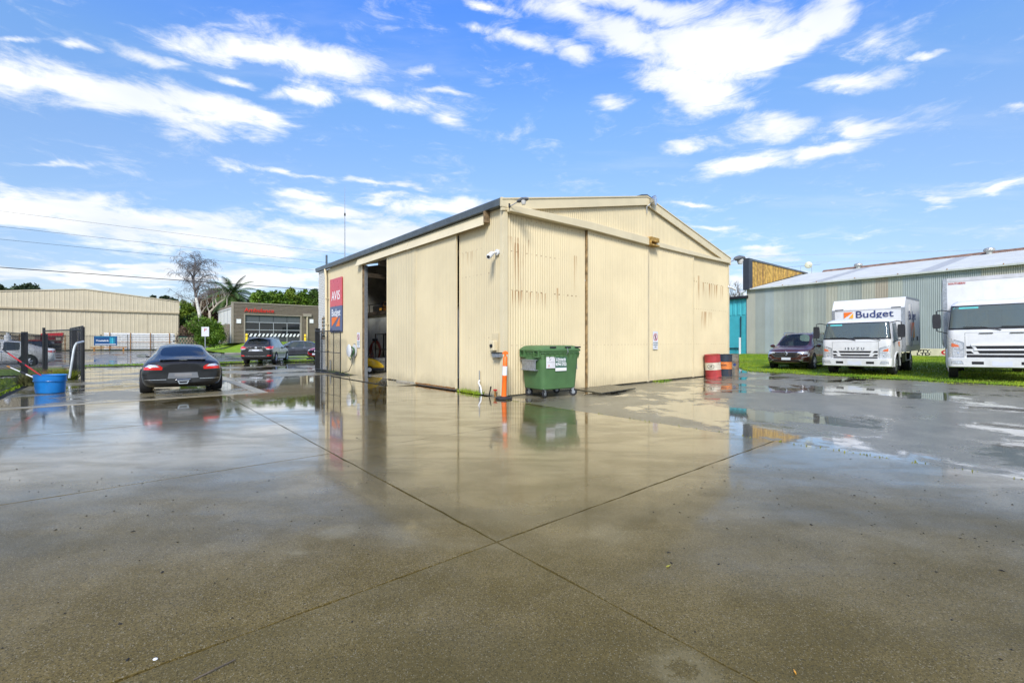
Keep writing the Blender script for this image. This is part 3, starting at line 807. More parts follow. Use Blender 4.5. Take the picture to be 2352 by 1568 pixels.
# things on the loft
for (s, l, h, d, nm, lab, mt) in ((10.8, .9, .42, .5, 'storage_case', 'black case with a yellow sticker on the loft inside the open doorway', 'plastic'), (12.6, 1.2, .42, .5, 'storage_case', 'dark case at the left end of the loft inside the doorway', 'black')):
    r = shedthing(nm, lab, 'case', 2.5, s, 2.82)
    MB().box(0, d, 0, l, 0, h).build('body', MT[mt], r, bevel=.05)
    MB().box(-.01, .01, .1, .35, .14, .26).build('sticker', MT['yellowprint'], r)
    MB().box(-.01, d+.01, -.01, l+.01, h*.72, h*.78).build('lid_rim', MT['black'], r)
r = shedthing('basket', 'woven brown basket on the loft inside the open doorway', 'basket', 2.6, 12.15, 2.82)
MB().lathe([(.0, 0), (.20, 0), (.30, .18), (.28, .34), (.26, .34), (.27, .2), (.18, .03), (0, .03)], 20).build('bowl', MT['rust'], r, smooth=True)
MB().tube([(.27*math.cos(a), 0, .33+.25*math.sin(a)) for a in np.linspace(0, math.pi, 12)], .012, 6).build('handle', MT['rust'], r, smooth=True)
# red air hose coil on a hook
r = shedthing('hose', 'coil of red air hose hanging on the white block wall inside the doorway', 'hose', 2.18, 12.55, .98)
hb = MB()
for k in range(5):
    rr = .58+.016*k; ex = .46+.014*(k % 3)
    hb.tube([(-.05-.035*(k % 2)-.01*k, .9*rr*math.cos(a)+.01*k, ex*math.sin(a)-.02*k) for a in np.linspace(math.pi/2, math.pi/2+2*math.pi, 40)], .024, 8, cap=False)
hb.build('coil', mat('red_hose', (.30, .05, .03), .5, var=.15), r, smooth=True)
MB().box(-.2, .0, -.12, .12, .44, .56).build('hook', MT['black'], r, bevel=.03)
# wire crates and rack
def wire_box(nm, lab, t, s, z, L, D_, H, grp, mt='whiteflat'):
    r = shedthing(nm, lab, 'crate', t, s, z, 0, grp)
    mb = MB(); n = 6
    for i in range(n+1):
        y = L*i/n; mb.tube([(0, y, 0), (0, y, H)], .006, 4); mb.tube([(D_, y, 0), (D_, y, H)], .006, 4)
        zz_ = H*i/n; mb.tube([(0, 0, zz_), (0, L, zz_)], .006, 4); mb.tube([(0, 0, zz_), (D_, 0, zz_)], .006, 4)
    mb.build('wire_frame', MT['black'], r)
    mb = MB(); mb.box(.03, D_-.03, .03, L-.03, .02, H*.9); mb.build('contents', mat('bagged_stuff', (.38, .38, .36), .7, var=.35, vscale=9, bump=.6, bscale=9), r, bevel=.06)
wire_box('wire_crate', 'wire crate of pale bags on the shed floor behind the pressure washer', 1.2, 10.55, .02, .7, .7, .70, None)
r = shedthing('rack', 'dark steel rack beside the hose inside the doorway', 'rack', 1.7, 10.55, .02)
for y in (0, 1.1):
    for x in (0, .4): MB().box(x, x+.04, y, y+.04, 0, 1.75).build('upright', MT['black'], r)
for z in (.25, 1.0, 1.7): MB().box(0, .44, 0, 1.14, z, z+.03).build('shelf', MT['black'], r)
r = shedthing('timber_boards', 'dark boards leaning inside the left jamb of the doorway', 'boards', 1.9, 13.7, .02)
for k in range(4): MB().box(.0+.03*k, .022+.03*k, .1*k-.25, .12+.1*k-.25, 0, 1.55+.1*(k % 3)).build('board', MT['darkwood'], r)
# pressure washer
r = shedthing('pressure_washer', 'yellow and black pressure washer on wheels in the open doorway', 'pressure washer', 1.05, 10.25, .02, math.radians(-22))
yel = mat('yellow_plastic', (.80, .50, .012), .35, var=.05, coat=.3)
rings = []
for x, zlo, zhi, w in ((-.36, .26, .56, .19), (-.30, .22, .66, .23), (-.05, .20, .62, .25), (.20, .20, .50, .25), (.34, .20, .38, .22), (.40, .22, .30, .16)):
    rings.append([(x, w*math.copysign(abs(math.cos(a))**.5, math.cos(a)), (zlo+zhi)/2+(zhi-zlo)/2*math.copysign(abs(math.sin(a))**.5, math.sin(a))) for a in np.linspace(0, 2*math.pi, 20, endpoint=False)])
MB().loft(rings).build('cover', yel, r, smooth=True)
MB().box(-.34, .40, -.22, .22, .10, .24).build('chassis', MT['black'], r, bevel=.04)
for sy in (-1, 1):
    w = MB().lathe([(0, -.035), (.10, -.035), (.155, -.03), (.16, 0), (.155, .03), (.10, .035), (0, .035)], 24, axis='y').build('wheel', MT['rubber'], r, smooth=True, loc=(-.22, sy*.27, .16))
    MB().lathe([(0, sy*.045), (.085, sy*.045), (.10, sy*.03)], 20, axis='y').build('hub', MT['alloy'], w, smooth=True)
    MB().tube([(-.30, sy*.18, .5), (-.42, sy*.18, .95), (-.40, sy*.12, 1.0)], .018, 8).build('handle_rail', MT['black'], r, smooth=True)
MB().box(-.46, -.34, -.2, .2, .93, 1.02).build('handle', MT['black'], r, bevel=.03)
MB().tube([(-.34, .1, .62), (-.2, .2, .9), (-.1, 0, .82), (-.3, -.1, .7), (-.42, 0, .8)], .02, 8).build('cable', MT['black'], r, smooth=True)
MB().box(.10, .13, -.1, .1, .40, .52).build('logo_panel', MT['white'], r)

# ------------------------------------------------------------------ fittings on the shed walls
# big two-colour sign
r = shedthing('wall_sign', 'tall red and navy sign on the cream wall beside the downpipe', 'sign', -.03, 11.13, 1.83, 0)
MB().box(-.03, 0, 0, 1.52, 1.16, 2.42).build('red_panel', mat('red_sign', (.60, .035, .05), .3, var=.06, coat=.5), r)
MB().box(-.03, 0, 0, 1.52, 0, 1.157).build('navy_panel', mat('navy_sign', (.035, .06, .17), .3, var=.06, coat=.5), r)
wt = MT['whiteflat']
wall_text('AVIS', .58, wt, r, (-.034, .76, 1.62), -math.pi/2, bold=.004, sx=.94, name='lettering')
wall_text('Budget', .46, wt, r, (-.034, .74, .86), -math.pi/2, bold=.003, sx=.86, name='lettering')
def budget_logo(parent, loc, facing, w, h, m1, m2, up=True):
    """orange rectangle cut by a pale road running to the upper corner"""
    a = MB(); a.poly([(-w/2, -.002, h/2), (-w/2, -.002, -h/2), (w*.34, -.002, h/2)]); a.build('emblem', m1, parent, loc=loc, rot=(0, 0, facing))
    c = MB(); c.poly([(w*.02, -.002, -h/2), (w/2, -.002, -h/2), (w/2, -.002, h/2)]); c.build('emblem', m2, parent, loc=loc, rot=(0, 0, facing))
budget_logo(r, (-.034, .76, .46), -math.pi/2, 1.02, .42, MT['orangeprint'], MT['orangeprint'])
# downpipe
r = shedthing('downpipe', 'cream rainwater downpipe between the brick pier and the wall sign', 'downpipe', -.10, 13.0, 0)
MB().tube([(-.03, .10, 4.8), (-.03, .06, 4.6), (-.02, .02, 4.45), (0, 0, .25)], .055, 10).build('pipe', MT['cream_trim'], r, smooth=True)
for z in (1.0, 2.2, 3.4): MB().box(-.065, .08, -.065, .065, z, z+.03).build('bracket', MT['cream_trim'], r)
MB().tube([(0, .0, 4.9), (0, 0, 5.45)], .045, 10).build('vent_stub', MT['gutter'], r, smooth=True)
MB().tube([(.02, -.45, .03), (.02, -.45, .55)], .03, 8).build('stub_pipe', MT['galv'], r, smooth=True)
# aerial
r = shedthing('radio_aerial', 'thin whip aerial rising above the far end of the shed roof', 'aerial', .3, 11.75, 4.9)
MB().tube([(0, 0, 0), (0, 0, 1.9), (0, 0, 3.55)], [.022, .018, .006], 6).build('mast', MT['galv'], r)
MB().tube([(0, 0, 2.2), (0, 0, 2.32)], .035, 6).build('coil', MT['plastic'], r)
# small warning signs
def warn_sign(label, loc, rz):
    r = thing('warning_sign', label, 'sign', loc, rz)
    MB().box(-.15, .15, -.012, 0, 0, .62).build('board', mat('sign_board', (.70, .70, .71), .4, var=.05), r)
    red = MT['redpaint']; ring = MB(); n = 28
    for i in range(n):
        a0, a1 = 2*math.pi*i/n, 2*math.pi*(i+1)/n
        ring.quad(*[(R*math.cos(a), -.015, .42+R*math.sin(a)) for R, a in ((.125, a0), (.125, a1), (.10, a1), (.10, a0))])
    ring.quad((-.085, -.0165, .49), (-.07, -.0165, .505), (.085, -.0165, .35), (.07, -.0165, .335))
    ring.build('prohibition_ring', red, r)
    f = MB(); f.box(-.018, .018, -.0155, -.013, .465, .50); f.box(-.025, .025, -.0155, -.013, .39, .46)
    f.quad((-.04, -.0155, .335), (-.02, -.0155, .335), (.01, -.0155, .39), (-.015, -.0155, .39)); f.quad((.02, -.0155, .335), (.04, -.0155, .335), (.02, -.0155, .39), (0, -.0155, .39))
    f.build('walking_figure', MT['black'], r)
    g = mat('sign_ink', (.10, .16, .17), .5)
    for i, (tx, sz) in enumerate((('AUTHORISED', .047), ('PERSONNEL', .047), ('ONLY', .05))):
        wall_text(tx, sz, g, r, (0, -.014, .22-.07*i), 0, bold=.0008)
    return r
x_, y_, _ = Wp(6.75, -.075, 0)
warn_sign('small no-entry sign on the gable door right of the rusty seam', (x_, y_, 1.13), AX)
x_, y_, _ = Wp(-.02, 9.35, 0)
warn_sign('small no-entry sign on the eave wall between the wall sign and the doorway', (x_, y_, 1.15), AX-math.pi/2)
# hose reel
r = shedthing('hose_reel', 'white hose reel with green hose on the wall left of the doorway', 'hose reel', -.02, 9.75, 1.02)
MB().lathe([(.0, -.26), (.25, -.26), (.265, -.25), (.26, -.24), (.09, -.235), (.09, -.04), (.26, -.03), (.26, -.02), (0, -.02)], 24, axis='x').build('drum', MT['white'], r, smooth=True)
gh = mat('green_hose', (.035, .13, .04), .45, var=.15)
mb = MB()
for k in range(7):
    rr = .115+.028*(k % 4); mb.tube([(-.06-.026*k, rr*math.cos(a), rr*1.02*math.sin(a)-.01*k) for a in np.linspace(0, 2*math.pi, 24)], .014, 6, cap=False)
mb.tube([(-.2, -.18, 0), (-.22, -.2, -.25), (-.2, -.05, -.38), (-.2, .12, -.30), (-.2, .2, 0)], .013, 6)
mb.build('hose', gh, r, smooth=True)
MB().box(-.03, .0, -.05, .05, -.3, .3).build('bracket', MT['galv'], r)
MB().tube([(-.15, -.10, -.3), (-.13, -.02, -.55), (-.15, .25, -.85), (-.3, .9, -1.0), (-.45, 1.3, -1.0)], .012, 6).build('hose_tail', MT['black'], r, smooth=True)
# security camera near the corner, twin sensor at far corner
def bullet(label, loc, rz, s=1.0):
    r = thing('security_camera', label, 'camera', loc, rz)
    MB().lathe([(0, 0), (.07, 0), (.07, -.04), (.03, -.05)], 16, axis='y').build('mount', MT['white'], r, smooth=True)
    MB().tube([(0, -.04, 0), (0, -.12, -.02), (0, -.16, -.05)], .025, 8).build('arm', MT['white'], r, smooth=True)
    c = MB().lathe([(0, .10), (.05, .10), (.055, .08), (.055, -.18), (.045, -.20), (0, -.20)], 16, axis='y').build('housing', MT['white'], r, smooth=True, loc=(0, -.20, -.07), rot=(math.radians(25), 0, math.radians(35)))
    MB().lathe([(0, -.202), (.035, -.202), (.035, -.195)], 12, axis='y').build('lens', MT['black'], c)
    r.scale = (s, s, s); return r
x_, y_, _ = Wp(-.01, .22, 0)
bullet('white security camera on the eave wall by the near corner', (x_, y_, 3.68), AX-math.pi/2, 1.15)
x_, y_, _ = Wp(BW-.05, -.01, 0)
bullet('small white security camera high on the far corner of the gable wall', (x_, y_, 3.75), AX+.5, .9)
# flood lamps
def flood(label, loc, rz, s=1.0):
    r = thing('wall_lamp', label, 'lamp', loc, rz)
    MB().tube([(0, .25, -.12), (0, .05, -.08), (0, -.35, .10)], .028, 8).build('bracket_arm', MT['galv'], r, smooth=True)
    MB().box(-.06, .06, .2, .27, -.22, .02).build('wall_plate', MT['black'], r)
    rings = []
    for y, z0, z1, w in ((-.22, .02, .14, .06), (-.35, .0, .22, .13), (-.55, .02, .28, .17), (-.78, .06, .27, .17), (-.90, .10, .22, .10)):
        rings.append([(w*math.cos(a), y, (z0+z1)/2+(z1-z0)/2*math.sin(a)) for a in np.linspace(0, 2*math.pi, 14, endpoint=False)])
    MB().loft(rings).build('lamp_head', mat('grey_lamp_head', (.12, .125, .13), .5, var=.25), r, smooth=True)
    MB().lathe([(.15, .06), (.145, -.02), (.11, -.12), (.10, -.16), (0, -.165)], 18, org=(0, -.62, .03)).build('diffuser', mat('lamp_diffuser', (.62, .60, .55), .25, var=.1, coat=.5), r, smooth=True)
    r.scale = (s, s, s); return r
x_, y_, _ = Wp(.08, -.28, 0)
flood('grey flood lamp on the near corner of the shed under the barge board', (x_, y_, 4.84), AX+math.radians(28), .44)
x_, y_, _ = Wp(BW+.25, -.02, 0)
flood('grey flood lamp projecting from the far corner of the gable wall', (x_, y_, 4.92), AX+math.radians(75), .9)
x_, y_, _ = Wp(BW/2+.12, -.12, 0)
r = thing('spot_lamp', 'round spot lamp at the peak of the gable', 'lamp', (x_, y_, 6.12), AX+.3)
MB().lathe([(0, .16), (.06, .14), (.14, .05), (.17, -.03), (.175, -.06), (.155, -.06)], 24, axis='y').build('reflector', MT['alloy'], r, smooth=True, loc=(.1, -.1, .1))
MB().lathe([(.155, -.058), (0, -.075)], 24, axis='y').build('lens', MT['lampglass'], r, smooth=True, loc=(.1, -.1, .1))
MB().tube([(.1, -.02, .1), (0, .02, -.05), (-.05, .1, -.12), (-.02, .1, -.35)], .014, 6).build('bracket', MT['galv'], r, smooth=True)
# electrical box, conduit and tap near the corner
r = shedthing('meter_box', 'old cream electrical box low on the wall near the corner', 'electrical box', -.01, .33, 1.16)
MB().box(-.13, 0, -.09, .09, 0, .26).build('box', MT['cream_trim'], r, bevel=.02)
MB().lathe([(0, -.17), (.04, -.165), (.05, -.13)], 12, axis='x', org=(0, 0, .13)).build('socket', MT['black'], r)
MB().box(-.02, 0, -.16, .11, -.2, .45).build('stain_plate', wm_, r)
r = shedthing('conduit_box', 'grey metal box fixed to the wall behind the orange bollard', 'electrical box', -.02, .08, 1.0)
MB().box(-.14, 0, -.10, .20, 0, .11).build('box', MT['galv'], r, bevel=.01)
MB().box(-.16, .01, -.11, .21, .10, .125).build('lid', MT['plastic'], r)
r = shedthing('water_pipe', 'white bent pipe coming out of the ground by the eave wall', 'pipe', -.10, .78, 0)
MB().tube([(0, .02, 0), (0, .06, .18), (0, .16, .30), (.05, .18, .36)], .02, 8).build('elbow', MT['whiteflat'], r, smooth=True)
MB().tube([(.06, .2, .0), (.06, .2, .62)], .014, 8).build('riser', MT['galv'], r, smooth=True)
r = shedthing('pipe_stub', 'dark leaning pipe stub at the foot of the eave wall', 'pipe', -.12, .45, 0)
MB().tube([(0, 0, 0), (-.02, -.10, .24)], .018, 8).build('pipe', MT['plastic'], r, smooth=True)
r = shedthing('tap', 'brass tap on a short pipe beside the bollard', 'tap', -.10, .22, 0)
MB().tube([(0, 0, 0), (0, 0, .18)], .03, 8).build('riser', MT['rust'], r, smooth=True)
MB().box(-.03, .03, -.05, .05, .14, .18).build('handle', MT['redpaint'], r, bevel=.01)

# weeds at the wall foot
wd = blades('weeds', [Wp(-.28, .75)[:2], Wp(-.02, .75)[:2], Wp(-.02, 1.75)[:2], Wp(-.25, 1.75)[:2]], 700, .12, lambda x, y: 0*x, 11, w=.010, m=MT['grassblade'], lean=.9)
tag(wd, 'clump of bright green weeds at the foot of the eave wall near the corner', 'weeds')
wd = blades('weeds', [Wp(-.25, 9.0)[:2], Wp(-.03, 9.0)[:2], Wp(-.03, 13.9)[:2], Wp(-.3, 13.9)[:2]], 4500, .13, lambda x, y: 0*x, 12, w=.012, dens=lambda x, y: .35+.4*np.sin(x*6+y*3), lean=.9)
tag(wd, 'weeds along the wall below the wall sign', 'weeds')
wd = blades('weeds', [Wp(6.6, -.2)[:2], Wp(7.7, -.2)[:2], Wp(7.6, -.04)[:2], Wp(6.6, -.04)[:2]], 500, .07, lambda x, y: 0*x, 13, w=.012, lean=.9)
tag(wd, 'small weeds at the foot of the gable wall under the no-entry sign', 'weeds')
js = blades('weeds', [Wp(-.36, -9)[:2], Wp(-.27, -9)[:2], Wp(-.25, .0)[:2], Wp(-.38, 0)[:2]], 9000, .026, lambda x, y: 0*x-.004, 14, w=.010, m=MT['moss'], dens=lambda x, y: .35+.6*np.sin(y*3.1+x*2)*np.sin(y*1.3))
tag(js, 'moss and tiny weeds in the joint between concrete and asphalt', 'weeds')
js = blades('moss', [Wp(-14, .86)[:2], Wp(-5.3, .86)[:2], Wp(-5.3, .94)[:2], Wp(-14, .94)[:2]], 2600, .012, lambda x, y: 0*x-.006, 15, w=.008, m=MT['moss'])
tag(js, 'thin line of moss in the slab joint left of the shed', 'moss')

# pallet-like board lying against the wall beside the bin
r = thing('board', 'dark wet board lying on the ground between the bin and the gable wall', 'board', Wp(3.05, -.85, .0), AX+.1)
bd = MB(); bd.box(-.95, .85, -.45, .40, .05, .085); bd.build('sheet', mat('wet_board', (.05, .046, .03), .25, var=.5, vscale=4, bump=.2), r, bevel=.01, rot=(.05, 0, 0))
MB().box(.55, .75, -.2, .2, 0, .07).build('batten', MT['darkwood'], r)
r = thing('plank', 'worn plank lying on the ground under the eave wall doors', 'plank', Wp(-.25, 4.6, 0), AX)
MB().box(-.07, .07, 0, .75, .0, .06).build('plank_body', mat('worn_plank', (.30, .26, .19), .6, var=.3), r, bevel=.01)

# ------------------------------------------------------------------ vehicles
def car_paint(name, col, metal=.3, rough=.28, drops=.25):
    m = bpy.data.materials.new(name); m.use_nodes = True
    b = NB(m.node_tree); p = m.node_tree.nodes['Principled BSDF']
    tc = b.n('ShaderNodeTexCoord'); V = tc.outputs['Object']
    c = b.mix(b.sstep(b.noise(V, 2.5, 6, .7), .35, .7), tuple(v*.85 for v in col), tuple(min(1, v*1.1+.004) for v in col))
    low = b.n('ShaderNodeSeparateXYZ'); b.l(V, low.inputs[0])
    road = b.math('MULTIPLY', b.sstep(b.math('ADD', low.outputs[2], b.math('MULTIPLY', b.noise(V, 6, 4), .3)), .75, .3), .14)
    c = b.mix(road, c, (.12, .11, .09))
    b.l(c, p.inputs['Base Color']); p.inputs['Metallic'].default_value = metal; p.inputs['Roughness'].default_value = rough
    p.inputs['Coat Weight'].default_value = .8; p.inputs['Coat Roughness'].default_value = .04; p.inputs['Specular IOR Level'].default_value = .3
    v = b.n('ShaderNodeTexVoronoi'); v.inputs['Scale'].default_value = 90; b.l(V, v.inputs['Vector'])
    bp = b.n('ShaderNodeBump'); bp.inputs['Strength'].default_value = drops; bp.inputs['Distance'].default_value = .002
    b.l(b.sstep(v.outputs['Distance'], .32, .18), bp.inputs['Height'])
    b.l(bp.outputs[0], p.inputs['Coat Normal'])
    return m

def eval_mesh(o):
    dg = bpy.context.evaluated_depsgraph_get()
    me = bpy.data.meshes.new_from_object(o.evaluated_get(dg), preserve_all_data_layers=True, depsgraph=dg)
    return me

def half_to_ring(x, P, dxs=None):
    """P: half section, bottom centre to top centre -> closed ring"""
    R = [(x, y, z) for y, z in P]
    L = [(x, -y, z) for y, z in P[1:-1]][::-1]
    return R+L

def body_shell(stations, matf, wheels, r_arch, crease=None, sub=2, endcrease=.5):
    """stations: (x, half section); returns evaluated mesh with material indices
       0 body 1 windscreen 2 side glass 3 rear glass 4 lower trim 5 arch liner"""
    bm = bmesh.new(); rings = []
    n = None
    for x, P in stations:
        pts = half_to_ring(x, P); n = len(pts)
        rings.append([bm.verts.new(p) for p in pts])
    K = len(stations[0][1])
    cl = bm.edges.layers.float.get('crease_edge') or bm.edges.layers.float.new('crease_edge')
    for i in range(len(rings)-1):
        for j in range(n):
            k = (j+1) % n
            f = bm.faces.new((rings[i][j], rings[i+1][j], rings[i+1][k], rings[i][k]))
            seg = j if j < K-1 else n-1-j
            f.material_index = matf(i, seg)
    for r, flip in ((rings[0], False), (rings[-1], True)):
        m = K-1
        for j in range(m):
            a, b_ = r[j], r[j+1]
            c, d = r[(n-j-1) % n], r[(n-j) % n]
            vs = [a, b_, c, d] if j > 0 else [a, b_, c]
            if j == m-1: vs = [a, b_, r[(n-j) % n]]
            vs2 = []
            for v in vs:
                if v not in vs2: vs2.append(v)
            try: bm.faces.new(vs2)
            except ValueError: pass
    bmesh.ops.recalc_face_normals(bm, faces=bm.faces)
    for e in bm.edges:
        if len(e.link_faces) == 2 and e.link_faces[0].material_index != e.link_faces[1].material_index: e[cl] = .75
    if crease:
        for (j, c) in crease:
            for i in range(len(rings)-1):
                for jj in {j, (n-j) % n}:
                    e = bm.edges.get((rings[i][jj], rings[i+1][jj]))
                    if e: e[cl] = max(e[cl], c)
    for r in (rings[0], rings[-1]):
        for j in range(n):
            e = bm.edges.get((r[j], r[(j+1) % n]))
            if e: e[cl] = endcrease
    me = bpy.data.meshes.new('shell'); bm.to_mesh(me); bm.free()
    for k in range(6): me.materials.append(MT['black'])
    o = bpy.data.objects.new('shell', me); COL.objects.link(o)
    md = o.modifiers.new('s', 'SUBSURF'); md.levels = sub; md.render_levels = sub
    cut = []
    for (wx, wy) in wheels:
        c = MB(); sgn = 1 if wy > 0 else -1
        y0, y1 = sorted((wy-sgn*.17, wy+sgn*.35))
        c.lathe([(0, y0), (r_arch, y0), (r_arch, y1), (0, y1)], 36, axis='y', org=(wx, 0, r_arch*.0+WR_), m=5)
        co = c.build('cut', [MT['black']]*6, fixn=True); cut.append(co)
        bo = o.modifiers.new('b', 'BOOLEAN'); bo.operation = 'DIFFERENCE'; bo.object = co; bo.solver = 'EXACT'
    me2 = eval_mesh(o)
    for c in cut+[o]: bpy.data.objects.remove(c)
    return me2

def split_shell(me, names, mats, parent, split_islands=(2,)):
    """one object per material index; loose pieces apart where asked"""
    res = {}
    src = bmesh.new(); src.from_mesh(me)
    src.faces.ensure_lookup_table()
    for mi, nm in names.items():
        fs = [f for f in src.faces if f.material_index == mi]
        if not fs: continue
        groups = [fs]
        if mi in split_islands:
            left = set(fs); groups = []
            while left:
                st = [left.pop()]; g = []
                while st:
                    f = st.pop(); g.append(f)
                    for e in f.edges:
                        for q in e.link_faces:
                            if q in left: left.remove(q); st.append(q)
                groups.append(g)
        for g in groups:
            if len(g) < 3: continue
            vm = {}; V = []; F = []
            for f in g:
                ff = []
                for v in f.verts:
                    if v.index not in vm: vm[v.index] = len(V); V.append(tuple(v.co))
                    ff.append(vm[v.index])
                F.append(ff)
            m2 = bpy.data.meshes.new(nm); m2.from_pydata(V, [], F); m2.materials.append(mats[mi])
            m2.polygons.foreach_set('use_smooth', [True]*len(F)); m2.set_sharp_from_angle(angle=math.radians(42))
            o = bpy.data.objects.new(nm, m2); COL.objects.link(o); o.parent = parent
            res.setdefault(nm, []).append(o)
    bv = BVHTree.FromBMesh(src); src.free()
    return res, bv

def patch(bv, view, quad, mt, parent, name, nu=8, nv=4, off=.006, thick=.02, lim=9):
    """surface-following piece; quad = four (u,v) corners, bilinear; view = rear/front/left/right"""
    mb = MB(); P = []
    dirs = {'rear': ((-9, 0), (1, 0, 0)), 'front': ((9, 0), (-1, 0, 0)), 'left': ((0, 9), (0, -1, 0)), 'right': ((0, -9), (0, 1, 0))}
    (ox, oy), d = dirs[view]; d = Vector(d)
    a, b_, c, e = quad; last = None
    for j in range(nv+1):
        for i in range(nu+1):
            u, v = i/nu, j/nv
            p = [(a[k]*(1-u)+b_[k]*u)*(1-v)+(e[k]*(1-u)+c[k]*u)*v for k in (0, 1)]
            o = Vector((ox, p[0], p[1])) if view in ('rear', 'front') else Vector((p[0], oy, p[1]))
            h = bv.ray_cast(o, d)[0]
            if h is None: h = last if last is not None else o+d*9
            else: last = h
            q = (h.x, o.y, o.z) if view in ('rear', 'front') else (o.x, h.y, o.z)
            P.append(Vector(q)-d*off)
    n1 = nu+1; k = len(P)
    mb.v = [tuple(p) for p in P]+[tuple(p+d*thick) for p in P]
    for j in range(nv):
        for i in range(nu):
            s = j*n1+i; mb.f.append((s, s+1, s+n1+1, s+n1)); mb.m.append(0)
    bd = [i for i in range(n1)]+[n1*j+nu for j in range(1, nv+1)]+[nv*n1+i for i in range(nu-1, -1, -1)]+[n1*j for j in range(nv-1, 0, -1)]
    for i in range(len(bd)):
        p, q = bd[i], bd[(i+1) % len(bd)]
        mb.f.append((p, q, q+k, p+k)); mb.m.append(0)
    return mb.build(name, mt, parent, smooth=True, fixn=True)

def make_wheel(parent, loc, r, w, side, spokes=5, rimmat='alloy', name='wheel', rimr=.68, twin=False):
    prof = [(r*.60, -w/2), (r*.9, -w/2), (r*.985, -w/2+.02), (r, -w/4), (r, w/4), (r*.985, w/2-.02), (r*.9, w/2), (r*.60, w/2)]
    t = MB().lathe(prof, 32, axis='y').build(name, MT['rubber'], parent, smooth=True, loc=loc)
    rm = MB(); y = side*(w/2-.03)
    rr = r*rimr
    rm.lathe([(rr, y+side*.022), (rr*.93, y+side*.025), (rr*.90, y-side*.03), (rr*.55, y-side*.09), (0, y-side*.09)], 32, axis='y', m=1)
    rm.lathe([(rr, y+side*.022), (rr*.93, y+side*.025), (rr*.90, y-side*.02)], 32, axis='y')
    for k in range(spokes):
        a = 2*math.pi*k/spokes+.2
        for da in (-.13, .13):
            pts = [(rr*.93*math.cos(a+da), y+side*.012, rr*.93*math.sin(a+da)), (rr*.15*math.cos(a), y+side*.02, rr*.15*math.sin(a))]
            rm.tube(pts, [.022*r/.33, .03*r/.33], 6)
    rm.lathe([(0, y+side*.035), (rr*.2, y+side*.03), (rr*.22, y)], 16, axis='y')
    rm.build('rim', [MT[rimmat], MT['black']], t, smooth=True)
    return t

def seats(parent, xs, ys, z, h=.62, mt='interior', cab=False):
    for x in xs:
        for y in ys:
            s = MB(); rings = []
            for zz_, dx, hw, d in ((0, .05, .23, .10), (h*.5, -.02, .24, .09), (h*.8, -.08, .20, .08), (h*.86, -.10, .12, .07), (h*1.12, -.13, .12, .06), (h*1.15, -.13, .08, .04)):
                rings.append([(x+dx+d*math.cos(a), y+hw*math.copysign(abs(math.sin(a))**.6, math.sin(a)), z+zz_) for a in np.linspace(0, 2*math.pi, 12, endpoint=False)])
            s.loft(rings); s.build('seat', MT[mt], parent, smooth=True)
WR_ = .34
SH = {0: 'body', 1: 'windscreen', 2: 'side_window', 3: 'rear_window', 4: 'lower_trim', 5: 'wheel_arch'}
def shell_mats(paint, glass='glass', side='darkglass'):
    return {0: paint, 1: MT[glass], 2: MT[side], 3: MT[glass], 4: MT['plastic'], 5: MT['black']}
def H(zb, yb, ys, zs, ym, zm, yb2, zb2, yr, zr, yi, zi, zt):
    return [(0, zb), (yb, zb), (ys, zs), (ym, zm), (yb2, zb2), (yr, zr), (yi, zi), (0, zt)]
def place_vehicle(r, ref, world, heading):
    """put local point ref over the world point, heading = direction of travel"""
    a = heading; c, s = math.cos(a), math.sin(a)
    x = world[0]-(ref[0]*c-ref[1]*s); y = world[1]-(ref[0]*s+ref[1]*c)
    r.location = (x, y, gz(world[0])); r.rotation_euler = (0, 0, a)
    if gz(world[0]) > 0:   # stand square on the slope
        r.rotation_euler = (Matrix.Rotation(-math.atan(.02), 3, 'Y') @ Matrix.Rotation(a, 3, 'Z')).to_euler()

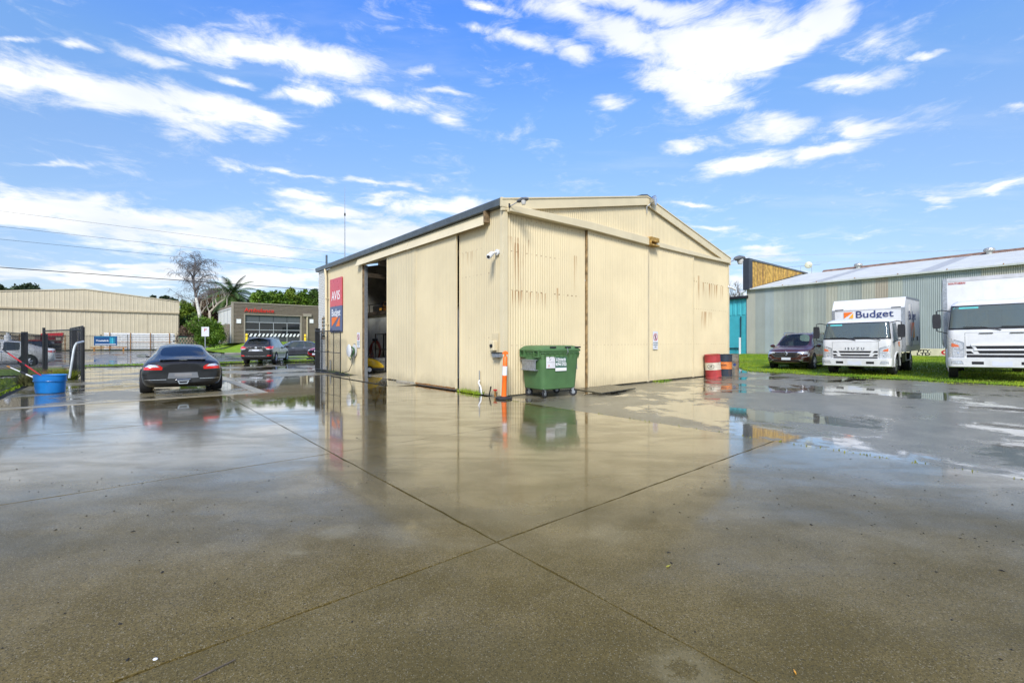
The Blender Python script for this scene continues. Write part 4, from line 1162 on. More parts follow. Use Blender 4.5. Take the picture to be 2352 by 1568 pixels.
# ---- black sports coupe, seen from behind
def coupe():
    global WR_; WR_ = .33
    r = thing('sports_car', 'black two-door sports coupe with red tail lights and mirrors out, facing the gateway', 'car')
    st = [
     (-2.13, H(.30, .50, .70, .34, .80, .55, .74, .72, .55, .79, .42, .81, .82)),
     (-2.05, H(.24, .60, .80, .28, .875, .56, .81, .80, .60, .865, .50, .885, .90)),
     (-1.88, H(.18, .66, .85, .23, .90, .58, .835, .86, .62, .90, .53, .925, .94)),
     (-1.62, H(.16, .68, .87, .20, .905, .60, .84, .90, .62, .955, .53, .985, 1.00)),
     (-1.20, H(.15, .68, .87, .19, .905, .60, .83, .90, .57, 1.07, .49, 1.12, 1.14)),
     (-.78, H(.15, .68, .86, .19, .885, .58, .80, .88, .545, 1.19, .47, 1.245, 1.27)),
     (-.30, H(.15, .68, .86, .19, .875, .58, .79, .87, .52, 1.265, .45, 1.31, 1.335)),
     (.10, H(.15, .68, .86, .19, .875, .58, .79, .87, .515, 1.275, .45, 1.32, 1.345)),
     (.38, H(.15, .68, .86, .19, .875, .58, .79, .87, .52, 1.23, .46, 1.28, 1.305)),
     (1.02, H(.15, .68, .86, .19, .88, .58, .79, .86, .68, .90, .60, .93, .95)),
     (1.25, H(.16, .68, .86, .20, .89, .58, .80, .82, .66, .86, .58, .88, .89)),
     (1.75, H(.18, .60, .80, .22, .86, .50, .76, .70, .60, .74, .52, .76, .77)),
     (2.08, H(.20, .50, .66, .24, .74, .42, .66, .56, .52, .60, .45, .61, .62)),
     (2.20, H(.24, .40, .54, .28, .60, .40, .54, .48, .44, .50, .38, .51, .52))]
    def mf(i, s):
        if s == 6 and i in (3, 4): return 3
        if s == 6 and i == 8: return 1
        if s == 4 and i in (5, 6, 7): return 2
        if s == 4 and i == 4: return 2
        return 0
    wheels = [(-1.17, .78), (-1.17, -.78), (1.25, .78), (1.25, -.78)]
    me = body_shell(st, mf, wheels, .355, crease=[(4, .15), (5, .35)])
    pt = car_paint('black_paint_wet', (.005, .0055, .0065), .0, .45)
    _, bv = split_shell(me, SH, shell_mats(pt), r)
    for (x, y) in wheels:
        make_wheel(r, (x, y+(.02 if y > 0 else -.02), .33), .33, .27 if x < 0 else .235, 1 if y > 0 else -1, 5)
    # tail lamps: white upper reflector over red
    for s in (1, -1):
        L = patch(bv, 'rear', [(s*.45, .655), (s*.83, .665), (s*.83, .735), (s*.44, .72)], MT['red'], r, 'tail_light', 10, 4, .010)
        patch(bv, 'rear', [(s*.50, .725), (s*.81, .738), (s*.72, .80), (s*.58, .785)], MT['lampglass'], L, 'reflector', 8, 3, .012)
        patch(bv, 'rear', [(s*.44, .722), (s*.50, .725), (s*.58, .792), (s*.49, .765)], MT['red'], L, 'lens_edge', 4, 3, .010)
        mr = MB(); rings = []
        for k, (dx, sc) in enumerate(((0, .3), (.02, .9), (.08, 1), (.13, .75), (.16, .3))):
            rings.append([(.72+dx, s*(.97+.125*sc*math.cos(a)), .965+.065*sc*math.sin(a)) for a in np.linspace(0, 2*math.pi, 16, endpoint=False)])
        m = mr.loft(rings).build('wing_mirror', pt, r, smooth=True, fixn=True)
        MB().loft([[(.715, s*(.97+.112*math.cos(a)), .965+.052*math.sin(a)) for a in np.linspace(0, 2*math.pi, 16, endpoint=False)],
                   [(.74, s*(.97+.112*math.cos(a)), .965+.052*math.sin(a)) for a in np.linspace(0, 2*math.pi, 16, endpoint=False)]]).build('mirror_glass', MT['chrome'], m, fixn=True)
        MB().tube([(.78, s*.88, .95), (.80, s*.76, .92)], .025, 8).build('mirror_arm', MT['black'], m)
    # plate, spoiler, vents, exhaust, bumper line, diffuser
    patch(bv, 'rear', [(-.335, .425), (.335, .425), (.31, .575), (-.31, .575)], mat('dark_plate', (.17, .18, .19), .5), r, 'number_plate_recess', 6, 3, .008)
    patch(bv, 'rear', [(-.185, .475), (.185, .475), (.185, .555), (-.185, .555)], mat('dim_plate', (.24, .235, .23), .6), r, 'number_plate', 6, 3, .016)
    sp = MB().box(-2.06, -1.90, -.50, .50, .905, .925).build('spoiler', pt, r, bevel=.012)
    for s in (-1, 1): MB().box(-2.02, -1.98, s*.42-.02, s*.42+.02, .83, .91).build('strut', MT['black'], sp)
    wall_text('Cayman', .055, MT['chrome'], sp, (-2.064, 0, .915), -math.pi/2, bold=.001)
    patch(bv, 'rear', [(-.42, .842), (.42, .842), (.40, .856), (-.40, .856)], MT['black'], r, 'vent', 10, 1, .006)
    patch(bv, 'rear', [(-.44, .800), (.44, .800), (.43, .806), (-.43, .806)], MT['black'], r, 'panel_gap', 10, 1, .004)
    for s in (1, -1):
        patch(bv, 'rear', [(s*.36, .398), (s*.86, .398), (s*.86, .410), (s*.36, .410)], MT['chrome'], r, 'bumper_strip', 10, 1, .006)
    patch(bv, 'rear', [(-.62, .22), (.62, .22), (.60, .30), (-.60, .30)], MT['plastic'], r, 'diffuser', 10, 2, .01)
    ex = MB()
    for i in range(1):
        o = [(-2.20, -.13, .37), (-2.20, .13, .37), (-2.20, .09, .28), (-2.20, -.09, .28)]
        inn = [(-2.20, -.10, .35), (-2.20, .10, .35), (-2.20, .07, .30), (-2.20, -.07, .30)]
        bk_ = [(-1.95, y, z) for _, y, z in o]; ib = [(-2.0, y, z) for _, y, z in inn]
        for k in range(4):
            j = (k+1) % 4
            ex.quad(o[k], o[j], inn[j], inn[k]); ex.quad(o[k], o[j], bk_[j], bk_[k]); ex.quad(inn[k], inn[j], ib[j], ib[k])
    ex.build('exhaust_tip', MT['chrome'], r)
    rs_ = MB(); rs_.box(-2.19, -1.97, -.16, .16, .385, .40); rs_.build('exhaust_surround', MT['chrome'], r, bevel=.006)
    patch(bv, 'rear', [(-.14, .27), (.14, .27), (.17, .40), (-.17, .40)], MT['black'], r, 'exhaust_recess', 4, 2, .004)
    seats(r, [-.15], [.38, -.38], .30, .62)
    MB().box(.35, .85, -.7, .7, .6, .84).build('dashboard', MT['interior'], r, bevel=.08)
    MB().box(-1.9, .5, -.62, .62, .28, .34).build('cabin_floor', MT['interior'], r)
    MB().box(.28, .33, -.11, .11, 1.09, 1.15).build('rear_view_mirror', MT['black'], r, bevel=.02)
    for x0, x1, y in ((-2.0, -.9, .565), (-2.0, -.9, -.565)): pass
    return r
cp = coupe()
place_vehicle(cp, (-1.17, 0), (-9.34, 12.9), math.radians(127))

# ---- sport utility vehicles
def suv(label, paint, name='parked_car', hatch=True, L=4.66, roofz=1.67, rails=True, front='chrome', rear=True, sedan=False):
    global WR_; WR_ = .36
    r = thing(name, label, 'car')
    k = roofz/1.67
    if not sedan:
        st = [
         (-2.33, H(.42, .55, .70, .46, .78, .66, .75, .96, .68, 1.02, .58, 1.05, 1.06)),
         (-2.25, H(.34, .65, .82, .38, .88, .66, .84, 1.00, .74, 1.08, .66, 1.10, 1.12)),
         (-2.12, H(.27, .70, .87, .32, .915, .66, .86, 1.03, .72, 1.17, .63, 1.20, 1.22)),
         (-1.84, H(.24, .72, .88, .29, .92, .66, .86, 1.05, .66, 1.52*k, .57, 1.58*k, 1.62*k)),
         (-1.48, H(.22, .72, .88, .27, .92, .66, .86, 1.04, .66, 1.555*k, .575, 1.615*k, 1.655*k)),
         (-.60, H(.22, .72, .88, .27, .905, .66, .85, 1.00, .665, 1.575*k, .58, 1.63*k, 1.67*k)),
         (-.52, H(.22, .72, .88, .27, .905, .66, .85, .995, .665, 1.575*k, .58, 1.63*k, 1.67*k)),
         (.22, H(.22, .72, .88, .27, .905, .66, .85, .97, .66, 1.55*k, .58, 1.61*k, 1.65*k)),
         (.50, H(.22, .72, .88, .27, .905, .66, .85, .96, .645, 1.50*k, .565, 1.56*k, 1.61*k)),
         (.98, H(.22, .72, .88, .27, .91, .66, .86, .96, .70, 1.22, .62, 1.26, 1.30)),
         (1.32, H(.22, .72, .88, .27, .92, .66, .86, .96, .76, 1.02, .68, 1.04, 1.06)),
         (1.75, H(.24, .70, .87, .30, .92, .66, .84, .92, .72, .985, .60, 1.00, 1.03)),
         (2.10, H(.28, .64, .82, .34, .88, .60, .80, .85, .66, .92, .54, .94, .96)),
         (2.28, H(.32, .55, .74, .38, .80, .60, .72, .80, .60, .85, .50, .87, .88)),
         (2.34, H(.38, .48, .66, .44, .72, .60, .64, .74, .54, .79, .45, .80, .80))]
        def mf(i, s):
            if s <= 1: return 4
            if s == 6 and i == 2: return 3
            if s == 6 and i in (8, 9): return 1
            if s == 4 and i in (4, 6, 7, 8): return 2
            if s == 4 and i == 3: return 0
            return 0
    else:
        st = [
         (-2.33, H(.38, .50, .66, .42, .76, .66, .70, .90, .60, .96, .50, .98, .99)),
         (-2.24, H(.30, .62, .78, .34, .85, .64, .80, .93, .68, 1.0, .58, 1.02, 1.03)),
         (-1.90, H(.22, .68, .84, .27, .89, .62, .83, .95, .68, 1.03, .60, 1.05, 1.06)),
         (-1.62, H(.20, .68, .85, .25, .895, .62, .83, .95, .62, 1.13, .54, 1.16, 1.18)),
         (-1.05, H(.20, .68, .85, .25, .895, .62, .82, .94, .58, 1.36, .50, 1.40, 1.425)),
         (-.45, H(.20, .68, .85, .25, .88, .62, .81, .92, .58, 1.41, .50, 1.45, 1.475)),
         (-.38, H(.20, .68, .85, .25, .88, .62, .81, .92, .58, 1.41, .50, 1.45, 1.475)),
         (.30, H(.20, .68, .85, .25, .88, .62, .81, .90, .58, 1.40, .50, 1.44, 1.465)),
         (.45, H(.20, .68, .85, .25, .88, .62, .81, .90, .575, 1.37, .50, 1.41, 1.43)),
         (.95, H(.20, .68, .85, .25, .88, .62, .81, .89, .66, 1.12, .58, 1.15, 1.18)),
         (1.30, H(.20, .68, .85, .25, .89, .62, .81, .88, .70, .94, .62, .96, .98)),
         (1.75, H(.22, .66, .83, .27, .88, .58, .79, .82, .66, .88, .56, .90, .92)),
         (2.15, H(.26, .58, .76, .31, .82, .54, .72, .72, .60, .78, .50, .80, .81)),
         (2.30, H(.32, .48, .64, .37, .70, .52, .62, .64, .52, .68, .45, .69, .70))]
        def mf(i, s):
            if s == 0: return 4
            if s == 6 and i == 3: return 3
            if s == 6 and i in (8, 9): return 1
            if s == 4 and i in (4, 6, 7, 8): return 2
            return 0
    wheels = [(-1.34, .78), (-1.34, -.78), (1.38, .78), (1.38, -.78)]
    me = body_shell(st, mf, wheels, .40 if not sedan else .375, crease=[(4, .45), (5, .4), (3, .15)])
    _, bv = split_shell(me, SH, shell_mats(paint), r)
    R = .36 if not sedan else .33
    for (x, y) in wheels:
        make_wheel(r, (x, y+(.02 if y > 0 else -.02), R), R, .225, 1 if y > 0 else -1, 5 if not sedan else 7)
    for s in (1, -1):
        mr = MB().loft([[(1.0+dx, s*(.99+.10*sc*math.cos(a)), 1.06+.075*sc*math.sin(a)) for a in np.linspace(0, 2*math.pi, 12, endpoint=False)] for dx, sc in ((-.09, .7), (-.07, 1), (0, .95), (.08, .5))])
        m = mr.build('wing_mirror', paint, r, smooth=True, fixn=True)
        MB().box(.96, 1.03, min(s*.80, s*.92), max(s*.80, s*.92), 1.0, 1.05).build('mirror_arm', MT['plastic'], m)
        if rails and not sedan:
            MB().tube([(-1.75, s*.60, 1.55), (-1.55, s*.60, 1.635), (-.6, s*.605, 1.665), (.3, s*.60, 1.645), (.55, s*.59, 1.57)], .022, 8).build('roof_rail', MT['alloy'], r, smooth=True)
        # door seams and handles
        for x0 in ((-.50, .42, 1.28) if not sedan else (-.42, .42, 1.25)):
            patch(bv, 'left' if s > 0 else 'right', [(x0, .36), (x0+.012, .36), (x0+.012, .95), (x0, .95)], MT['black'], r, 'door_gap', 1, 8, .002)
        for x0 in (-.28, .62):
            patch(bv, 'left' if s > 0 else 'right', [(x0-.2, .86), (x0, .86), (x0, .885), (x0-.2, .885)], MT['chrome'], r, 'door_handle', 3, 1, .025)
        patch(bv, 'left' if s > 0 else 'right', [(-.9, .36), (.9, .36), (.9, .385), (-.9, .385)], MT['alloy'], r, 'sill_strip', 8, 1, .01)
    seats(r, [.25, -.7], [.4, -.4], .45 if not sedan else .3, .70 if not sedan else .62)
    MB().box(.75, 1.25, -.75, .75, .7, .98 if not sedan else .9).build('dashboard', MT['interior'], r, bevel=.08)
    MB().box(-2.0, 1.2, -.7, .7, .36, .42).build('cabin_floor', MT['interior'], r)
    MB().box(.5, .55, -.12, .12, 1.40*k, 1.46*k).build('rear_view_mirror', MT['black'], r, bevel=.02)
    return r, bv

def suv_rear(r, bv):
    for s in (1, -1):
        L = patch(bv, 'rear', [(s*.50, 1.00), (s*.90, .92), (s*.92, 1.10), (s*.78, 1.12)], MT['red'], r, 'tail_light', 10, 4, .012)
        patch(bv, 'right' if s < 0 else 'left', [(-2.20, .93), (-1.90, 1.04), (-1.90, 1.08), (-2.20, 1.12)], MT['red'], L, 'lens_edge', 6, 3, .012)
        patch(bv, 'rear', [(s*.60, .905), (s*.88, .895), (s*.90, .93), (s*.56, .985)], MT['lampglass'], L, 'reflector', 6, 2, .010)
        patch(bv, 'rear', [(s*.60, .50), (s*.88, .50), (s*.88, .56), (s*.66, .56)], MT['red'], r, 'fog_reflector', 6, 1, .012)
        patch(bv, 'rear', [(s*.58, .44), (s*.90, .44), (s*.90, .60), (s*.72, .60)], MT['plastic'], r, 'bumper_corner', 6, 2, .008)
    patch(bv, 'rear', [(-.42, .925), (.42, .925), (.42, .945), (-.42, .945)], MT['chrome'], r, 'tailgate_strip', 8, 1, .014)
    patch(bv, 'rear', [(-.42, .80), (.42, .80), (.34, .905), (-.34, .905)], MT['alloy'], r, 'plate_recess', 8, 2, .006)
    p = patch(bv, 'rear', [(-.19, .815), (.19, .815), (.19, .90), (-.19, .90)], MT['plate'], r, 'number_plate', 4, 1, .014)
    MB().lathe([(0, 0), (.075, 0), (.075, -.02), (0, -.025)], 20, axis='x').build('badge', MT['chrome'], r, loc=(-2.315, 0, 1.0))
    patch(bv, 'rear', [(-.66, .66), (.66, .66), (.70, .775), (-.70, .775)], MT['black'], r, 'bumper_recess', 8, 2, .004)
    patch(bv, 'rear', [(-.55, .50), (.55, .50), (.55, .525), (-.55, .525)], MT['chrome'], r, 'bumper_strip', 8, 1, .014)
    MB().box(-2.05, -1.86, -.55, .55, 1.61, 1.645).build('roof_spoiler', MT['black'], r, bevel=.015)
    MB().tube([(-1.7, 0, 1.64), (-1.78, 0, 1.75)], [.03, .01], 8).build('antenna', MT['black'], r)
    MB().tube([(-2.17, -.25, 1.17), (-2.08, .18, 1.30)], .012, 6).build('rear_wiper', MT['black'], r)

def suv_front(r, bv):
    ch, bk_ = MT['chrome'], MT['black']
    patch(bv, 'front', [(-.50, .58), (.50, .58), (.62, .84), (-.62, .84)], bk_, r, 'grille', 10, 4, .004)
    for z, w in ((.80, .60), (.75, .57), (.70, .54), (.65, .50)):
        patch(bv, 'front', [(-w, z), (w, z), (w, z+.016), (-w, z+.016)], ch, r, 'grille_bar', 12, 1, .014)
    patch(bv, 'front', [(-.42, .575), (.42, .575), (.44, .597), (-.44, .597)], ch, r, 'grille_rim', 10, 1, .018)
    for s in (1, -1):
        patch(bv, 'front', [(s*.42, .585), (s*.46, .585), (s*.62, .70), (s*.58, .70)], ch, r, 'grille_rim', 3, 4, .016)
        Lm = patch(bv, 'front', [(s*.46, .755), (s*.84, .72), (s*.86, .84), (s*.48, .825)], MT['lampglass'], r, 'headlight', 10, 3, .014)
        patch(bv, 'front', [(s*.52, .735), (s*.84, .70), (s*.84, .715), (s*.52, .75)], ch, Lm, 'lamp_trim', 6, 1, .018)
        patch(bv, 'front', [(s*.82, .62), (s*.855, .62), (s*.86, .74), (s*.83, .74)], MT['lampglass'], r, 'running_lamp', 2, 4, .014)
        patch(bv, 'front', [(s*.62, .56), (s*.82, .61), (s*.82, .63), (s*.62, .575)], MT['lampglass'], r, 'running_lamp', 5, 1, .012)
        patch(bv, 'front', [(s*.36, .485), (s*.84, .475), (s*.84, .495), (s*.36, .503)], ch, r, 'bumper_strip', 8, 1, .014)
        patch(bv, 'front', [(s*.50, .485), (s*.56, .485), (s*.70, .40), (s*.64, .40)], MT['alloy'], r, 'bumper_blade', 3, 3, .014)
        patch(bv, 'front', [(s*.64, .385), (s*.84, .385), (s*.84, .41), (s*.64, .41)], MT['alloy'], r, 'bumper_blade', 5, 1, .014)
        patch(bv, 'front', [(s*.58, .40), (s*.84, .40), (s*.84, .48), (s*.50, .48)], bk_, r, 'intake', 5, 2, .004)
    patch(bv, 'front', [(-.48, .36), (.48, .36), (.56, .48), (-.56, .48)], bk_, r, 'intake', 8, 2, .004)
    patch(bv, 'front', [(-.56, .335), (.56, .335), (.52, .36), (-.52, .36)], MT['alloy'], r, 'skid_strip', 8, 1, .012)
    MB().box(2.355, 2.37, -.19, .19, .47, .575).build('number_plate', MT['plate'], r, bevel=.004)
    d = MB(); 
    for (a, c_) in ((.115, .055),):
        o = [(2.375, 0, .75+a), (2.375, a*.72, .75), (2.375, 0, .75-a), (2.375, -a*.72, .75)]
        i_ = [(2.38, 0, .75+c_), (2.38, c_*.55, .75), (2.38, 0, .75-c_), (2.38, -c_*.55, .75)]
        for k in range(4):
            j = (k+1) % 4; d.quad(o[k], o[j], i_[j], i_[k]); d.quad(o[j], o[k], (2.33, o[k][1], o[k][2]), (2.33, o[j][1], o[j][2]))
    d.build('badge', ch, r)

pk = car_paint('dark_grey_paint', (.018, .019, .021), .1, .35)
v, bv = suv('dark grey family car seen from behind, parked near the road beyond the driveway', pk, rails=True)
suv_rear(v, bv)
place_vehicle(v, (-1.34, 0), (-15.95, 28.9), math.radians(103))
pk = car_paint('dark_maroon_paint', (.075, .022, .013), .1, .4)
v, bv = suv('dark maroon SUV with chrome grille parked on grass by the grey shed', pk)
suv_front(v, bv)
place_vehicle(v, (2.33, 0), (12.75, 21.15), math.radians(-137)); v.scale = (1, 1, 1.07)
pk = car_paint('grey_paint', (.10, .105, .11), .6)
v, bv = suv('mid grey sedan passing on the road, half hidden behind the dark family car', pk, name='car', sedan=True)
v.location = (*Wp(4.1, 33.5)[:2], 0); v.rotation_euler = (0, 0, AX+math.pi)
pk = car_paint('bright_red_paint', (.42, .012, .02), .3)
v, bv = suv('bright red car half hidden by the end of the shed behind the open gate', pk, sedan=False, roofz=1.55, rails=False)
suv_front(v, bv)
v.location = (-12.6, 33.6, 0); v.rotation_euler = (0, 0, math.radians(-118))
pk = car_paint('white_car_paint', (.74, .74, .72), 0, .4)
v, bv = suv('white sedan parked behind the chain link fence at the left edge', pk, sedan=True)
for s in (1, -1):
    patch(bv, 'rear', [(s*.45, .80), (s*.80, .80), (s*.84, .90), (s*.50, .92)], MT['red'], v, 'tail_light', 8, 3, .01)
    patch(bv, 'left' if s > 0 else 'right', [(-2.24, .80), (-2.05, .86), (-1.95, .91), (-2.24, .91)], MT['red'], v, 'tail_light_wrap', 6, 3, .012)
place_vehicle(v, (-2.33, 0), (-25.4, 25.3), AX+math.pi+.05)
r = thing('bottle', 'white plastic bottle standing on the roof of the white sedan', 'bottle', (-26.6, 24.0, 1.44))
MB().lathe([(0, 0), (.12, 0), (.13, .03), (.13, .26), (.05, .34), (.05, .38), (0, .38)], 18).build('flask', MT['whiteflat'], r, smooth=True)
MB().lathe([(.06, .37), (.06, .43), (0, .43)], 14).build('cap', MT['whiteflat'], r)

# ------------------------------------------------------------------ trucks
TG = mat_glass('truck_windscreen', tint=(.62, .72, .70), trans=.55, base=(.20, .25, .24))
def plan(xb, xf, w, rad, n=5, bulge=.03):
    """half rounded plan of a cab: from rear right corner, round the nose, to rear left"""
    pts = [(xb, -w/2), (xb*.6+xf*.4, -w/2)]
    for k in range(n+1):
        a = -math.pi/2+(math.pi/2)*k/n
        pts.append((xf-rad+rad*math.cos(a), -w/2+rad+rad*math.sin(a)))
    for u in (-.5, 0, .5): pts.append((xf+bulge*(1-u*u), u*(w/2-rad)))
    for k in range(n+1):
        a = (math.pi/2)*k/n
        pts.append((xf-rad+rad*math.cos(a), w/2-rad+rad*math.sin(a)))
    pts += [(xb*.6+xf*.4, w/2), (xb, w/2)]
    return pts
def truck(label, w, h, cabL, box, axle_f, wb, wr, name, logo=True, big=False, dual=True):
    """origin on the ground under the front bumper, +x forward"""
    global WR_; WR_ = wr
    r = thing('box_truck', label, 'truck')
    wp = MT['white']; bk_ = MT['black']
    z0 = .50*h/2.15; zb = .64*h; zt = h*.945
    lv = [(z0+.12, 0, w*.96, .10), (z0+.16, -.0, w, .14), (zb-.20, -.0, w, .16), (zb-.05, -.01, w, .17), (zb, -.02, w*.995, .18),
          (zb+.06, -.035, w*.99, .18), (zt-.04, -.20, w*.93, .17), (zt, -.22, w*.92, .17), (zt+.03, -.25, w*.91, .18), (h-.03, -.34, w*.86, .22), (h+.02, -.50, w*.78, .20)]
    rings = []
    for z, dx, ww, rad in lv:
        rings.append([(x, y, z) for x, y in plan(-cabL, dx, ww, rad)])
    nn = len(rings[0])
    def mf(i, j):
        # glass rows 5; frame rows 4 and 6
        front = 4 <= j <= nn-6
        side = (j in (0, 1)) or (j in (nn-3, nn-2)) 
        if i == 5 and front: return 1
        if i in (4, 6) and 3 <= j <= nn-5: return 4
        if i == 5 and j in (3, nn-5): return 4
        return 0
    mb = MB(); mb.loft(rings, mf=mf)
    tmp = mb.build('shell', [bk_]*6, fixn=True)
    for wy in (w/2-.12, -w/2+.12):
        c = MB(); sg = 1 if wy > 0 else -1; y0, y1 = sorted((wy-sg*.25, wy+sg*.5))
        c.lathe([(0, y0), (wr+.08, y0), (wr+.08, y1), (0, y1)], 32, axis='y', org=(-axle_f, 0, wr), m=5)
        co = c.build('cut', [bk_]*6, fixn=True)
        bo = tmp.modifiers.new('b', 'BOOLEAN'); bo.object = co; bo.operation = 'DIFFERENCE'; bo.solver = 'EXACT'
    me = eval_mesh(tmp)
    for o in [tmp]+[m.object for m in tmp.modifiers]: bpy.data.objects.remove(o)
    nm = dict(SH); nm[0] = 'cab'; nm[4] = 'window_seal'
    mats = {0: wp, 1: TG, 2: MT['darkglass'], 3: MT['glass'], 4: bk_, 5: bk_}
    _, bv = split_shell(me, nm, mats, r)
    zl = lambda f: z0+(zb-z0)*f
    W2 = w/2
    # bumper with cut-outs
    bm_ = MB(); rg = []
    for z, dx, rad in ((z0-.16, -.03, .12), (z0-.13, .06, .16), (z0+.14, .07, .16), (z0+.155, .03, .14)):
        rg.append([(x, y, z) for x, y in plan(-.42, dx, w*1.01, rad)])
    bp = bm_.loft(rg).build('bumper', wp, r, smooth=True, fixn=True)
    bb = bmesh.new(); bb.from_mesh(bp.data); bvb = BVHTree.FromBMesh(bb); bb.free()
    for s in (1, -1):
        patch(bvb, 'front', [(s*W2*.33, z0-.05), (s*W2*.55, z0-.05), (s*W2*.55, z0+.04), (s*W2*.33, z0+.04)], bk_, r, 'bumper_slot', 3, 1, .004)
        patch(bvb, 'front', [(s*W2*.72, z0-.03), (s*W2*.93, z0-.03), (s*W2*.91, z0+.045), (s*W2*.76, z0+.045)], MT['lampglass'], r, 'fog_lamp', 4, 1, .008)
        patch(bvb, 'front', [(s*W2*.70, z0-.045), (s*W2*.95, z0-.045), (s*W2*.93, z0+.06), (s*W2*.74, z0+.06)], MT['galv'], r, 'fog_lamp_rim', 4, 1, .003)
        # headlights: clear lower bowl, amber and clear upper wedge
        hl = patch(bv, 'front', [(s*W2*.70, zl(.17)), (s*W2*.965, zl(.17)), (s*W2*.975, zl(.40)), (s*W2*.70, zl(.39))], MT['lampglass'], r, 'headlight', 5, 3, .008)
        patch(bv, 'front', [(s*W2*.70, zl(.41)), (s*W2*.975, zl(.42)), (s*W2*.98, zl(.74)), (s*W2*.72, zl(.58))], MT['lampglass'], hl, 'indicator_glass', 5, 3, .008)
        patch(bv, 'front', [(s*W2*.78, zl(.48)), (s*W2*.93, zl(.48)), (s*W2*.93, zl(.60)), (s*W2*.80, zl(.54))], MT['orange'], hl, 'indicator', 4, 2, .012)
        MB().lathe([(0, .02), (.07, .0), (.09, -.02)], 16, axis='x').build('bowl', MT['chrome'], hl, loc=(-.0, s*W2*.80, zl(.29)))
        patch(bv, 'front', [(s*W2*.685, zl(.15)), (s*W2*.98, zl(.15)), (s*W2*.99, zl(.76)), (s*W2*.685, zl(.62))], MT['galv'], hl, 'lamp_rim', 5, 3, .003)
        # side gills
        for f0 in (.42, .27):
            patch(bv, 'front', [(s*W2*.50, zl(f0)), (s*W2*.64, zl(f0)), (s*W2*.65, zl(f0+.08)), (s*W2*.56, zl(f0+.08))], bk_, r, 'gill', 3, 1, .005)
        # wipers
        pw = [(-.01 if big else -.005, s*.15+.25, zb-.02), (-.02, s*.15+.1, zb+.06), (-.06, s*.15-.35, zb+.13)]
        xs = []
        MB().tube([(.035, s*W2*.35+.42, zb-.03), (.03, s*W2*.35+.05, zb+.075), (.022, s*W2*.35-.42, zb+.085)], .012, 6).build('wiper', bk_, r)
        # mirrors
        ym = s*(W2+.26)
        mr = MB().loft([[(-.30+dx, ym+sg_*.105*sc, zm_) for sg_, zm_ in ((-1, zb+.10), (-1.05, zb+.30), (-1, zb+.50), (-.8, zb+.54), (.8, zb+.54), (1, zb+.5), (1.05, zb+.30), (1, zb+.10), (.8, zb+.06), (-.8, zb+.06))] for dx, sc in ((0, 1), (.05, 1), (.09, .85))])
        m = mr.build('wing_mirror', MT['plastic'], r, smooth=False, fixn=True)
        MB().tube([(-.27, ym, zb+.52), (-.27, ym, zb+.64), (-.30, ym-s*.12, zb+.67), (-.32, s*W2*.94, zb+.62)], .016, 8).build('mirror_arm', bk_, m, smooth=True)
        MB().tube([(-.27, ym, zb+.08), (-.27, ym, zb-.02), (-.30, ym-s*.12, zb-.06), (-.30, s*W2*.985, zb-.12)], .016, 8).build('mirror_arm', bk_, m, smooth=True)
        # side window and door line
        side = 'left' if s > 0 else 'right'
        patch(bv, side, [(-cabL+.45, zb-.02), (-.50, zb-.16), (-.66, zt-.06), (-cabL+.45, zt-.04)], MT['darkglass'], r, 'side_window', 5, 5, .006)
        patch(bv, side, [(-cabL+.38, z0+.3), (-cabL+.395, z0+.3), (-cabL+.395, zt), (-cabL+.38, zt)], bk_, r, 'door_gap', 1, 6, .003)
        # steps and arch lip
        lip = MB(); lip.tube([(-axle_f+(wr+.09)*math.cos(a), s*(W2+.005), wr+(wr+.09)*math.sin(a)) for a in np.linspace(-.1, math.pi+.1, 18)], .03, 6); lip.build('arch_lip', wp, r, smooth=True)
    # grille slots
    for (f0, f1, ww, t) in ((.42, .50, .48, .04), (.28, .36, .44, .04), (.16, .24, .64, 0)):
        patch(bv, 'front', [(-W2*(ww-t), zl(f0)), (W2*(ww-t), zl(f0)), (W2*ww, zl(f1)), (-W2*ww, zl(f1))], bk_, r, 'grille_slot', 10, 2, .005)
    for (f0, f1, ww) in (((.51, .555, .56), (.37, .41, .50)) if big else ()):
        patch(bv, 'front', [(-W2*ww, zl(f0)), (W2*ww, zl(f0)), (W2*ww, zl(f1)), (-W2*ww, zl(f1))], MT['whiteflat'], r, 'grille_bar', 10, 1, .03)
    if big:
        for s in (1, -1): patch(bv, 'front', [(s*W2*.15, zb-.13), (s*W2*.40, zb-.13), (s*W2*.40, zb-.11), (s*W2*.15, zb-.11)], bk_, r, 'grab_handle', 3, 1, .03)
    patch(bv, 'front', [(-W2*.66, zl(.16)), (W2*.66, zl(.16)), (W2*.66, zb-.08), (-W2*.66, zb-.08)], mat('panel_line', (.25, .25, .25), .5), r, 'panel_gap', 8, 4, -.004, .002)
    pf = MB(); pz = z0
    for s in (1, -1): patch(bv, 'front', [(s*W2*.665, zl(.2)), (s*W2*.672, zl(.2)), (s*W2*.672, zb-.10), (s*W2*.665, zb-.10)], MT['joint'], r, 'panel_gap', 1, 5, .002)
    patch(bv, 'front', [(-W2*.67, zb-.105), (W2*.67, zb-.105), (W2*.67, zb-.10), (-W2*.67, zb-.10)], MT['joint'], r, 'panel_gap', 8, 1, .002)
    if logo: wall_text('I S U Z U', .135, MT['plastic'], r, (.040, 0, zl(.60)), math.pi/2, bold=0, sx=1.2)
    wall_text('NQR 450' if big else 'NNR 45-150', .045, MT['galv'], r, (.03, W2*.56 if not big else -W2*.5, zb-.16), math.pi/2) if False else None
    MB().box(.085, .095, -.22, .22, z0-.10, z0+.06).build('number_plate', MT['plate'], r, bevel=.003)
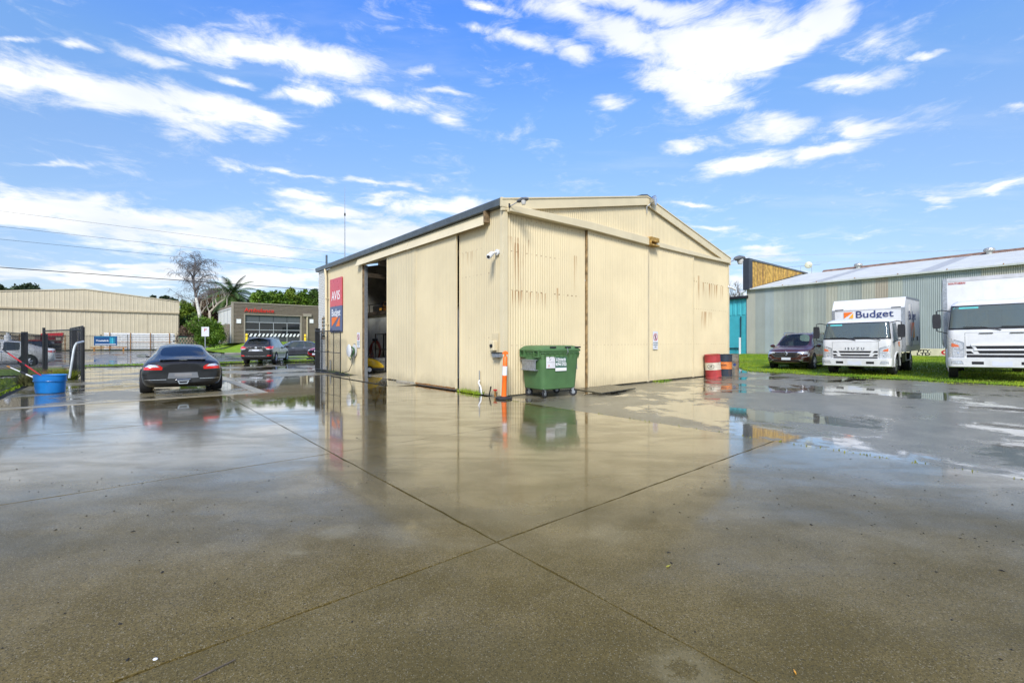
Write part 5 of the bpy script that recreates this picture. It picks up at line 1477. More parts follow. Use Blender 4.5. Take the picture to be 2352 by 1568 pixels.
    patch(bv, 'front', [(-W2*.88, zt-.115), (-W2*.40, zt-.115), (-W2*.40, zt-.055), (-W2*.86, zt-.055)], mat('aqua_sticker', (.12, .50, .48), .4), r, 'windscreen_sticker', 4, 1, .004)
    # inside the cab
    seats(r, [-1.05], [W2*.55, -W2*.5], z0+.35, .75)
    MB().box(-.75, -.12, -W2*.9, W2*.9, zb-.32, zb-.02).build('dashboard', MT['interior'], r, bevel=.06)
    sw = MB(); sw.tube([(-.62+.10*math.sin(a), -W2*.48+.19*math.cos(a), zb+.06+.15*math.sin(a)) for a in np.linspace(0, 2*math.pi, 20)], .014, 6, cap=False); sw.build('steering_wheel', bk_, r)
    MB().box(-cabL+.03, -cabL+.05, -W2*.55, W2*.55, zb+.10, zt-.12).build('rear_window', mat('pale_rear_window', (.50, .56, .53), .4), r)
    MB().box(-cabL+.06, -cabL+.10, -W2*.14, W2*.14, zb+.12, zt-.13).build('headrest_panel', mat('grey_panel', (.16, .20, .19), .6), r)
    for y in (-W2*.78, W2*.78): MB().lathe([(0, 0), (.04, 0), (.035, .05), (0, .06)], 10).build('roof_marker_lamp', MT['lampglass'], r, loc=(-.5, y, h-.05))
    # cargo body
    bw, bh0, bh1, bx0, bl = box['w'], box['z0'], box['z1'], box['x0'], box['l']
    B2 = bw/2; al = MT['galv']
    b_ = MB()
    if box.get('chamfer'):
        c = box['chamfer']
        b_.prism([(bx0, bh0+.14), (bx0, bh1-c), (bx0-.28, bh1), (bx0-bl, bh1), (bx0-bl, bh0+.14)], -B2, B2, 'y')
    else: b_.box(bx0-bl, bx0, -B2, B2, bh0+.14, bh1)
    body = b_.build('cargo_box', wp, r, fixn=True)
    for s in (1, -1):
        y0, y1 = sorted((s*(B2-.10), s*(B2+.012)))
        MB().box(bx0-.04, bx0+.012, y0, y1, bh0+.14, bh1-(box.get('chamfer') or 0)).build('corner_trim', al, r)
        y0, y1 = sorted((s*(B2-.02), s*(B2+.014)))
        MB().box(bx0-bl, bx0-.04, y0, y1, bh0, bh0+.26).build('base_rail', al, r)
        MB().box(bx0-bl, bx0-.30, y0, y1, bh1-.06, bh1+.012).build('top_rail', al, r)
        MB().box(bx0-bl-.01, bx0-bl+.06, y0, y1, bh0, bh1).build('rear_post', al, r)
        # side door outline with lock bars
        if box.get('door'):
            d0, d1 = bx0-.95, bx0-1.75
            y0, y1 = sorted((s*B2, s*(B2+.018)))
            dd = MB().box(d1, d0, y0, y1, bh0+.35, bh1-.30).build('side_door', wp, r, bevel=.01)
            MB().tube([(d0-.15, s*(B2+.035), bh0+.2), (d0-.15, s*(B2+.035), bh1-.25)], .016, 6).build('lock_bar', MT['galv'], dd)
            MB().box(d1+.2, d0-.1, *sorted((s*(B2+.015), s*(B2+.03))), bh0+.42, bh0+.55).build('door_latch', MT['black'], dd)
            MB().box(d0-1.4, d0-1.62-.0, *sorted((s*(B2+.0), s*(B2+.02))), bh0+.42, bh0+.60).build('vent', MT['black'], r)
    MB().box(bx0-.02, bx0+.02, -B2, B2, bh0+.0, bh0+.14).build('base_rail', al, r)
    MB().box(bx0-.012+.0, bx0+.014, -B2+.10, B2-.10, bh1-(.13 if big else .05)-(box.get('chamfer') or 0), bh1-(box.get('chamfer') or 0)).build('top_rail', MT['whiteflat'] if False else mat('rail_grey', (.50, .50, .49), .5), r)
    MB().box(bx0-bl, -.3, -.45, -.35, .55, .75).build('chassis_rail', bk_, r); MB().box(bx0-bl, -.3, .35, .45, .55, .75).build('chassis_rail', bk_, r)
    MB().box(-2.9-.3, -2.2-.3, W2*.45, W2*.9, .38, .75).build('fuel_tank', bk_, r, bevel=.05)
    MB().box(-2.9-.3, -2.2-.3, -W2*.9, -W2*.45, .38, .75).build('battery_box', bk_, r, bevel=.05)
    for s in (1, -1):
        # under-run frame
        f = MB(); ys = s*(B2-.06)
        f.tube([(bx0-.35, ys, bh0), (bx0-.45, ys, .50), (bx0-1.25, ys, .50), (bx0-1.35, ys, bh0)], .025, 6); f.build('side_guard', al, r)
    for (wx, dd) in ((-axle_f, False), (-axle_f-wb, dual)):
        for s in (1, -1):
            make_wheel(r, (wx, s*(W2-.14), wr), wr, .24, s, 6, 'alloy', rimr=.60)
            if dd: make_wheel(r, (wx, s*(W2-.42), wr), wr, .24, s, 6, 'alloy', rimr=.60)
    MB().tube([(-axle_f, -W2+.2, wr), (-axle_f, W2-.2, wr)], .06, 8).build('axle', bk_, r); MB().tube([(-axle_f-wb, -W2+.2, wr), (-axle_f-wb, W2-.2, wr)], .09, 8).build('axle', bk_, r)
    MB().box(-2.0, -.15, -.5, .5, .42, z0+.2).build('engine_block', bk_, r, bevel=.05)
    for s in (1, -1): MB().box(-axle_f-wr-.16, -axle_f-wr-.13, *sorted((s*(W2-.28), s*W2)), .2, .6).build('mudflap', bk_, r)
    return r, bv, bx0
bxd = dict(w=2.42, z0=.86, z1=3.05, x0=-1.85, l=3.0, chamfer=.42, door=True)
r1, bv1, bx0 = truck('white box truck with blue lettering and orange emblem over its cab, parked on the grass', 2.2, 2.17, 1.75, bxd, .95, 2.75, .39, 'small')
th1 = math.atan2(-.643, -.766)
place_vehicle(r1, (0, 0), (13.36, 17.71), th1)
wall_text('Budget', .40, MT['navy'], r1, (bx0+.018, .24, 2.40), math.pi/2, bold=.004, sx=1.12, align='CENTER')
def box_logo(parent, x, yc, zc, w, h, facing):
    a = MB(); a.poly([(-w/2, -.003, h/2), (-w/2, -.003, -h/2), (w/2, -.003, h/2)]); a.build('emblem', MT['orangeprint'], parent, loc=(x, yc, zc), rot=(0, 0, facing))
    c = MB(); c.poly([(.02*w, -.004, -h/2), (w/2, -.004, -h/2), (w/2, -.004, h*.36)]); c.build('emblem', MT['yellowprint'], parent, loc=(x, yc, zc), rot=(0, 0, facing))
box_logo(r1, bx0+.018, -.62, 2.40, .33, .25, math.pi/2)
# the same lettering down the side
for s, fc in ((1, math.pi),):
    wall_text('Budget', .50, MT['navy'], r1, (bx0-1.35, s*1.236, 2.30), fc, bold=.004, sx=1.0)
    box_logo(r1, bx0-1.35, s*1.238, 1.72, .75, .62, fc)
box_logo(r1, -1.35, 1.108, 1.18, .22, .18, math.pi)
MB().box(bx0-.1, bx0+.02, -1.1, -.8, 2.62, 2.66).build('marker_lamp', MT['plastic'], r1); MB().box(bx0-.1, bx0+.02, .8, 1.1, 2.62, 2.66).build('marker_lamp', MT['plastic'], r1)
bxd = dict(w=2.55, z0=1.05, z1=3.54, x0=-2.15, l=6.5, chamfer=0, door=False)
r2, bv2, bx2 = truck('larger plain white box truck at the right edge, parked on the grass', 2.42, 2.60, 2.0, bxd, 1.25, 4.2, .46, 'large', logo=False, big=True)
th2 = math.atan2(-.73, -.68)
place_vehicle(r2, (0, 0), (15.28, 14.18), th2)
wall_text('SOUTHERN', .085, mat('red_decal', (.45, .03, .02), .5), r2, (bx2+.018, -.92, 3.34), math.pi/2, bold=.002, sx=1)

# ------------------------------------------------------------------ buildings around
# beige hangar across the road
HG = 92.0
hg = thing('hangar', 'long beige ribbed metal hangar across the road behind the pipe yard', 'building', Wp(-24.8, HG, 0), AX)
beige = mat_cladding('beige_ribbed', (.60, .52, .36), (), 0, gen=.3, smear=.06)
hW = 24.9; hz_ = lambda x: 8.46+(9.80-8.46)*(1-abs(x-hW/2)/(hW/2))
def ribwall(x0, x1, z0, z1, ztop=None, off=0.0, pitch=.56):
    mb = MB(); x = x0; 
    tz = ztop or (lambda a: z1)
    while x < x1-.01:
        w = min(pitch, x1-x); a, c, d, e = x, x+w*.12, x+w*.88, x+w
        pr = [(a, off-.025), (c, off-.025), (c+.02, off), (d, off), (e, off-.025)]
        for k in range(4):
            (xa, ya), (xb, yb) = pr[k], pr[k+1]
            mb.quad((xa, ya, z0), (xb, yb, z0), (xb, yb, tz(min(xb, x1))), (xa, ya, tz(xa)))
        x += pitch
    return mb
ribwall(0, hW, 6.55, 9, hz_).build('gable_cladding', beige, hg)
for i, (a, c) in enumerate(((.15, 4.5), (4.6, 8.5), (8.6, 14.6), (14.7, 20.4), (20.5, hW-.15))):
    ribwall(a, c, .1, 6.3, off=.12).build('sliding_door' if 0 < i < 4 else 'wall_panel', beige, hg)
MB().box(0, hW, -.12, .05, 6.33, 6.56).build('door_track', mat('beige_trim', (.46, .38, .24), .5, var=.08, dirt=.3, vscale=1), hg)
MB().prism([(-.1, hz_(0)), (hW/2, hz_(hW/2)), (hW+.1, hz_(hW)), (hW+.1, hz_(hW)+.14), (hW/2, hz_(hW/2)+.16), (-.1, hz_(0)+.14)], -.1, .2, 'y').build('barge_capping', beige, hg, fixn=True)
MB().box(.1, hW-.1, .14, 29, 0, 6.5).build('inner_core', beige, hg); MB().box(hW-.02, hW, .2, 30, 0, 8.4).build('side_wall', beige, hg); MB().box(0, .02, .2, 30, 0, 8.4).build('side_wall', beige, hg)
rf_ = MB(); rf_.quad((-.1, .1, 8.5), (hW/2, .1, 9.85), (hW/2, 30, 9.85), (-.1, 30, 8.5)); rf_.quad((hW/2, .1, 9.85), (hW+.1, .1, 8.5), (hW+.1, 30, 8.5), (hW/2, 30, 9.85)); rf_.build('roof', MT['galv'], hg)

# ambulance station on the mound
gZ = 1.18
A0 = Vector(at(563-50, 787, 63)[:2]); 
def amb_frame():
    # front runs along t; left end of the facade seen at px 579*... 
    px0 = (320+1015/3.92)/1.0884; ray = (px0-1176)/1045
    s = 66.0
    # solve t on line s = const
    t = (ray*(11.52+.762*s)-(-.21-.6476*s))/(.762-ray*.6476)
    return t, s
at0, as0 = amb_frame()
am = thing('ambulance_station', 'brown horizontally ribbed ambulance station with big glazed roller door across the road', 'building', Wp(at0, as0, gZ), AX)
def aX(px):  # facade coordinate of a picture bearing
    ray = (px-1176)/1045; return (ray*(11.52+.762*as0)-(-.21-.6476*as0))/(.762-ray*.6476)-at0
def aZ(px, py):
    t = aX(px)+at0; Y = 11.52+.6476*t+.762*as0
    return CAM_H-(py-783)/1045*Y-gZ
cr2 = lambda x, y: ((320+x/3.92)/1.0884, (620+y/3.92)/1.0884)
brn = mat('brown_cladding', (.215, .175, .13), .45, .2, var=.08)
aw = 21.5
zt_ = aZ(*cr2(1015, 532))
def hribs(x0, x1, z0, z1, par, name='cladding_panel', off=0, pitch=.19):
    mb = MB(); z = z0
    while z < z1-.001:
        h = min(pitch, z1-z)
        pr = [(z, off), (z+h*.35, off), (z+h*.5, off-.06), (z+h*.85, off-.06), (z+h, off)]
        for k in range(4):
            (za, ya), (zb_, yb) = pr[k], pr[k+1]
            mb.quad((x0, ya, za), (x1, ya, za), (x1, yb, zb_), (x0, yb, zb_))
        z += pitch
    return mb.build(name, brn, par)
dx0, dz1 = aX(cr2(1148, 0)[0]), aZ(*cr2(1148, 648)); dx1 = aX(cr2(1690, 0)[0])
hribs(.25, dx0-.15, 0, zt_, am); hribs(dx0-.15, dx1+.15, dz1+.12, zt_, am); hribs(dx1+.15, aw, 0, zt_, am)
tr_ = mat('taupe_trim', (.30, .26, .20), .5, var=.05)
MB().box(0, .25, -.1, .3, 0, zt_+.1).build('corner_trim', tr_, am); MB().box(-.02, aw, -.12, .3, zt_, zt_+.14).build('parapet_cap', tr_, am)
MB().box(dx0-.17, dx0, -.09, .2, 0, dz1+.12).build('door_frame', tr_, am); MB().box(dx1, dx1+.17, -.09, .2, 0, dz1+.12).build('door_frame', tr_, am); MB().box(dx0, dx1, -.09, .2, dz1, dz1+.12).build('door_frame', tr_, am)
door = MB().box(dx0, dx1, .20, .26, 0, dz1).build('panel_door', mat('door_grey', (.05, .055, .06), .5, var=.1), am)
rows = [aZ((dx0, 0)[0] and cr2(1148, 0)[0], cr2(0, y)[1]) for y in (720, 795, 832, 862, 905)]
z1_, z2_, z3_, z4_ = rows[0], rows[1], rows[2], rows[3]
fm = mat('door_rail', (.38, .39, .40), .4, .3, var=.05)
nw = 4
for k in range(nw+1):
    x = dx0+(dx1-dx0)*k/nw; MB().box(x-.04, x+.04, .13, .20, 0, z1_).build('door_stile', fm, am)
for z in (z1_, z2_): MB().box(dx0, dx1, .12, .20, z-.05, z+.05).build('door_rail', fm, am)
gl_ = mat_glass('station_glass', trans=.05, base=(.012, .014, .016))
for k in range(nw):
    xa, xb = dx0+(dx1-dx0)*k/nw+.05, dx0+(dx1-dx0)*(k+1)/nw-.05
    MB().box(xa, xb, .165, .18, z2_+.05, z1_-.05).build('pane', gl_, am); MB().box(xa, xb, .165, .18, z3_, z2_-.05).build('pane', gl_, am)
    MB().box(xa, xb, .165, .18, z1_+.03, dz1-.03).build('top_panel', mat('mesh_grey', (.085, .095, .10), .6, var=.25, vscale=60), am) if k == 0 else MB().box(xa, xb, .165, .18, z1_+.03, dz1-.03).build('top_panel', bpy.data.materials['mesh_grey'], am)
ns = 14; sw_ = (dx1-dx0)/ns
for k in range(ns):
    x = dx0+k*sw_; mb = MB(); mb.prism([(x, z4_), (x+sw_*.5, z4_), (x+sw_*.5+.22, z3_), (x+.22, z3_)], .10, .13, 'y'); mb.build('white_stripe', MT['whiteflat'], am, fixn=True)
MB().box(dx0, dx1, .135, .16, z4_-.02, z3_+.02).build('stripe_band', MT['black'], am)
t_ = wall_text('Ambulance', 1.38, mat('red_letters', (.70, .035, .02), .4), am, ((aX(cr2(1140, 0)[0])+aX(cr2(1430, 0)[0]))/2, -.16, aZ(*cr2(1285, 608))), 0, bold=.0, sx=.98, ext=.04)
sc_ = (aX(cr2(1430, 0)[0])-aX(cr2(1140, 0)[0]))/max(1e-3, t_.dimensions.x); t_.scale = (sc_, 1, sc_*.95)
for px in (1085, 1797):
    x, z = aX(cr2(px, 0)[0]), aZ(*cr2(px, 712)); MB().box(x-.28, x+.28, -.14, -.06, z-.3, z+.3).build('notice_plate', MT['whiteflat'], am)
x = aX(cr2(1753, 0)[0]); MB().box(x-.6, x+.6, -.35, -.06, aZ(*cr2(1753, 668)), aZ(*cr2(1753, 640))).build('rainhead', tr_, am)
MB().tube([(x, -.2, aZ(*cr2(1753, 668))), (x, -.2, 0)], .11, 8).build('downpipe', mat('tan_pipe', (.48, .40, .26), .5), am)
MB().box(.06, aw, .31, 12, 0, zt_-.25).build('building_core', brn, am)
oww = mat('offwhite_cladding', (.66, .66, .60), .5, var=.04)
MB().box(-.02, .05, .31, 11.9, 0, 4.85).build('side_wall', oww, am)
MB().box(-.10, .05, .31, 12.0, 4.86, 5.05).build('side_fascia', MT['white'], am)
for k in range(1, 4): MB().box(-.06, -.02, 3.0*k, 3.0*k+.08, 0, 4.85).build('cladding_joint', MT['galv'], am)
MB().box(-.16, -.07, 1.2, 8.0, 0, 2.75).build('side_screen', brn, am)
for px in (1153, 1722):
    x = aX(cr2(px, 0)[0]); p_ = Wp(at0+x, as0-.8, gZ)
    r = thing('bollard', 'yellow bollard at the %s side of the ambulance door' % ('left' if px < 1300 else 'right'), 'bollard', p_)
    MB().lathe([(0, -.3), (.16, -.3), (.16, 1.28), (.13, 1.34), (0, 1.36)], 14).build('post', mat('yellow_post', (.80, .55, .01), .4, var=.05), r, smooth=True)
    MB().lathe([(.165, .9), (.165, 1.0)], 14).build('band', MT['black'], r)

# ---- picket fence across the road, at s = 81
FS = 81.0
pf = thing('picket_fence', 'long black steel picket fence in front of the beige hangar', 'fence', Wp(-46, FS, 0), AX)
FL = 46+1.2
pm = MT['black']
post_me = None
for k in range(int(FL/3)+2):
    x = min(k*3.0, FL)
    if post_me is None: o = MB().box(-.045, .045, -.045, .045, 0, 2.45).build('post', pm, pf); post_me = o.data; o.location = (x, 0, 0)
    else: piece('post', post_me, pf, (x, 0, 0))
for z in (.2, 2.15): MB().box(0, FL, -.02, .02, z-.025, z+.025).build('rail', pm, pf)
pk_me = None
for k in range(int(FL/.165)):
    x = .1+k*.165
    if pk_me is None: o = MB().tube([(0, 0, .1), (0, 0, 2.4)], .014, 4).build('picket', pm, pf); pk_me = o.data; o.location = (x, 0, 0)
    else: piece('picket', pk_me, pf, (x, 0, 0))

# white pipe bundles behind the fence
def prow(px, s): 
    ray = (px-1176)/1045; return (ray*(11.52+.762*s)-(-.21-.6476*s))/(.762-ray*.6476)
S2 = FS+1.6
ta, tb = prow(240, S2), prow(400, S2)
pvc = mat('white_pvc', (.76, .76, .73), .35, var=.06, dirt=.1)
r = thing('pipe_stack', 'tall stack of long white pipes in steel frames behind the picket fence', 'pipes', Wp(ta, S2, 0), AX)
pm2 = None; L_ = tb-ta
for i in range(9):
    for j in range(3):
        z = .25+i*.285; y = .15+j*.3
        if pm2 is None:
            o = MB().tube([(0, 0, 0), (L_, 0, 0)], .135, 12, cap=False).build('pipe', pvc, r, smooth=True); pm2 = o.data; o.location = (0, y, z)
        else: piece('pipe', pm2, r, (RNG.uniform(-.15, .15), y, z))
for k in range(4):
    x = .6+k*(L_-1.2)/3; MB().box(x-.05, x+.05, -.06, -.0, .0, 2.75).build('frame_post', MT['rust'], r); MB().box(x-.05, x+.05, 1.0, 1.06, .0, 2.75).build('frame_post', MT['rust'], r)
for z in (1.3,): MB().box(.3, L_-.3, -.075, -.06, z-.03, z+.03).build('frame_rail', MT['rust'], r)
tc0 = prow(404, S2+.5)
r = thing('clay_pipe_stack', 'small stack of short clay pipes with open ends toward the road', 'pipes', Wp(tc0, S2+.3, .55), AX)
MB().box(-.2, 3.0, 0, 1.6, -.55, -.02).build('pallet', MT['doorwood'], r)
cl = mat('clay', (.42, .34, .24), .7, var=.2); cm = None
for i in range(4):
    for j in range(7 if i % 2 == 0 else 6):
        x = .2+j*.42+(.21 if i % 2 else 0); z = .2+i*.365
        if cm is None:
            o = MB().lathe([(.14, 0), (.2, 0), (.2, 1.5), (.14, 1.5), (.14, 0)], 14, axis='y').build('pipe', cl, r, smooth=True); cm = o.data; o.location = (x, 0, z)
        else: piece('pipe', cm, r, (x, 0, z))
gr_ = thing('container', 'green waste container behind the right end of the picket fence', 'container', Wp(prow(412, S2+5), S2+5, 0), AX)
MB().box(0, 3.2, 0, 1.6, .2, 2.3).build('body', mat('green_container', (.02, .16, .10), .5), gr_, bevel=.05); MB().box(-.1, 3.3, -.1, 1.7, 2.3, 2.45).build('lid', MT['black'], gr_)
# blue container and red skip further left, pallets
r = thing('container', 'long dark blue shipping container behind the fence at the left', 'container', Wp(prow(63, S2+1), S2+1, 0), AX)
cw_ = prow(108, S2+1)-prow(63, S2+1)
ribwall(0, cw_, .15, 1.55, pitch=.28).build('body', mat('navy_container', (.03, .06, .13), .5, var=.15), r); MB().box(0, cw_, .01, 2, .1, 1.5).build('core', bpy.data.materials['navy_container'], r)
MB().box(0, cw_, -.08, 2, 1.5, 1.64).build('red_top_rail', MT['redpaint'], r)
r = thing('skip_bin', 'red box standing above the blue container behind the fence', 'container', Wp(prow(92, S2+3), S2+3, 0), AX)
MB().prism([(0, 1.2), (2.2, 1.2), (2.4, 2.7), (.1, 2.55)], 0, 1.8, 'y').build('body', MT['redpaint'], r, fixn=True); MB().box(0, 2.2, .1, 1.7, 0, 1.2).build('stand', MT['black'], r)
for i, (px, col, w, h, lab, z) in enumerate(((2, (.75, .55, .02), .5, .55, 'yellow drum on the pallets behind the fence at the far left', 1.1), (14, (.7, .72, .72), .7, .6, 'white drum on the pallets behind the fence at the far left', 1.1))):
    r = thing('drum', lab, 'drum', Wp(prow(px, S2+1), S2+1, 0), AX)
    MB().lathe([(0, z), (w, z), (w*1.04, z+h*.5), (w, z+h), (0, z+h)], 18).build('body', mat('drum_col%d' % i if False else 'drum_plastic', col, .5), r, smooth=True)
    MB().box(-.7, .7, -.7, .7, 0, z-.02).build('pallet_stack', MT['darkwood'], r, bevel=.02)
r = thing('pallet_rack', 'dark rack of stacked goods behind the fence at the far left', 'rack', Wp(prow(-14, S2+2), S2+2.5, 0), AX)
for k in range(4): MB().box(0, 7, 0, 1, .3+k*.6, .42+k*.6).build('shelf', MT['darkwood'], r)
for x in (0, 2.3, 4.6, 6.9): MB().box(x, x+.1, -.03, .07, 0, 2.4).build('upright', MT['rust'], r)
for k in range(9):
    MB().box(.2+k*.72, .78+k*.72, .1, .9, .43+.6*(k % 3), .85+.6*(k % 3)).build('carton', mat('carton%d' % k if False else 'carton', [(.5, .5, .47), (.12, .13, .15), (.3, .26, .2)][k % 3], .7), r)
# banner on the fence
tl0, tl1 = prow(215.7, FS-.1), prow(269.5, FS-.1)
r = thing('banner', 'dark blue banner with white lettering tied to the picket fence', 'banner', Wp(tl0, FS-.1, 0), AX)
def zat(px, py, s): 
    t = prow(px, s); Y = 11.52+.6476*t+.762*s; return CAM_H-(py-783)/1045*Y
zb0, zb1 = zat(242, 792, FS-.1), zat(242, 770.5, FS-.1); BWd = tl1-tl0
MB().box(0, BWd, -.015, .0, zb0, zb1).build('sheet', mat('banner_blue', (.012, .075, .20), .5, var=.08), r)
tx = wall_text('Tradelink', .62, MT['whiteflat'], r, (BWd*.36, -.02, (zb0+zb1)/2), 0, bold=.02, sx=1); 
sc_ = BWd*.56/tx.dimensions.x; tx.scale = (sc_, 1, sc_*.8)
for k, c in enumerate(((.02, .30, .42), (.05, .45, .55), (.02, .20, .32))):
    MB().box(BWd*(.67+.085*k), BWd*(.745+.085*k), -.022, -.016, zb0+.3, zb1-.25).build('stripe', mat('teal%d' % k if False else 'teal_stripe', c, .5), r)
MB().box(.15, BWd-.15, -.02, -.016, zb0+.10, zb0+.20).build('small_print_line', MT['whiteflat'], r)
MB().box(.15, BWd-.15, -.02, -.016, zb1-.12, zb1-.06).build('small_print_line', bpy.data.materials['teal_stripe'], r)

# sign post on the mound edge
q_ = Wp(prow(471.5, 52.0), 52.0, mz(prow(471.5, 52), 52))
r = thing('road_sign', 'white parking sign on a pale post at the edge of the grass mound', 'sign', q_, AX)
MB().tube([(0, 0, -.1), (0, 0, 2.7)], .045, 8).build('post', MT['galv'], r); MB().box(-.35, .35, -.07, -.04, 1.85, 2.9).build('plate', MT['whiteflat'], r)
wall_text('P', .5, MT['redpaint'], r, (0, -.075, 2.55), 0)
r = thing('boom_rail', 'low dark timber rail in front of the picket fence below the banner', 'rail', Wp(prow(208, FS-1), FS-1, 0), AX)
MB().box(0, 4, -.1, .1, .45, .6).build('rail', MT['rust'], r); MB().box(.3, .5, -.1, .1, 0, .45).build('leg', MT['rust'], r); MB().box(3.5, 3.7, -.1, .1, 0, .45).build('leg', MT['rust'], r)

# ------------------------------------------------------------------ grey shed on the right, turquoise building beyond
GA = Vector((21.55, 41.8)); GD = Vector((.572, -.82)); GNx = Vector((.82, .572))
ga = math.atan2(GD.y, GD.x)
gs = thing('grey_shed', 'long grey galvanised corrugated shed with pale roof along the right side', 'building', (GA.x, GA.y, .22), ga)
GE = 5.88; GL = 34.0
gcols = [((.37, .39, .33), .0), ((.33, .37, .35), 1), ((.40, .39, .31), 2), ((.31, .33, .29), 3)]
gmats = []
for c, k in gcols:
    gmats.append(mat_cladding('weathered_galv', c, (), 0, gen=.5, dirt_h=.35, smear=.35))
gm2 = mat_cladding('weathered_galv_brown', (.38, .33, .25), [(0, 60, 3.5, 1.2, .3)], 0, gen=.4, smear=.4)
x = .0; k = 0
while x < GL:
    w = .80; mm_ = gmats[RNG.choice((0, 0, 1, 2, 3))] if not (8.7 < x < 10.4) else (gmats[2] if x < 9.6 else gm2)
    if 10.4 < x < 14: mm_ = gmats[1]
    corr('x', x, x+w+.04, -.4, GE, -.008*(k % 2), pitch=.10 if x < 22 else .10, amp=.016, per=5).build('corrugated_sheet', mm_, gs, smooth=True)
    x += w; k += 1
vt = MB().box(8.9, 10.6, -.09, .0, 3.55, 4.0).build('vent_louvre', MT['rust'], gs)
for j in range(4): MB().box(9.0+.0, 10.5, -.12, -.09, 3.60+.1*j, 3.65+.1*j).build('slat', mat('rust_slat', (.5, .38, .22), .8) if j == 0 else bpy.data.materials['rust_slat'], vt)
for j in range(2): MB().box(8.9+.83*j, 8.95+.83*j, -.13, -.09, 3.5, 4.03).build('mullion', MT['rust'], vt)
rfl = mat('pale_roof_sheet', (.47, .48, .45), .5, .0, var=.08, vscale=.8, dirt=.15)
rfd = mat('dark_roof_sheet', (.33, .34, .34), .5, .0, var=.1)
RR, RHt = 11.3, 8.3
x = 0
bands = [(0, 5.15, rfl), (5.15, 6.2, rfd), (6.2, 11.9, rfl), (11.9, 12.85, rfd), (12.85, GL, rfl)]
for (a, c, mm_) in bands:
    n = int(round((c-a)/.10*4)); mb = MB()
    for i in range(n+1):
        xx = a+(c-a)*i/n; dz = .016*math.sin(2*math.pi*xx/.10)
        mb.v += [(xx, -.14, GE+.10+dz), (xx, RR, RHt+dz)]
    for i in range(n): mb.f.append((2*i, 2*i+2, 2*i+3, 2*i+1)); mb.m.append(0)
    mb.build('roof_sheet', mm_, gs, smooth=True)
MB().box(0, GL, -.28, -.16, GE-.02, GE+.12).build('gutter', mat('pale_gutter', (.55, .56, .50), .4, var=.08, dirt=.2), gs, bevel=.02)
for k in range(12): MB().box(.6+2.6*k, .64+2.6*k, -.30, -.16, GE+.10, GE+.17).build('gutter_clip', MT['rust'], gs)
MB().prism([(RR-.3, RHt-.08), (RR+.1, RHt+.10), (RR+.45, RHt-.05), (RR+.1, RHt+.2)], 1.9, GL, 'x').build('ridge_capping', mat('rusty_ridge', (.20, .12, .08), .8, var=.4, vscale=3), gs, fixn=True)
MB().quad((0, RR, RHt), (GL, RR, RHt), (GL, 2*RR, GE), (0, 2*RR, GE)) 
bk = MB(); bk.quad((0, RR, RHt-.01), (GL, RR, RHt-.01), (GL, 2*RR+.2, GE), (0, 2*RR+.2, GE)); bk.build('roof_back', rfl, gs)
bk = MB(); bk.box(.02, GL, .05, 2*RR, -.4, GE-.02); bk.build('shed_core', gmats[0], gs)
MB().box(17.9, 32, -.08, -.04, -.3, .62).build('painted_board', mat('cream_board', (.62, .56, .38), .6, dirt=.25), gs)
# parapet gable with timber boards
pg = MB(); plk = mat('yellow_timber', (.52, .32, .07), .65, var=.35, vscale=3, dirt=.2); plk2 = mat('brown_timber', (.34, .20, .06), .7, var=.3, vscale=3)
PH = 8.72
yy = .30; k = 0
topz = lambda y: PH-(PH-RHt-.15)*max(0, y)/RR
while yy < RR-.1:
    w = .135; z0 = GE+.15+(RHt-GE)*yy/RR; z1 = topz(yy)-.12
    b_ = MB(); o_ = .35+RNG.uniform(-.012, .012); b_.prism([(yy, z0), (yy+w-.012, z0+.05), (yy+w-.012, z1-.03), (yy, z1)], o_-.03, o_, 'x'); b_.build('timber_board', plk if RNG.random() < .75 else plk2, gs, fixn=True)
    yy += w; k += 1
MB().prism([(.25, GE+.15), (RR, RHt+.1), (RR, topz(RR)), (.25, topz(.25))], .02, .30, 'x').build('parapet_wall', MT['black'], gs, fixn=True)
MB().prism([(-.25, topz(-.25)-.15), (RR+.2, topz(RR+.2)-.12), (RR+.2, topz(RR+.2)), (-.25, topz(-.25)+.02)], -.05, .42, 'x').build('parapet_cap', MT['gutter'], gs, fixn=True)
fa_ = MB().box(-.12, .42, -.42, .22, GE+.02, PH+.02).build('dark_fascia', mat('dark_fascia', (.035, .04, .05), .4, var=.1), gs)
# turbine vents, antenna, dish
def gW(x, y, z): 
    p = GA+GD*x+GNx*y; return (p.x, p.y, z+.22)
for i, (xx, lab) in enumerate(((5.1, 'round metal roof ventilator nearer the aerials on the grey shed ridge'), (13.9, 'round metal roof ventilator nearer the right edge on the grey shed ridge'), (-1.4, 'small roof ventilator behind the timber parapet'))):
    r = thing('roof_ventilator', lab, 'ventilator', gW(xx, RR-.5 if i < 2 else RR+.2, RHt-.25), 0, None)
    s_ = .75 if i < 2 else .5
    MB().lathe([(.24, -.2), (.24, .42), (.30, .42), (.42, .52), (.44, .62), (.38, .78), (.2, .88), (0, .90)], 22).build('cowl', mat('vent_metal', (.55, .54, .48), .4, .5, var=.15), r, smooth=True)
    for a in range(14):
        an = 2*math.pi*a/14; MB().tube([(.41*math.cos(an), .41*math.sin(an), .50), (.46*math.cos(an+.12), .46*math.sin(an+.12), .63), (.36*math.cos(an+.25), .36*math.sin(an+.25), .82)], .018, 4).build('vane', MT['galv'], r)
    r.scale = (s_, s_, s_)
r = thing('tv_aerial', 'long television aerial on a thin mast above the grey shed', 'aerial', gW(-.3, RR+.3, RHt-.1), ga)
MB().tube([(0, 0, 0), (0, 0, 1.05)], .022, 6).build('mast', MT['galv'], r); MB().tube([(-1.5, -1.1, .95), (1.5, 1.1, 1.12)], .016, 6).build('boom', MT['galv'], r)
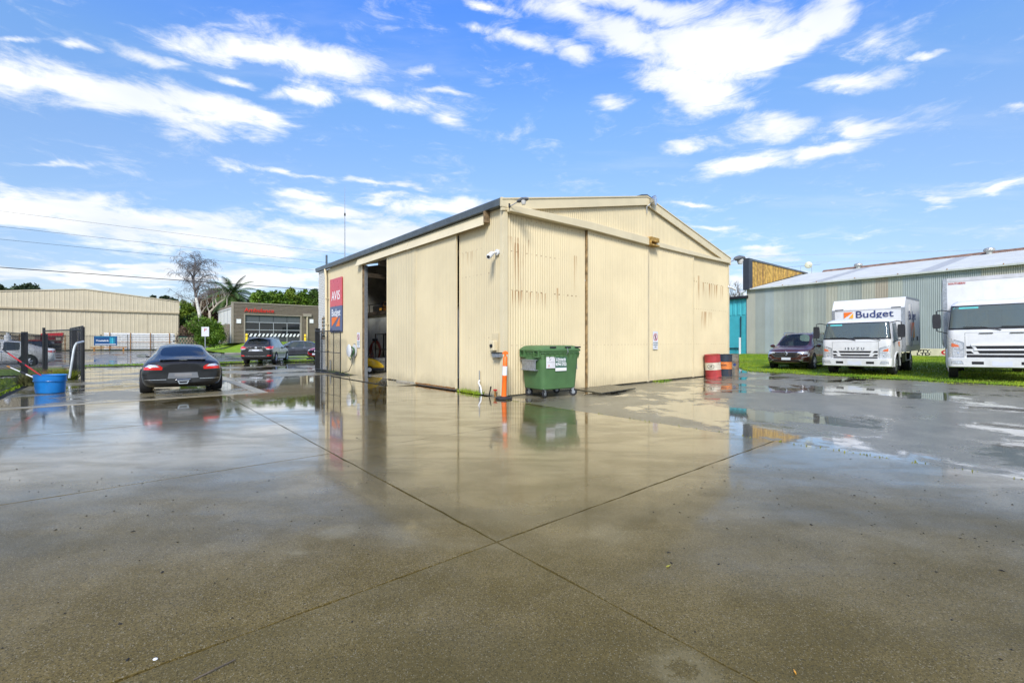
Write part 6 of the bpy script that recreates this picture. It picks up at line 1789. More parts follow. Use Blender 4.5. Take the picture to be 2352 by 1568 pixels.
for k in range(12):
    u = -1.4+k*.25; MB().tube([(u-.1, u*.733+.16, .95+.055*(u+1.5)), (u+.1, u*.733-.16, .95+.055*(u+1.5))], .007, 4).build('element', MT['galv'], r)
r = thing('satellite_dish', 'small cream satellite dish on a pole beside the television aerial', 'dish', gW(.75, RR+.3, RHt-.1), ga)
MB().tube([(0, 0, 0), (0, 0, 1.0)], .025, 6).build('mast', MT['galv'], r)
MB().lathe([(0, 0), (.2, .02), (.34, .08), (.36, .10), (.34, .10), (.2, .05), (0, .03)], 22, axis='y').build('dish', mat('cream_dish', (.62, .60, .42), .5), r, smooth=True, loc=(-.3, 0, 1.05), rot=(0, 0, .5))
MB().tube([(0, 0, 1.0), (-.35, .05, 1.0)], .015, 6).build('arm', MT['galv'], r)
# painted sign lying at the foot of the shed
sg0 = GA+GD*11.2-GNx*.20
r = thing('old_sign_board', 'old cream sign board with black and red lettering at the foot of the grey shed', 'sign', (sg0.x, sg0.y, gz(sg0.x)+.02), ga)
MB().box(0, 6.5, -.05, 0, -.3, .52).build('board', mat('cream_sign', (.66, .60, .40), .6, dirt=.15), r)
wall_text('PTY.', .25, MT['black'], r, (1.28, -.055, .34), 0, bold=.008, sx=1.5); wall_text('LTD', .25, MT['black'], r, (1.22, -.055, .13), 0, bold=.008, sx=1.6)
wall_text('GRE', .46, MT['redpaint'], r, (2.75, -.055, .25), 0, bold=.014, sx=1.5)
# turquoise brick building, facade continuing the shed's end
tq = mat('turquoise_paint', (.06, .42, .46), .5, var=.06, vscale=2)
tb_ = thing('turquoise_building', 'bright turquoise brick building between the cream shed and the grey shed', 'building', (GA.x, GA.y, .22), ga)
TL = 9.0
crs = MB(); z = -.3
while z < 3.6:
    crs.box(-TL, -.05, .12+.004*(int(z*97) % 3), .3, z, z+.076); z += .088
c_ = crs.build('brick_courses', tq, tb_); c_['kind'] = 'stuff'
MB().box(-TL, -.05, .14, 4, -.3, 5.2).build('core', tq, tb_)
corr('x', -TL, -.05, 3.65, 5.15, .10, pitch=.45, amp=.02, per=8, trap=True).build('fascia_sheet', tq, tb_)
MB().box(-TL, .15, -.25, .5, 5.15, 5.38).build('gutter', MT['black'], tb_)
MB().tube([(-.55, .02, 3.5), (-.55, .02, .55), (-TL+.2, .02, .45)], .05, 6).build('black_pipe', MT['black'], tb_)
wd_ = MB().box(-3.75, -2.65, .08, .13, 1.75, 2.95).build('window', MT['darkglass'], tb_)
MB().box(-3.85, -2.55, .02, .12, 2.95, 3.05).build('head', tq, wd_); MB().box(-3.85, -2.55, -.02, .12, 1.62, 1.75).build('sill', tq, wd_); MB().box(-3.7, -2.7, .04, .08, 2.55, 2.62).build('transom', MT['darkwood'], wd_)
r = thing('marker_post', 'white post on the grass at the corner of the turquoise building', 'post', (GA.x-GNx.x*.5-.3, GA.y-GNx.y*.5+.1, .2), ga)
MB().box(-.06, .06, -.06, .06, 0, 1.5).build('post', MT['whiteflat'], r); MB().box(-.07, .07, -.07, .07, 1.5, 1.56).build('cap', MT['whiteflat'], r)
r = thing('elbow_pipe', 'white rainwater elbow at the corner of the grey shed gutter', 'pipe', gW(-.1, -.25, GE-.1), ga)
MB().tube([(.1, 0, .05), (-.25, 0, -.1), (-.4, .2, -.45)], .13, 8).build('elbow', MT['whiteflat'], r, smooth=True)

# ------------------------------------------------------------------ chain link fence, gates and yard objects at the left
def chain_link(L, z0, z1, cell=.085, r=.0027):
    """diagonal wires; each a thin 3-sided rod"""
    mb = MB(); H_ = z1-z0; n = int((L+H_)/cell)
    for k in range(n+1):
        for sg in (1, -1):
            a = k*cell-H_
            x0, x1 = a, a+H_; za, zb_ = (z0, z1) if sg > 0 else (z1, z0)
            lo, hi = max(x0, 0), min(x1, L)
            if hi-lo < .02: continue
            f0, f1 = (lo-x0)/H_, (hi-x0)/H_
            mb.tube([(lo, .003*sg, za+(zb_-za)*f0), (hi, .003*sg, za+(zb_-za)*f1)], r, 3, cap=False)
    return mb
bkp = mat('black_fence_paint', (.018, .019, .021), .45, var=.25)
wire = mat('black_wire', (.035, .038, .04), .5, .3)
f_ = thing('chain_link_fence', 'black chain link fence with square posts at the left edge of the yard', 'fence', Wp(-9.85, 3.0, 0), AX+math.pi/2)
for x in (0, 5.0, 10.1):
    MB().box(-.075, .075, -.075, .075, -.05, 1.72).build('post', bkp, f_, loc=(x, 0, 0)); 
for z in (.06, 1.66): MB().tube([(0, 0, z), (15.4, 0, z)], .012, 5).build('line_wire', wire, f_)
o = chain_link(15.4, .05, 1.66).build('chain_link', wire, f_); o['kind'] = 'stuff'
MB().box(-.06, .06, -.06, .06, -.05, 1.72).build('post', bkp, f_, loc=(15.4, 0, 0))
# tall return panel beside the gateway
g0 = Vector(G(101, 862.5)[:2]); g1 = Vector(G(190.4, 871.6)[:2])
d_ = g1-g0; L_ = d_.length
f_ = thing('mesh_fence', 'taller black chain link panel between two posts beside the gateway', 'fence', (g0.x, g0.y, 0), math.atan2(d_.y, d_.x))
MB().tube([(0, 0, 0), (0, 0, 1.96)], .045, 10).build('post', bkp, f_, smooth=True); MB().tube([(L_, 0, 0), (L_, 0, 1.93)], .056, 12).build('post', bkp, f_, smooth=True)
MB().tube([(0, 0, 1.83), (L_, 0, 1.83)], .024, 8).build('rail', bkp, f_)
o = chain_link(L_, .05, 1.80, cell=.085).build('chain_link', wire, f_); o['kind'] = 'stuff'
for (px, py0, lab) in ((171.4, 870.3, 'square black post behind the tall fence panel'),):
    q = G(px, py0); r = thing('fence_post', lab, 'post', (q[0], q[1], 0), AX)
    MB().box(-.06, .06, -.06, .06, 0, 1.80).build('post', bkp, r); MB().box(-.065, .065, -.065, .065, 1.80, 1.82).build('cap', bkp, r)
# open swing gate folded back beyond the posts
q0 = Vector(G(191, 868)[:2]); q1 = Vector((q0.x-3.5, q0.y+3.1)); d_ = q1-q0; L_ = d_.length
def swing_gate(label, a, c, z1, bars, plate=False, brace=True, sag=0):
    a, c = Vector(a[:2]), Vector(c[:2]); d = c-a; L = d.length
    r = thing('swing_gate', label, 'gate', (a.x, a.y, 0), math.atan2(d.y, d.x))
    z0 = .12
    MB().tube([(0, 0, z0), (0, 0, z1-.06), (.06, 0, z1), (L-.06, 0, z1-sag), (L, 0, z1-.06-sag), (L, 0, z0-sag*.5), (0, 0, z0)], .022, 8).build('gate_frame', bkp, r, smooth=True)
    for k in range(1, bars+1):
        x = L*k/(bars+1); MB().tube([(x, 0, z0), (x, 0, z1-.01)], .017, 6).build('bar', bkp, r)
    if brace: MB().tube([(0, 0, z1*.5), (L, 0, z1*.5-sag)], .017, 6).build('cross_bar', bkp, r)
    o = chain_link(L, z0, z1-.02).build('chain_link', wire, r); o['kind'] = 'stuff'
    if plate: MB().box(L*.34, L*.42, -.03, -.02, z1*.48, z1*.88).build('small_sign', mat('pink_white_sign', (.6, .52, .54), .5), r)
    return r
swing_gate('black mesh swing gate folded open behind the tall fence panel at the left', q0, q1, 1.98, 3, True)
ga0, ga1 = Wp(-.45, 13.5), Wp(-.40, 10.35)
swing_gate('black steel gate leaf swung open in front of the eave wall below the wall sign', ga0, ga1, 1.88, 3, sag=.03)
r = thing('gate_post', 'thick black post where the right gate leaf is hinged', 'post', (ga0[0]+.05, ga0[1]+.12, 0), AX)
MB().box(-.09, .09, -.09, .09, 0, 2.0).build('post', bkp, r); MB().box(-.10, .10, -.10, .10, 2.0, 2.02).build('cap', bkp, r)
r = thing('steel_bar', 'thin black bar lying on the ground at the foot of the open gate leaf', 'bar', (ga0[0]+.3, ga0[1]-.5, .03), math.atan2(ga1[1]-ga0[1], ga1[0]-ga0[0]))
MB().tube([(0, 0, 0), (3.6, .1, .01)], .022, 6).build('bar', bkp, r); MB().tube([(.2, .1, 0), (2.8, .35, .01)], .018, 6).build('second_bar', bkp, r)
# bent galvanised pipe
r = thing('bent_pipe', 'bent galvanised pipe leaning from the ground to the tall fence panel post', 'pipe', G(160, 868), 0)
pA = Vector(at(159.5, 867, 15.9))-Vector(G(160, 868)); pB = Vector(at(172.5, 785.5, 16.1))-Vector(G(160, 868)); pC = Vector(at(192, 783, 16.4))-Vector(G(160, 868))
MB().tube([pA, pA*.2+pB*.8, pB+Vector((0, 0, -.12)), pB+Vector((.06, 0, -.02)), pC], .035, 10).build('pipe', mat('bright_galv', (.58, .61, .60), .4, .4), r, smooth=True)
MB().box(-.05, .05, -.05, .05, 0, .03).build('foot', MT['galv'], r)
# blue tub with brooms
tp = G(113, 903.5)
r = thing('tub', 'bright blue oval plastic tub standing on the wet concrete by the fence', 'tub', (tp[0]-.25, tp[1]+.28, 0), math.radians(-6)); r.scale = (.91, .91, .95)
bl = mat('blue_plastic', (.008, .21, .60), .35, var=.08, dirt=.08, coat=.2)
tubm = MB(); prof = [(.0, .01), (.37, .01), (.385, .04), (.405, .36), (.425, .37), (.43, .50), (.445, .505), (.445, .52), (.42, .52), (.41, .50), (.39, .36), (.37, .06), (0, .05)]
tubm.lathe(prof, 40, sy=.74); tubm.build('shell', bl, r, smooth=True)
MB().lathe([(.435, .34), (.44, .35), (.435, .36), (.41, .36)], 40, sy=.74).build('band', bl, r, smooth=True)
MB().lathe([(0, .44), (.40, .44)], 32, sy=.74).build('water', mat_glass('dirty_water', trans=.2, base=(.06, .06, .04)), r)
tx0, ty0 = tp[0]-.15, tp[1]+.28
def pole(label, p0, p1, segs, nm):
    r = thing(nm, label, 'broom', p0); d = Vector(p1)-Vector(p0)
    for (f0, f1, rad, mt, n2) in segs: MB().tube([d*f0, d*f1], rad, 8).build(n2, mt, r, smooth=True)
pole('long broom with a red handle standing in the blue tub and leaning left', (tx0+.16, ty0, .12), at(6, 801, ty0+.1), [(0, .60, .016, MT['redpaint'], 'handle'), (.60, .66, .02, MT['black'], 'joint'), (.66, .90, .016, MT['redpaint'], 'upper_handle'), (.90, 1.0, .017, MT['plastic'], 'grip')], 'broom')
pole('telescopic pole with a white handle standing in the blue tub and leaning left', (tx0+.12, ty0-.1, .18), at(17, 839.5, ty0-.05), [(0, .60, .017, MT['whiteflat'], 'handle'), (.60, .72, .021, MT['black'], 'joint'), (.72, .93, .013, MT['whiteflat'], 'upper_handle'), (.93, 1.0, .02, MT['rust'], 'tip')], 'pole')
# weeds behind the tub
for (px, py, w_, c1, lab) in ((128, 871, .75, (.24, .13, .05), 'reddish brown weeds behind the blue tub'), (146, 871.5, .5, (.28, .33, .03), 'yellow green weeds behind the blue tub'), (75, 884, .5, (.12, .12, .04), 'dark weeds at the foot of the fence post')):
    q = G(px, py); wd = blades('weeds', [(q[0]-w_/2, q[1]-.2), (q[0]+w_/2, q[1]-.2), (q[0]+w_/2, q[1]+.3), (q[0]-w_/2, q[1]+.3)], 1600, .36, lambda x, y: 0*x, int(px), w=.016, m=mat('weed_leaf', c1, .6, var=.5, vscale=8), lean=1.0)
    tag(wd, lab, 'weeds')

# ------------------------------------------------------------------ bollard, wheelie bin, drums
q = G(1157, 917)
r = thing('bollard', 'orange T-top bollard with a white reflective band on a black rubber base', 'bollard', (q[0], q[1]+.15, 0), .2)
MB().lathe([(0, .0), (.20, 0), (.215, .02), (.20, .045), (.09, .055), (.08, .07), (0, .07)], 8).build('base', MT['rubber'], r)
org = mat('bollard_orange', (.90, .16, .012), .4, var=.06, dirt=.08)
sh = MB().lathe([(0, .06), (.068, .06), (.062, .10), (.058, .55), (.062, .56), (.056, .575), (.052, .80), (.060, .81), (.057, .825), (.054, 1.02), (.042, 1.035)], 20).build('shaft', org, r, smooth=True, rot=(0, math.radians(2.0), 0))
MB().lathe([(.0600, .58), (.0585, .80)], 20).build('reflective_band', mat('reflective_white', (.75, .77, .78), .25, var=.05), sh, smooth=True)
hd = MB(); hd.tube([(0, 0, 1.03), (0, 0, 1.10)], .028, 10); hd.build('neck', org, r, loc=(.036, 0, 0))
hd = MB(); hd.prism([(-.075, 1.09), (.075, 1.09), (.07, 1.13), (.045, 1.16), (0, 1.17), (-.045, 1.16), (-.07, 1.13)], -.025, .025, 'y'); hd.build('t_handle', org, r, bevel=.01, loc=(.037, 0, 0))

def bin_():
    w, d = 1.28, .98                     # long side x, short side y
    c = Vector(G(1249, 913)[:2]); 
    r = thing('wheelie_bin', 'large green four-wheeled waste bin with closed lid in front of the gable wall', 'waste bin', (0, 0, 0), 0)
    grn = mat('green_plastic', (.078, .165, .060), .45, var=.12, vscale=2, dirt=.12, dirtcol=(.10, .12, .05), bump=.06, bscale=40)
    def rr(hx, hy, z, rad=.12, n=4):
        pts = []
        for (sx, sy, a0) in ((1, 1, 0), (-1, 1, 90), (-1, -1, 180), (1, -1, 270)):
            for k in range(n+1):
                a = math.radians(a0+90*k/n); pts.append((sx*(hx-rad)+rad*math.cos(a), sy*(hy-rad)+rad*math.sin(a), z))
        return pts
    rings = [rr(w*.40, d*.38, .20), rr(w*.435, d*.415, .225), rr(w*.45, d*.43, .40), rr(w*.475, d*.465, .95), rr(w*.485, d*.475, 1.10), rr(w*.50, d*.50, 1.11), rr(w*.50, d*.50, 1.145)]
    MB().loft(rings).build('body', grn, r, smooth=True)
    MB().loft([rr(w*.515, d*.515, 1.15), rr(w*.52, d*.52, 1.165), rr(w*.52, d*.52, 1.20), rr(w*.505, d*.505, 1.215), rr(w*.49, d*.45, 1.25), rr(w*.46, d*.40, 1.285), rr(w*.40, d*.32, 1.30)]).build('lid', grn, r, smooth=True)
    # ribs under the rim
    for sx, n, ax in ((1, 8, 'y-'), (1, 6, 'x-'), (1, 8, 'y+'), (1, 6, 'x+')):
        for k in range(n):
            u = -.42+.84*k/(n-1)
            if ax[0] == 'y':
                s = -1 if ax[1] == '-' else 1; MB().prism([(s*d*.475, 1.11), (s*d*.515, 1.11), (s*d*.47, .97)], u*w-.008, u*w+.008, 'x').build('rib', grn, r, fixn=True)
            else:
                s = -1 if ax[1] == '-' else 1; MB().prism([(s*w*.485, 1.11), (s*w*.515, 1.11), (s*w*.475, .97)], u*d-.008, u*d+.008, 'y').build('rib', grn, r, fixn=True)
    # hand pockets in the rim of the short side
    for u in (-.30, .30):
        for (z0, z1, ya, yb) in ((1.00, 1.03, -.10, .10), (1.16, 1.20, -.10, .10)):
            MB().box(-w*.535, -w*.47, u*d+ya, u*d+yb, z0, z1).build('handle', grn, r, bevel=.01)
        for ya in (-.10, .08): MB().box(-w*.535, -w*.47, u*d+ya, u*d+ya+.02, 1.03, 1.16).build('handle', grn, r)
    for u in (-.22, .16, .42): MB().box(u*w-.09, u*w+.09, -d*.505, -d*.46, 1.235, 1.275).build('lid_grip', MT['plastic'], r, bevel=.008)
    # lifting pocket, galvanised channel on the short side
    MB().box(-w*.56, -w*.44, -.28, .28, .68, .70).build('lifting_channel', MT['galv'], r); MB().box(-w*.545, -w*.535, -.30, .26, .70, .93).build('lifting_channel', MT['galv'], r); MB().box(-w*.56, -w*.44, -.28, .28, .93, .95).build('lifting_channel', MT['galv'], r)
    MB().box(w*.44, w*.56, -.28, .28, .68, .70).build('lifting_channel', MT['galv'], r); MB().box(w*.535, w*.545, -.28, .28, .70, .93).build('lifting_channel', MT['galv'], r)
    for (sx, sy) in ((-1, -1), (1, -1), (-1, 1), (1, 1)):
        x, y = sx*w*.36, sy*d*.34; an = RNG.uniform(-.6, .6)
        cs = MB(); cs.box(-.05, .05, -.05, .05, .215, .235); cs.build('caster_plate', MT['galv'], r, loc=(x, y, 0))
        for s in (-1, 1):
            MB().prism([(-.04, .22), (.04, .22), (.05, .10), (.02, .085)], s*.034-.003, s*.034+.003, 'y').build('caster_fork', MT['galv'], r, loc=(x, y, 0), rot=(0, 0, an), fixn=True)
        MB().lathe([(0, -.022), (.07, -.022), (.098, -.020), (.10, 0), (.098, .020), (.07, .022), (0, .022)], 22, axis='y').build('wheel', MT['rubber'], r, smooth=True, loc=(x+.035*math.cos(an), y+.035*math.sin(an), .10), rot=(0, 0, an))
        MB().lathe([(0, -.026), (.045, -.026), (.05, -.02)], 14, axis='y').build('hub', MT['galv'], r, loc=(x+.035*math.cos(an), y+.035*math.sin(an), .10), rot=(0, 0, an))
    # stickers on the long side
    yb = -d*.462
    t = math.radians(2.4)
    lb = MB().box(-.55*w+.22, -.55*w+.50, yb-.012, yb-.006, .74, 1.02).build('instruction_label', mat('paper_label', (.68, .66, .66), .5), r, rot=(0, 0, 0))
    wall_text('✓', .08, MT['black'], lb, (-.55*w+.34, yb-.014, .95), 0); wall_text('X', .07, MT['redpaint'], lb, (-.55*w+.30, yb-.014, .80), 0)
    MB().box(-.55*w+.25, -.55*w+.47, yb-.0135, yb-.012, .885, .89).build('label_line', MT['plastic'], lb)
    cx = -.55*w+.70
    st_ = MB().box(cx-.19, cx+.17, yb-.010, yb-.006, .75, 1.01).build('name_sticker', mat('sticker_green', (.045, .13, .085), .4), r)
    wall_text('JJ Richards', .085, MT['whiteflat'], st_, (cx-.01, yb-.013, .955), 0, bold=.002, sx=.85)
    wall_text('Waste Services', .05, MT['whiteflat'], st_, (cx+.01, yb-.013, .90), 0, bold=.001, sx=.85)
    wall_text('9794 5722', .10, MT['whiteflat'], st_, (cx-.01, yb-.013, .825), 0, bold=.003, sx=.82)
    MB().box(cx-.19, cx+.17, yb-.011, yb-.006, .665, .745).build('white_strip', MT['whiteflat'], r)
    MB().tube([(.15, -d*.52, 1.24), (.16, -d*.54, 1.13), (.15, -d*.5, 1.08)], .008, 6).build('latch', MT['galv'], r)
    # near corner (-x,-y) stands at c
    a = AX+math.radians(-6)
    lx, ly = -w*.36, -d*.34
    r.location = (c.x-(lx*math.cos(a)-ly*math.sin(a)), c.y-(lx*math.sin(a)+ly*math.cos(a)), 0); r.rotation_euler = (0, 0, a)
    return r
bin_()

def drum(label, loc, rz, tilt, bands, txt=None):
    r = thing('oil_drum', label, 'drum', loc, rz)
    R, Hh = .29, .88
    ys = [(0, .012, R+.008), (.012, .03, R), (.03, .285, R), (.285, .305, R+.012), (.305, .575, R), (.575, .595, R+.012), (.595, .85, R), (.85, .865, R+.01)]
    names = ['lower_wall', 'band_wall', 'upper_wall']
    pr = {0: [(0, 0.004), (R+.008, 0), (R+.008, .02), (R, .03), (R, .285), (R+.014, .295)], 1: [(R+.014, .295), (R, .305), (R, .575), (R+.014, .585)], 2: [(R+.014, .585), (R, .595), (R, .86), (R+.010, .87), (R+.010, .88), (R-.006, .88), (R-.01, .85), (R-.012, .5)]}
    for k in range(3): MB().lathe(pr[k], 36).build(names[k], bands[k], r, smooth=True)
    MB().lathe([(0, .84), (R-.01, .845)], 30).build('drum_top', MT['rust'], r)
    if txt: txt(r, R)
    r.rotation_euler = (tilt[0], tilt[1], rz)
    return r
def dmat(name, col, k=.5): return mat(name, col, .5, var=.25, vscale=3, dirt=k, dirtcol=(.26, .11, .03), bump=.1, bscale=12)
rd_ = dmat('faded_red', (.40, .045, .045), .35); cr_ = dmat('drum_cream', (.68, .62, .48), .45); nv_ = dmat('drum_navy', (.025, .035, .05), .35)
or_ = dmat('drum_orange', (.72, .22, .05), .4); gy_ = mat('rusty_grey', (.15, .14, .11), .65, var=.5, vscale=5, dirt=.8, dirtcol=(.28, .12, .03))
def curved_text(s, size, mt, r, R, z, ang0, bold=.003):
    mb = text_mb(s, size, bold, .001); out = []
    for x, y, zz_ in mb.v:
        a = ang0+x/R; out.append(((R+.003+zz_*.2)*math.cos(a), (R+.003+zz_*.2)*math.sin(a), z+y))
    mb.v = out; return mb.build('lettering', mt, r)
q = Wp(10.41, -.37)
def rtxt(r, R):
    curved_text('oil', .10, MT['plastic'], r, R, .44, -2.25)
    ring = MB(); ring.tube([(R*1.012*math.cos(-2.25+.42*math.cos(a)), R*1.012*math.sin(-2.25+.42*math.cos(a)), .43+.085*math.sin(a)) for a in np.linspace(0, 2*math.pi, 28)], .006, 4, cap=False); ring.build('ring_mark', MT['black'], r)
drum('leaning faded red oil drum with a cream middle band against the gable wall', (q[0], q[1], .01), 0, (math.radians(1.5), math.radians(-4.5), 0), [rd_, cr_, rd_], rtxt)
q = Wp(11.30, -.38)
drum('black oil drum with an orange middle band between the red drum and the rusty drum', (q[0], q[1], 0), 0, (0, 0, 0), [nv_, or_, nv_], lambda r, R: curved_text('son', .14, MT['plastic'], r, R, .46, -2.05))
q = Wp(11.93, -.38)
drum('rusty grey oil drum at the right end of the three drums', (q[0], q[1], .0), 0, (0, 0, 0), [gy_, gy_, gy_], lambda r, R: MB().lathe([(0, 0), (.06, 0), (.06, .004), (0, .004)], 14, axis='y').build('blue_mark', MT['navy'], r, loc=(.0, -R-.004, .45)))

# ------------------------------------------------------------------ small litter on the concrete
r_ = random.Random(5)
def litter(px, py, label, cat, fn):
    q = G(px, py); fn(q, label, cat)
lf = mat('leaf_litter', (.35, .33, .05), .6); 
def leaf(q, label, cat, m=lf, s=.018):
    a = r_.uniform(0, 6); r = thing('leaf', label, cat, (q[0], q[1], .004), a)
    MB().prism([(-s, 0), (-s*.3, -s*.3), (s*.8, -s*.1), (s, 0), (s*.7, s*.15), (-s*.3, s*.3)], 0, .004).build('leaf_blade', m, r, fixn=True)
    MB().tube([(-s*1.5, 0, .002), (s, 0, .005)], .0015, 4).build('leaf_stem', m, r)
litter(1534, 1300, 'yellow green leaf on the wet concrete right of the slab crossing', 'leaf', leaf)
litter(1826, 1545, 'small yellow leaf near the bottom right of the wet concrete', 'leaf', lambda q, l, c: leaf(q, l, c, MT['yellowprint'], .012))
litter(357, 1513, 'pale pebble on the wet concrete near the bottom left', 'pebble', lambda q, l, c: tag(MB().lathe([(0, 0), (.007, .001), (.008, .004), (.005, .007), (0, .008)], 10, sx=1.3).build('pebble', MT['whiteflat'], None, smooth=True, loc=(q[0], q[1], 0)), l, c))
litter(490, 1541, 'thin dark twig on the wet concrete near the bottom left', 'twig', lambda q, l, c: tag(MB().tube([(-.05, -.05, .004), (0, 0, .008), (.05, .07, .004)], .003, 5).build('twig', MT['darkwood'], None, loc=(q[0], q[1], 0)), l, c))
# grit: many small stones and leaf crumbs
gb = MB(); 
for k in range(420):
    if r_.random() < .5: px, py = r_.uniform(0, 900), 960+abs(r_.gauss(0, 220))
    else: px, py = r_.uniform(1500, 2352), 1020+abs(r_.gauss(0, 190))
    if py > 1560: continue
    q = G(px, py); s = r_.uniform(.002, .007)*(1.3 if r_.random() < .15 else 1)
    a = r_.uniform(0, 3); ca, sa = math.cos(a), math.sin(a); e = r_.uniform(1, 2.2)
    base = [(q[0]+s*e*ca*u-s*sa*v, q[1]+s*e*sa*u+s*ca*v, .0005) for u, v in ((1, 0), (.2, .9), (-.9, .4), (-.7, -.7), (.4, -.8))]
    k0 = len(gb.v); gb.v += base+[(q[0], q[1], s*.8)]
    for j in range(5): gb.f.append((k0+j, k0+(j+1) % 5, k0+5)); gb.m.append(0)
tag(gb.build('grit', mat('dark_grit', (.02, .018, .014), .8, var=.4)), 'scattered dark grit and leaf crumbs on the wet concrete', 'grit', kind='stuff')

# ------------------------------------------------------------------ overhead wires
for (z, rad, lab, sag) in ((8.35, .007, 'highest of the four overhead wires above the road', .25), (7.53, .008, 'second highest of the four overhead wires above the road', .25), (6.85, .008, 'third highest of the four overhead wires above the road', .2), (5.35, .022, 'lowest and thickest of the four overhead cables above the road', .15)):
    pts = []
    for i in range(41):
        t = -40+i*2.0; u = (t+40)/80
        pts.append(Wp(t, 27.0, z-sag*4*u*(1-u)+sag*.7))
    tag(MB().tube(pts, rad, 5).build('overhead_wire', MT['black'], None), lab, 'wire', 'overhead wires')
r = None
for i, (h0, h1) in enumerate(((8.3, 7.9), (7.9, 7.5))):
    tag(MB().tube([(GA.x+6+k*3.2, 60-k*.5, h0+4.2) for k in range(12)], .02, 4).build('overhead_wire', MT['galv'], None, loc=(0, 0, -.6*i)), ('upper' if i == 0 else 'lower')+' of the two faint wires behind the grey shed ridge', 'wire')

# ------------------------------------------------------------------ trees and shrubs
def leafmat(name, a, c_, d=None):
    m = bpy.data.materials.new(name); m.use_nodes = True
    b = NB(m.node_tree); p = m.node_tree.nodes['Principled BSDF']
    g = b.n('ShaderNodeNewGeometry'); V = g.outputs['Position']
    f = b.noise(V, .55, 4, .6); h = b.noise(V, 5, 3, .6)
    c = b.mix(b.sstep(f, .35, .65), a, c_); c = b.mix(b.math('MULTIPLY', b.sstep(h, .5, .7), .5), c, d or c_)
    b.l(c, p.inputs['Base Color']); p.inputs['Roughness'].default_value = .55; p.inputs['Specular IOR Level'].default_value = .3
    return m
def leaf_cloud(blobs, n, size, m, name, parent, seed=0, per=36, spread=.32):
    """leaf-sized faces in clumps on and within ellipsoids (cx,cy,cz,rx,ry,rz)"""
    r = np.random.default_rng(seed); B = np.array(blobs, float); vol = (B[:, 3]*B[:, 4]*B[:, 5])**(2/3)
    nc = max(1, n//per); bi = r.choice(len(B), nc, p=vol/vol.sum())
    d = r.normal(size=(nc, 3)); d /= np.linalg.norm(d, axis=1)[:, None]
    rad = r.uniform(.55, 1.08, nc)**.6
    cc_ = B[bi, :3]+d*B[bi, 3:]*rad[:, None]
    cs = (B[bi, 3:].mean(1)*spread)*r.uniform(.5, 1.3, nc)
    P = np.repeat(cc_, per, 0)+r.normal(size=(nc*per, 3))*np.repeat(cs, per)[:, None]*.5
    N = len(P); nrm = r.normal(size=(N, 3)); nrm[:, 2] += .6; nrm /= np.linalg.norm(nrm, axis=1)[:, None]
    up = r.normal(size=(N, 3)); u = np.cross(nrm, up); u /= np.linalg.norm(u, axis=1)[:, None]; v = np.cross(nrm, u)
    sz = size*r.uniform(.5, 1.3, N)[:, None]
    V = np.stack([P-u*sz, P-v*sz*.5, P+u*sz, P+v*sz*.5], 1).reshape(-1, 3)
    me = bpy.data.meshes.new(name); me.vertices.add(4*N); me.vertices.foreach_set('co', V.ravel())
    me.loops.add(4*N); me.loops.foreach_set('vertex_index', np.arange(4*N, dtype=np.int32))
    me.polygons.add(N); me.polygons.foreach_set('loop_start', np.arange(0, 4*N, 4, dtype=np.int32)); me.polygons.foreach_set('loop_total', np.full(N, 4, dtype=np.int32))
    me.update(); me.materials.append(m)
    o = bpy.data.objects.new(name, me); COL.objects.link(o); o.parent = parent; return o
def branches(mb, p, d, L, r, depth, rng, droop=0.0, spread=.6, nsub=4, thin=.62, minr=.01):
    pts = [Vector(p)]; dd = Vector(d).normalized(); n = 5
    for i in range(n):
        dd = (dd+Vector((rng.uniform(-1, 1), rng.uniform(-1, 1), rng.uniform(-.6, .6)))*.16+Vector((0, 0, -droop if depth <= 1 else .02))).normalized()
        pts.append(pts[-1]+dd*L/n)
    mb.tube(pts, [max(minr, r*(1-.6*i/n)) for i in range(n+1)], 5 if depth > 1 else 3, cap=False)
    if depth <= 0: return
    for k in range(nsub):
        i = rng.randint(1 if depth < 3 else 2, n); q = pts[i]
        nd = (dd+Vector((rng.uniform(-1, 1), rng.uniform(-1, 1), rng.uniform(-.3, .7)))*spread*1.6).normalized()
        branches(mb, q, nd, L*thin*rng.uniform(.7, 1.15), max(minr, r*.45), depth-1, rng, droop, spread, nsub, thin, minr)
g_dark = leafmat('dark_leaves', (.035, .075, .012), (.075, .14, .016), (.15, .21, .02))
g_mid = leafmat('mid_leaves', (.05, .115, .010), (.12, .21, .016), (.22, .30, .03))
g_lime = leafmat('lime_leaves', (.08, .14, .012), (.17, .24, .02), (.28, .32, .04))
g_gum = leafmat('gum_leaves', (.03, .055, .025), (.06, .09, .04))
g_brown = leafmat('brown_twigs', (.11, .07, .045), (.19, .12, .075), (.10, .10, .04))
bark = mat('bark', (.12, .09, .065), .9, var=.3, vscale=6); wbark = mat('white_bark', (.62, .58, .50), .7, var=.3, vscale=5)
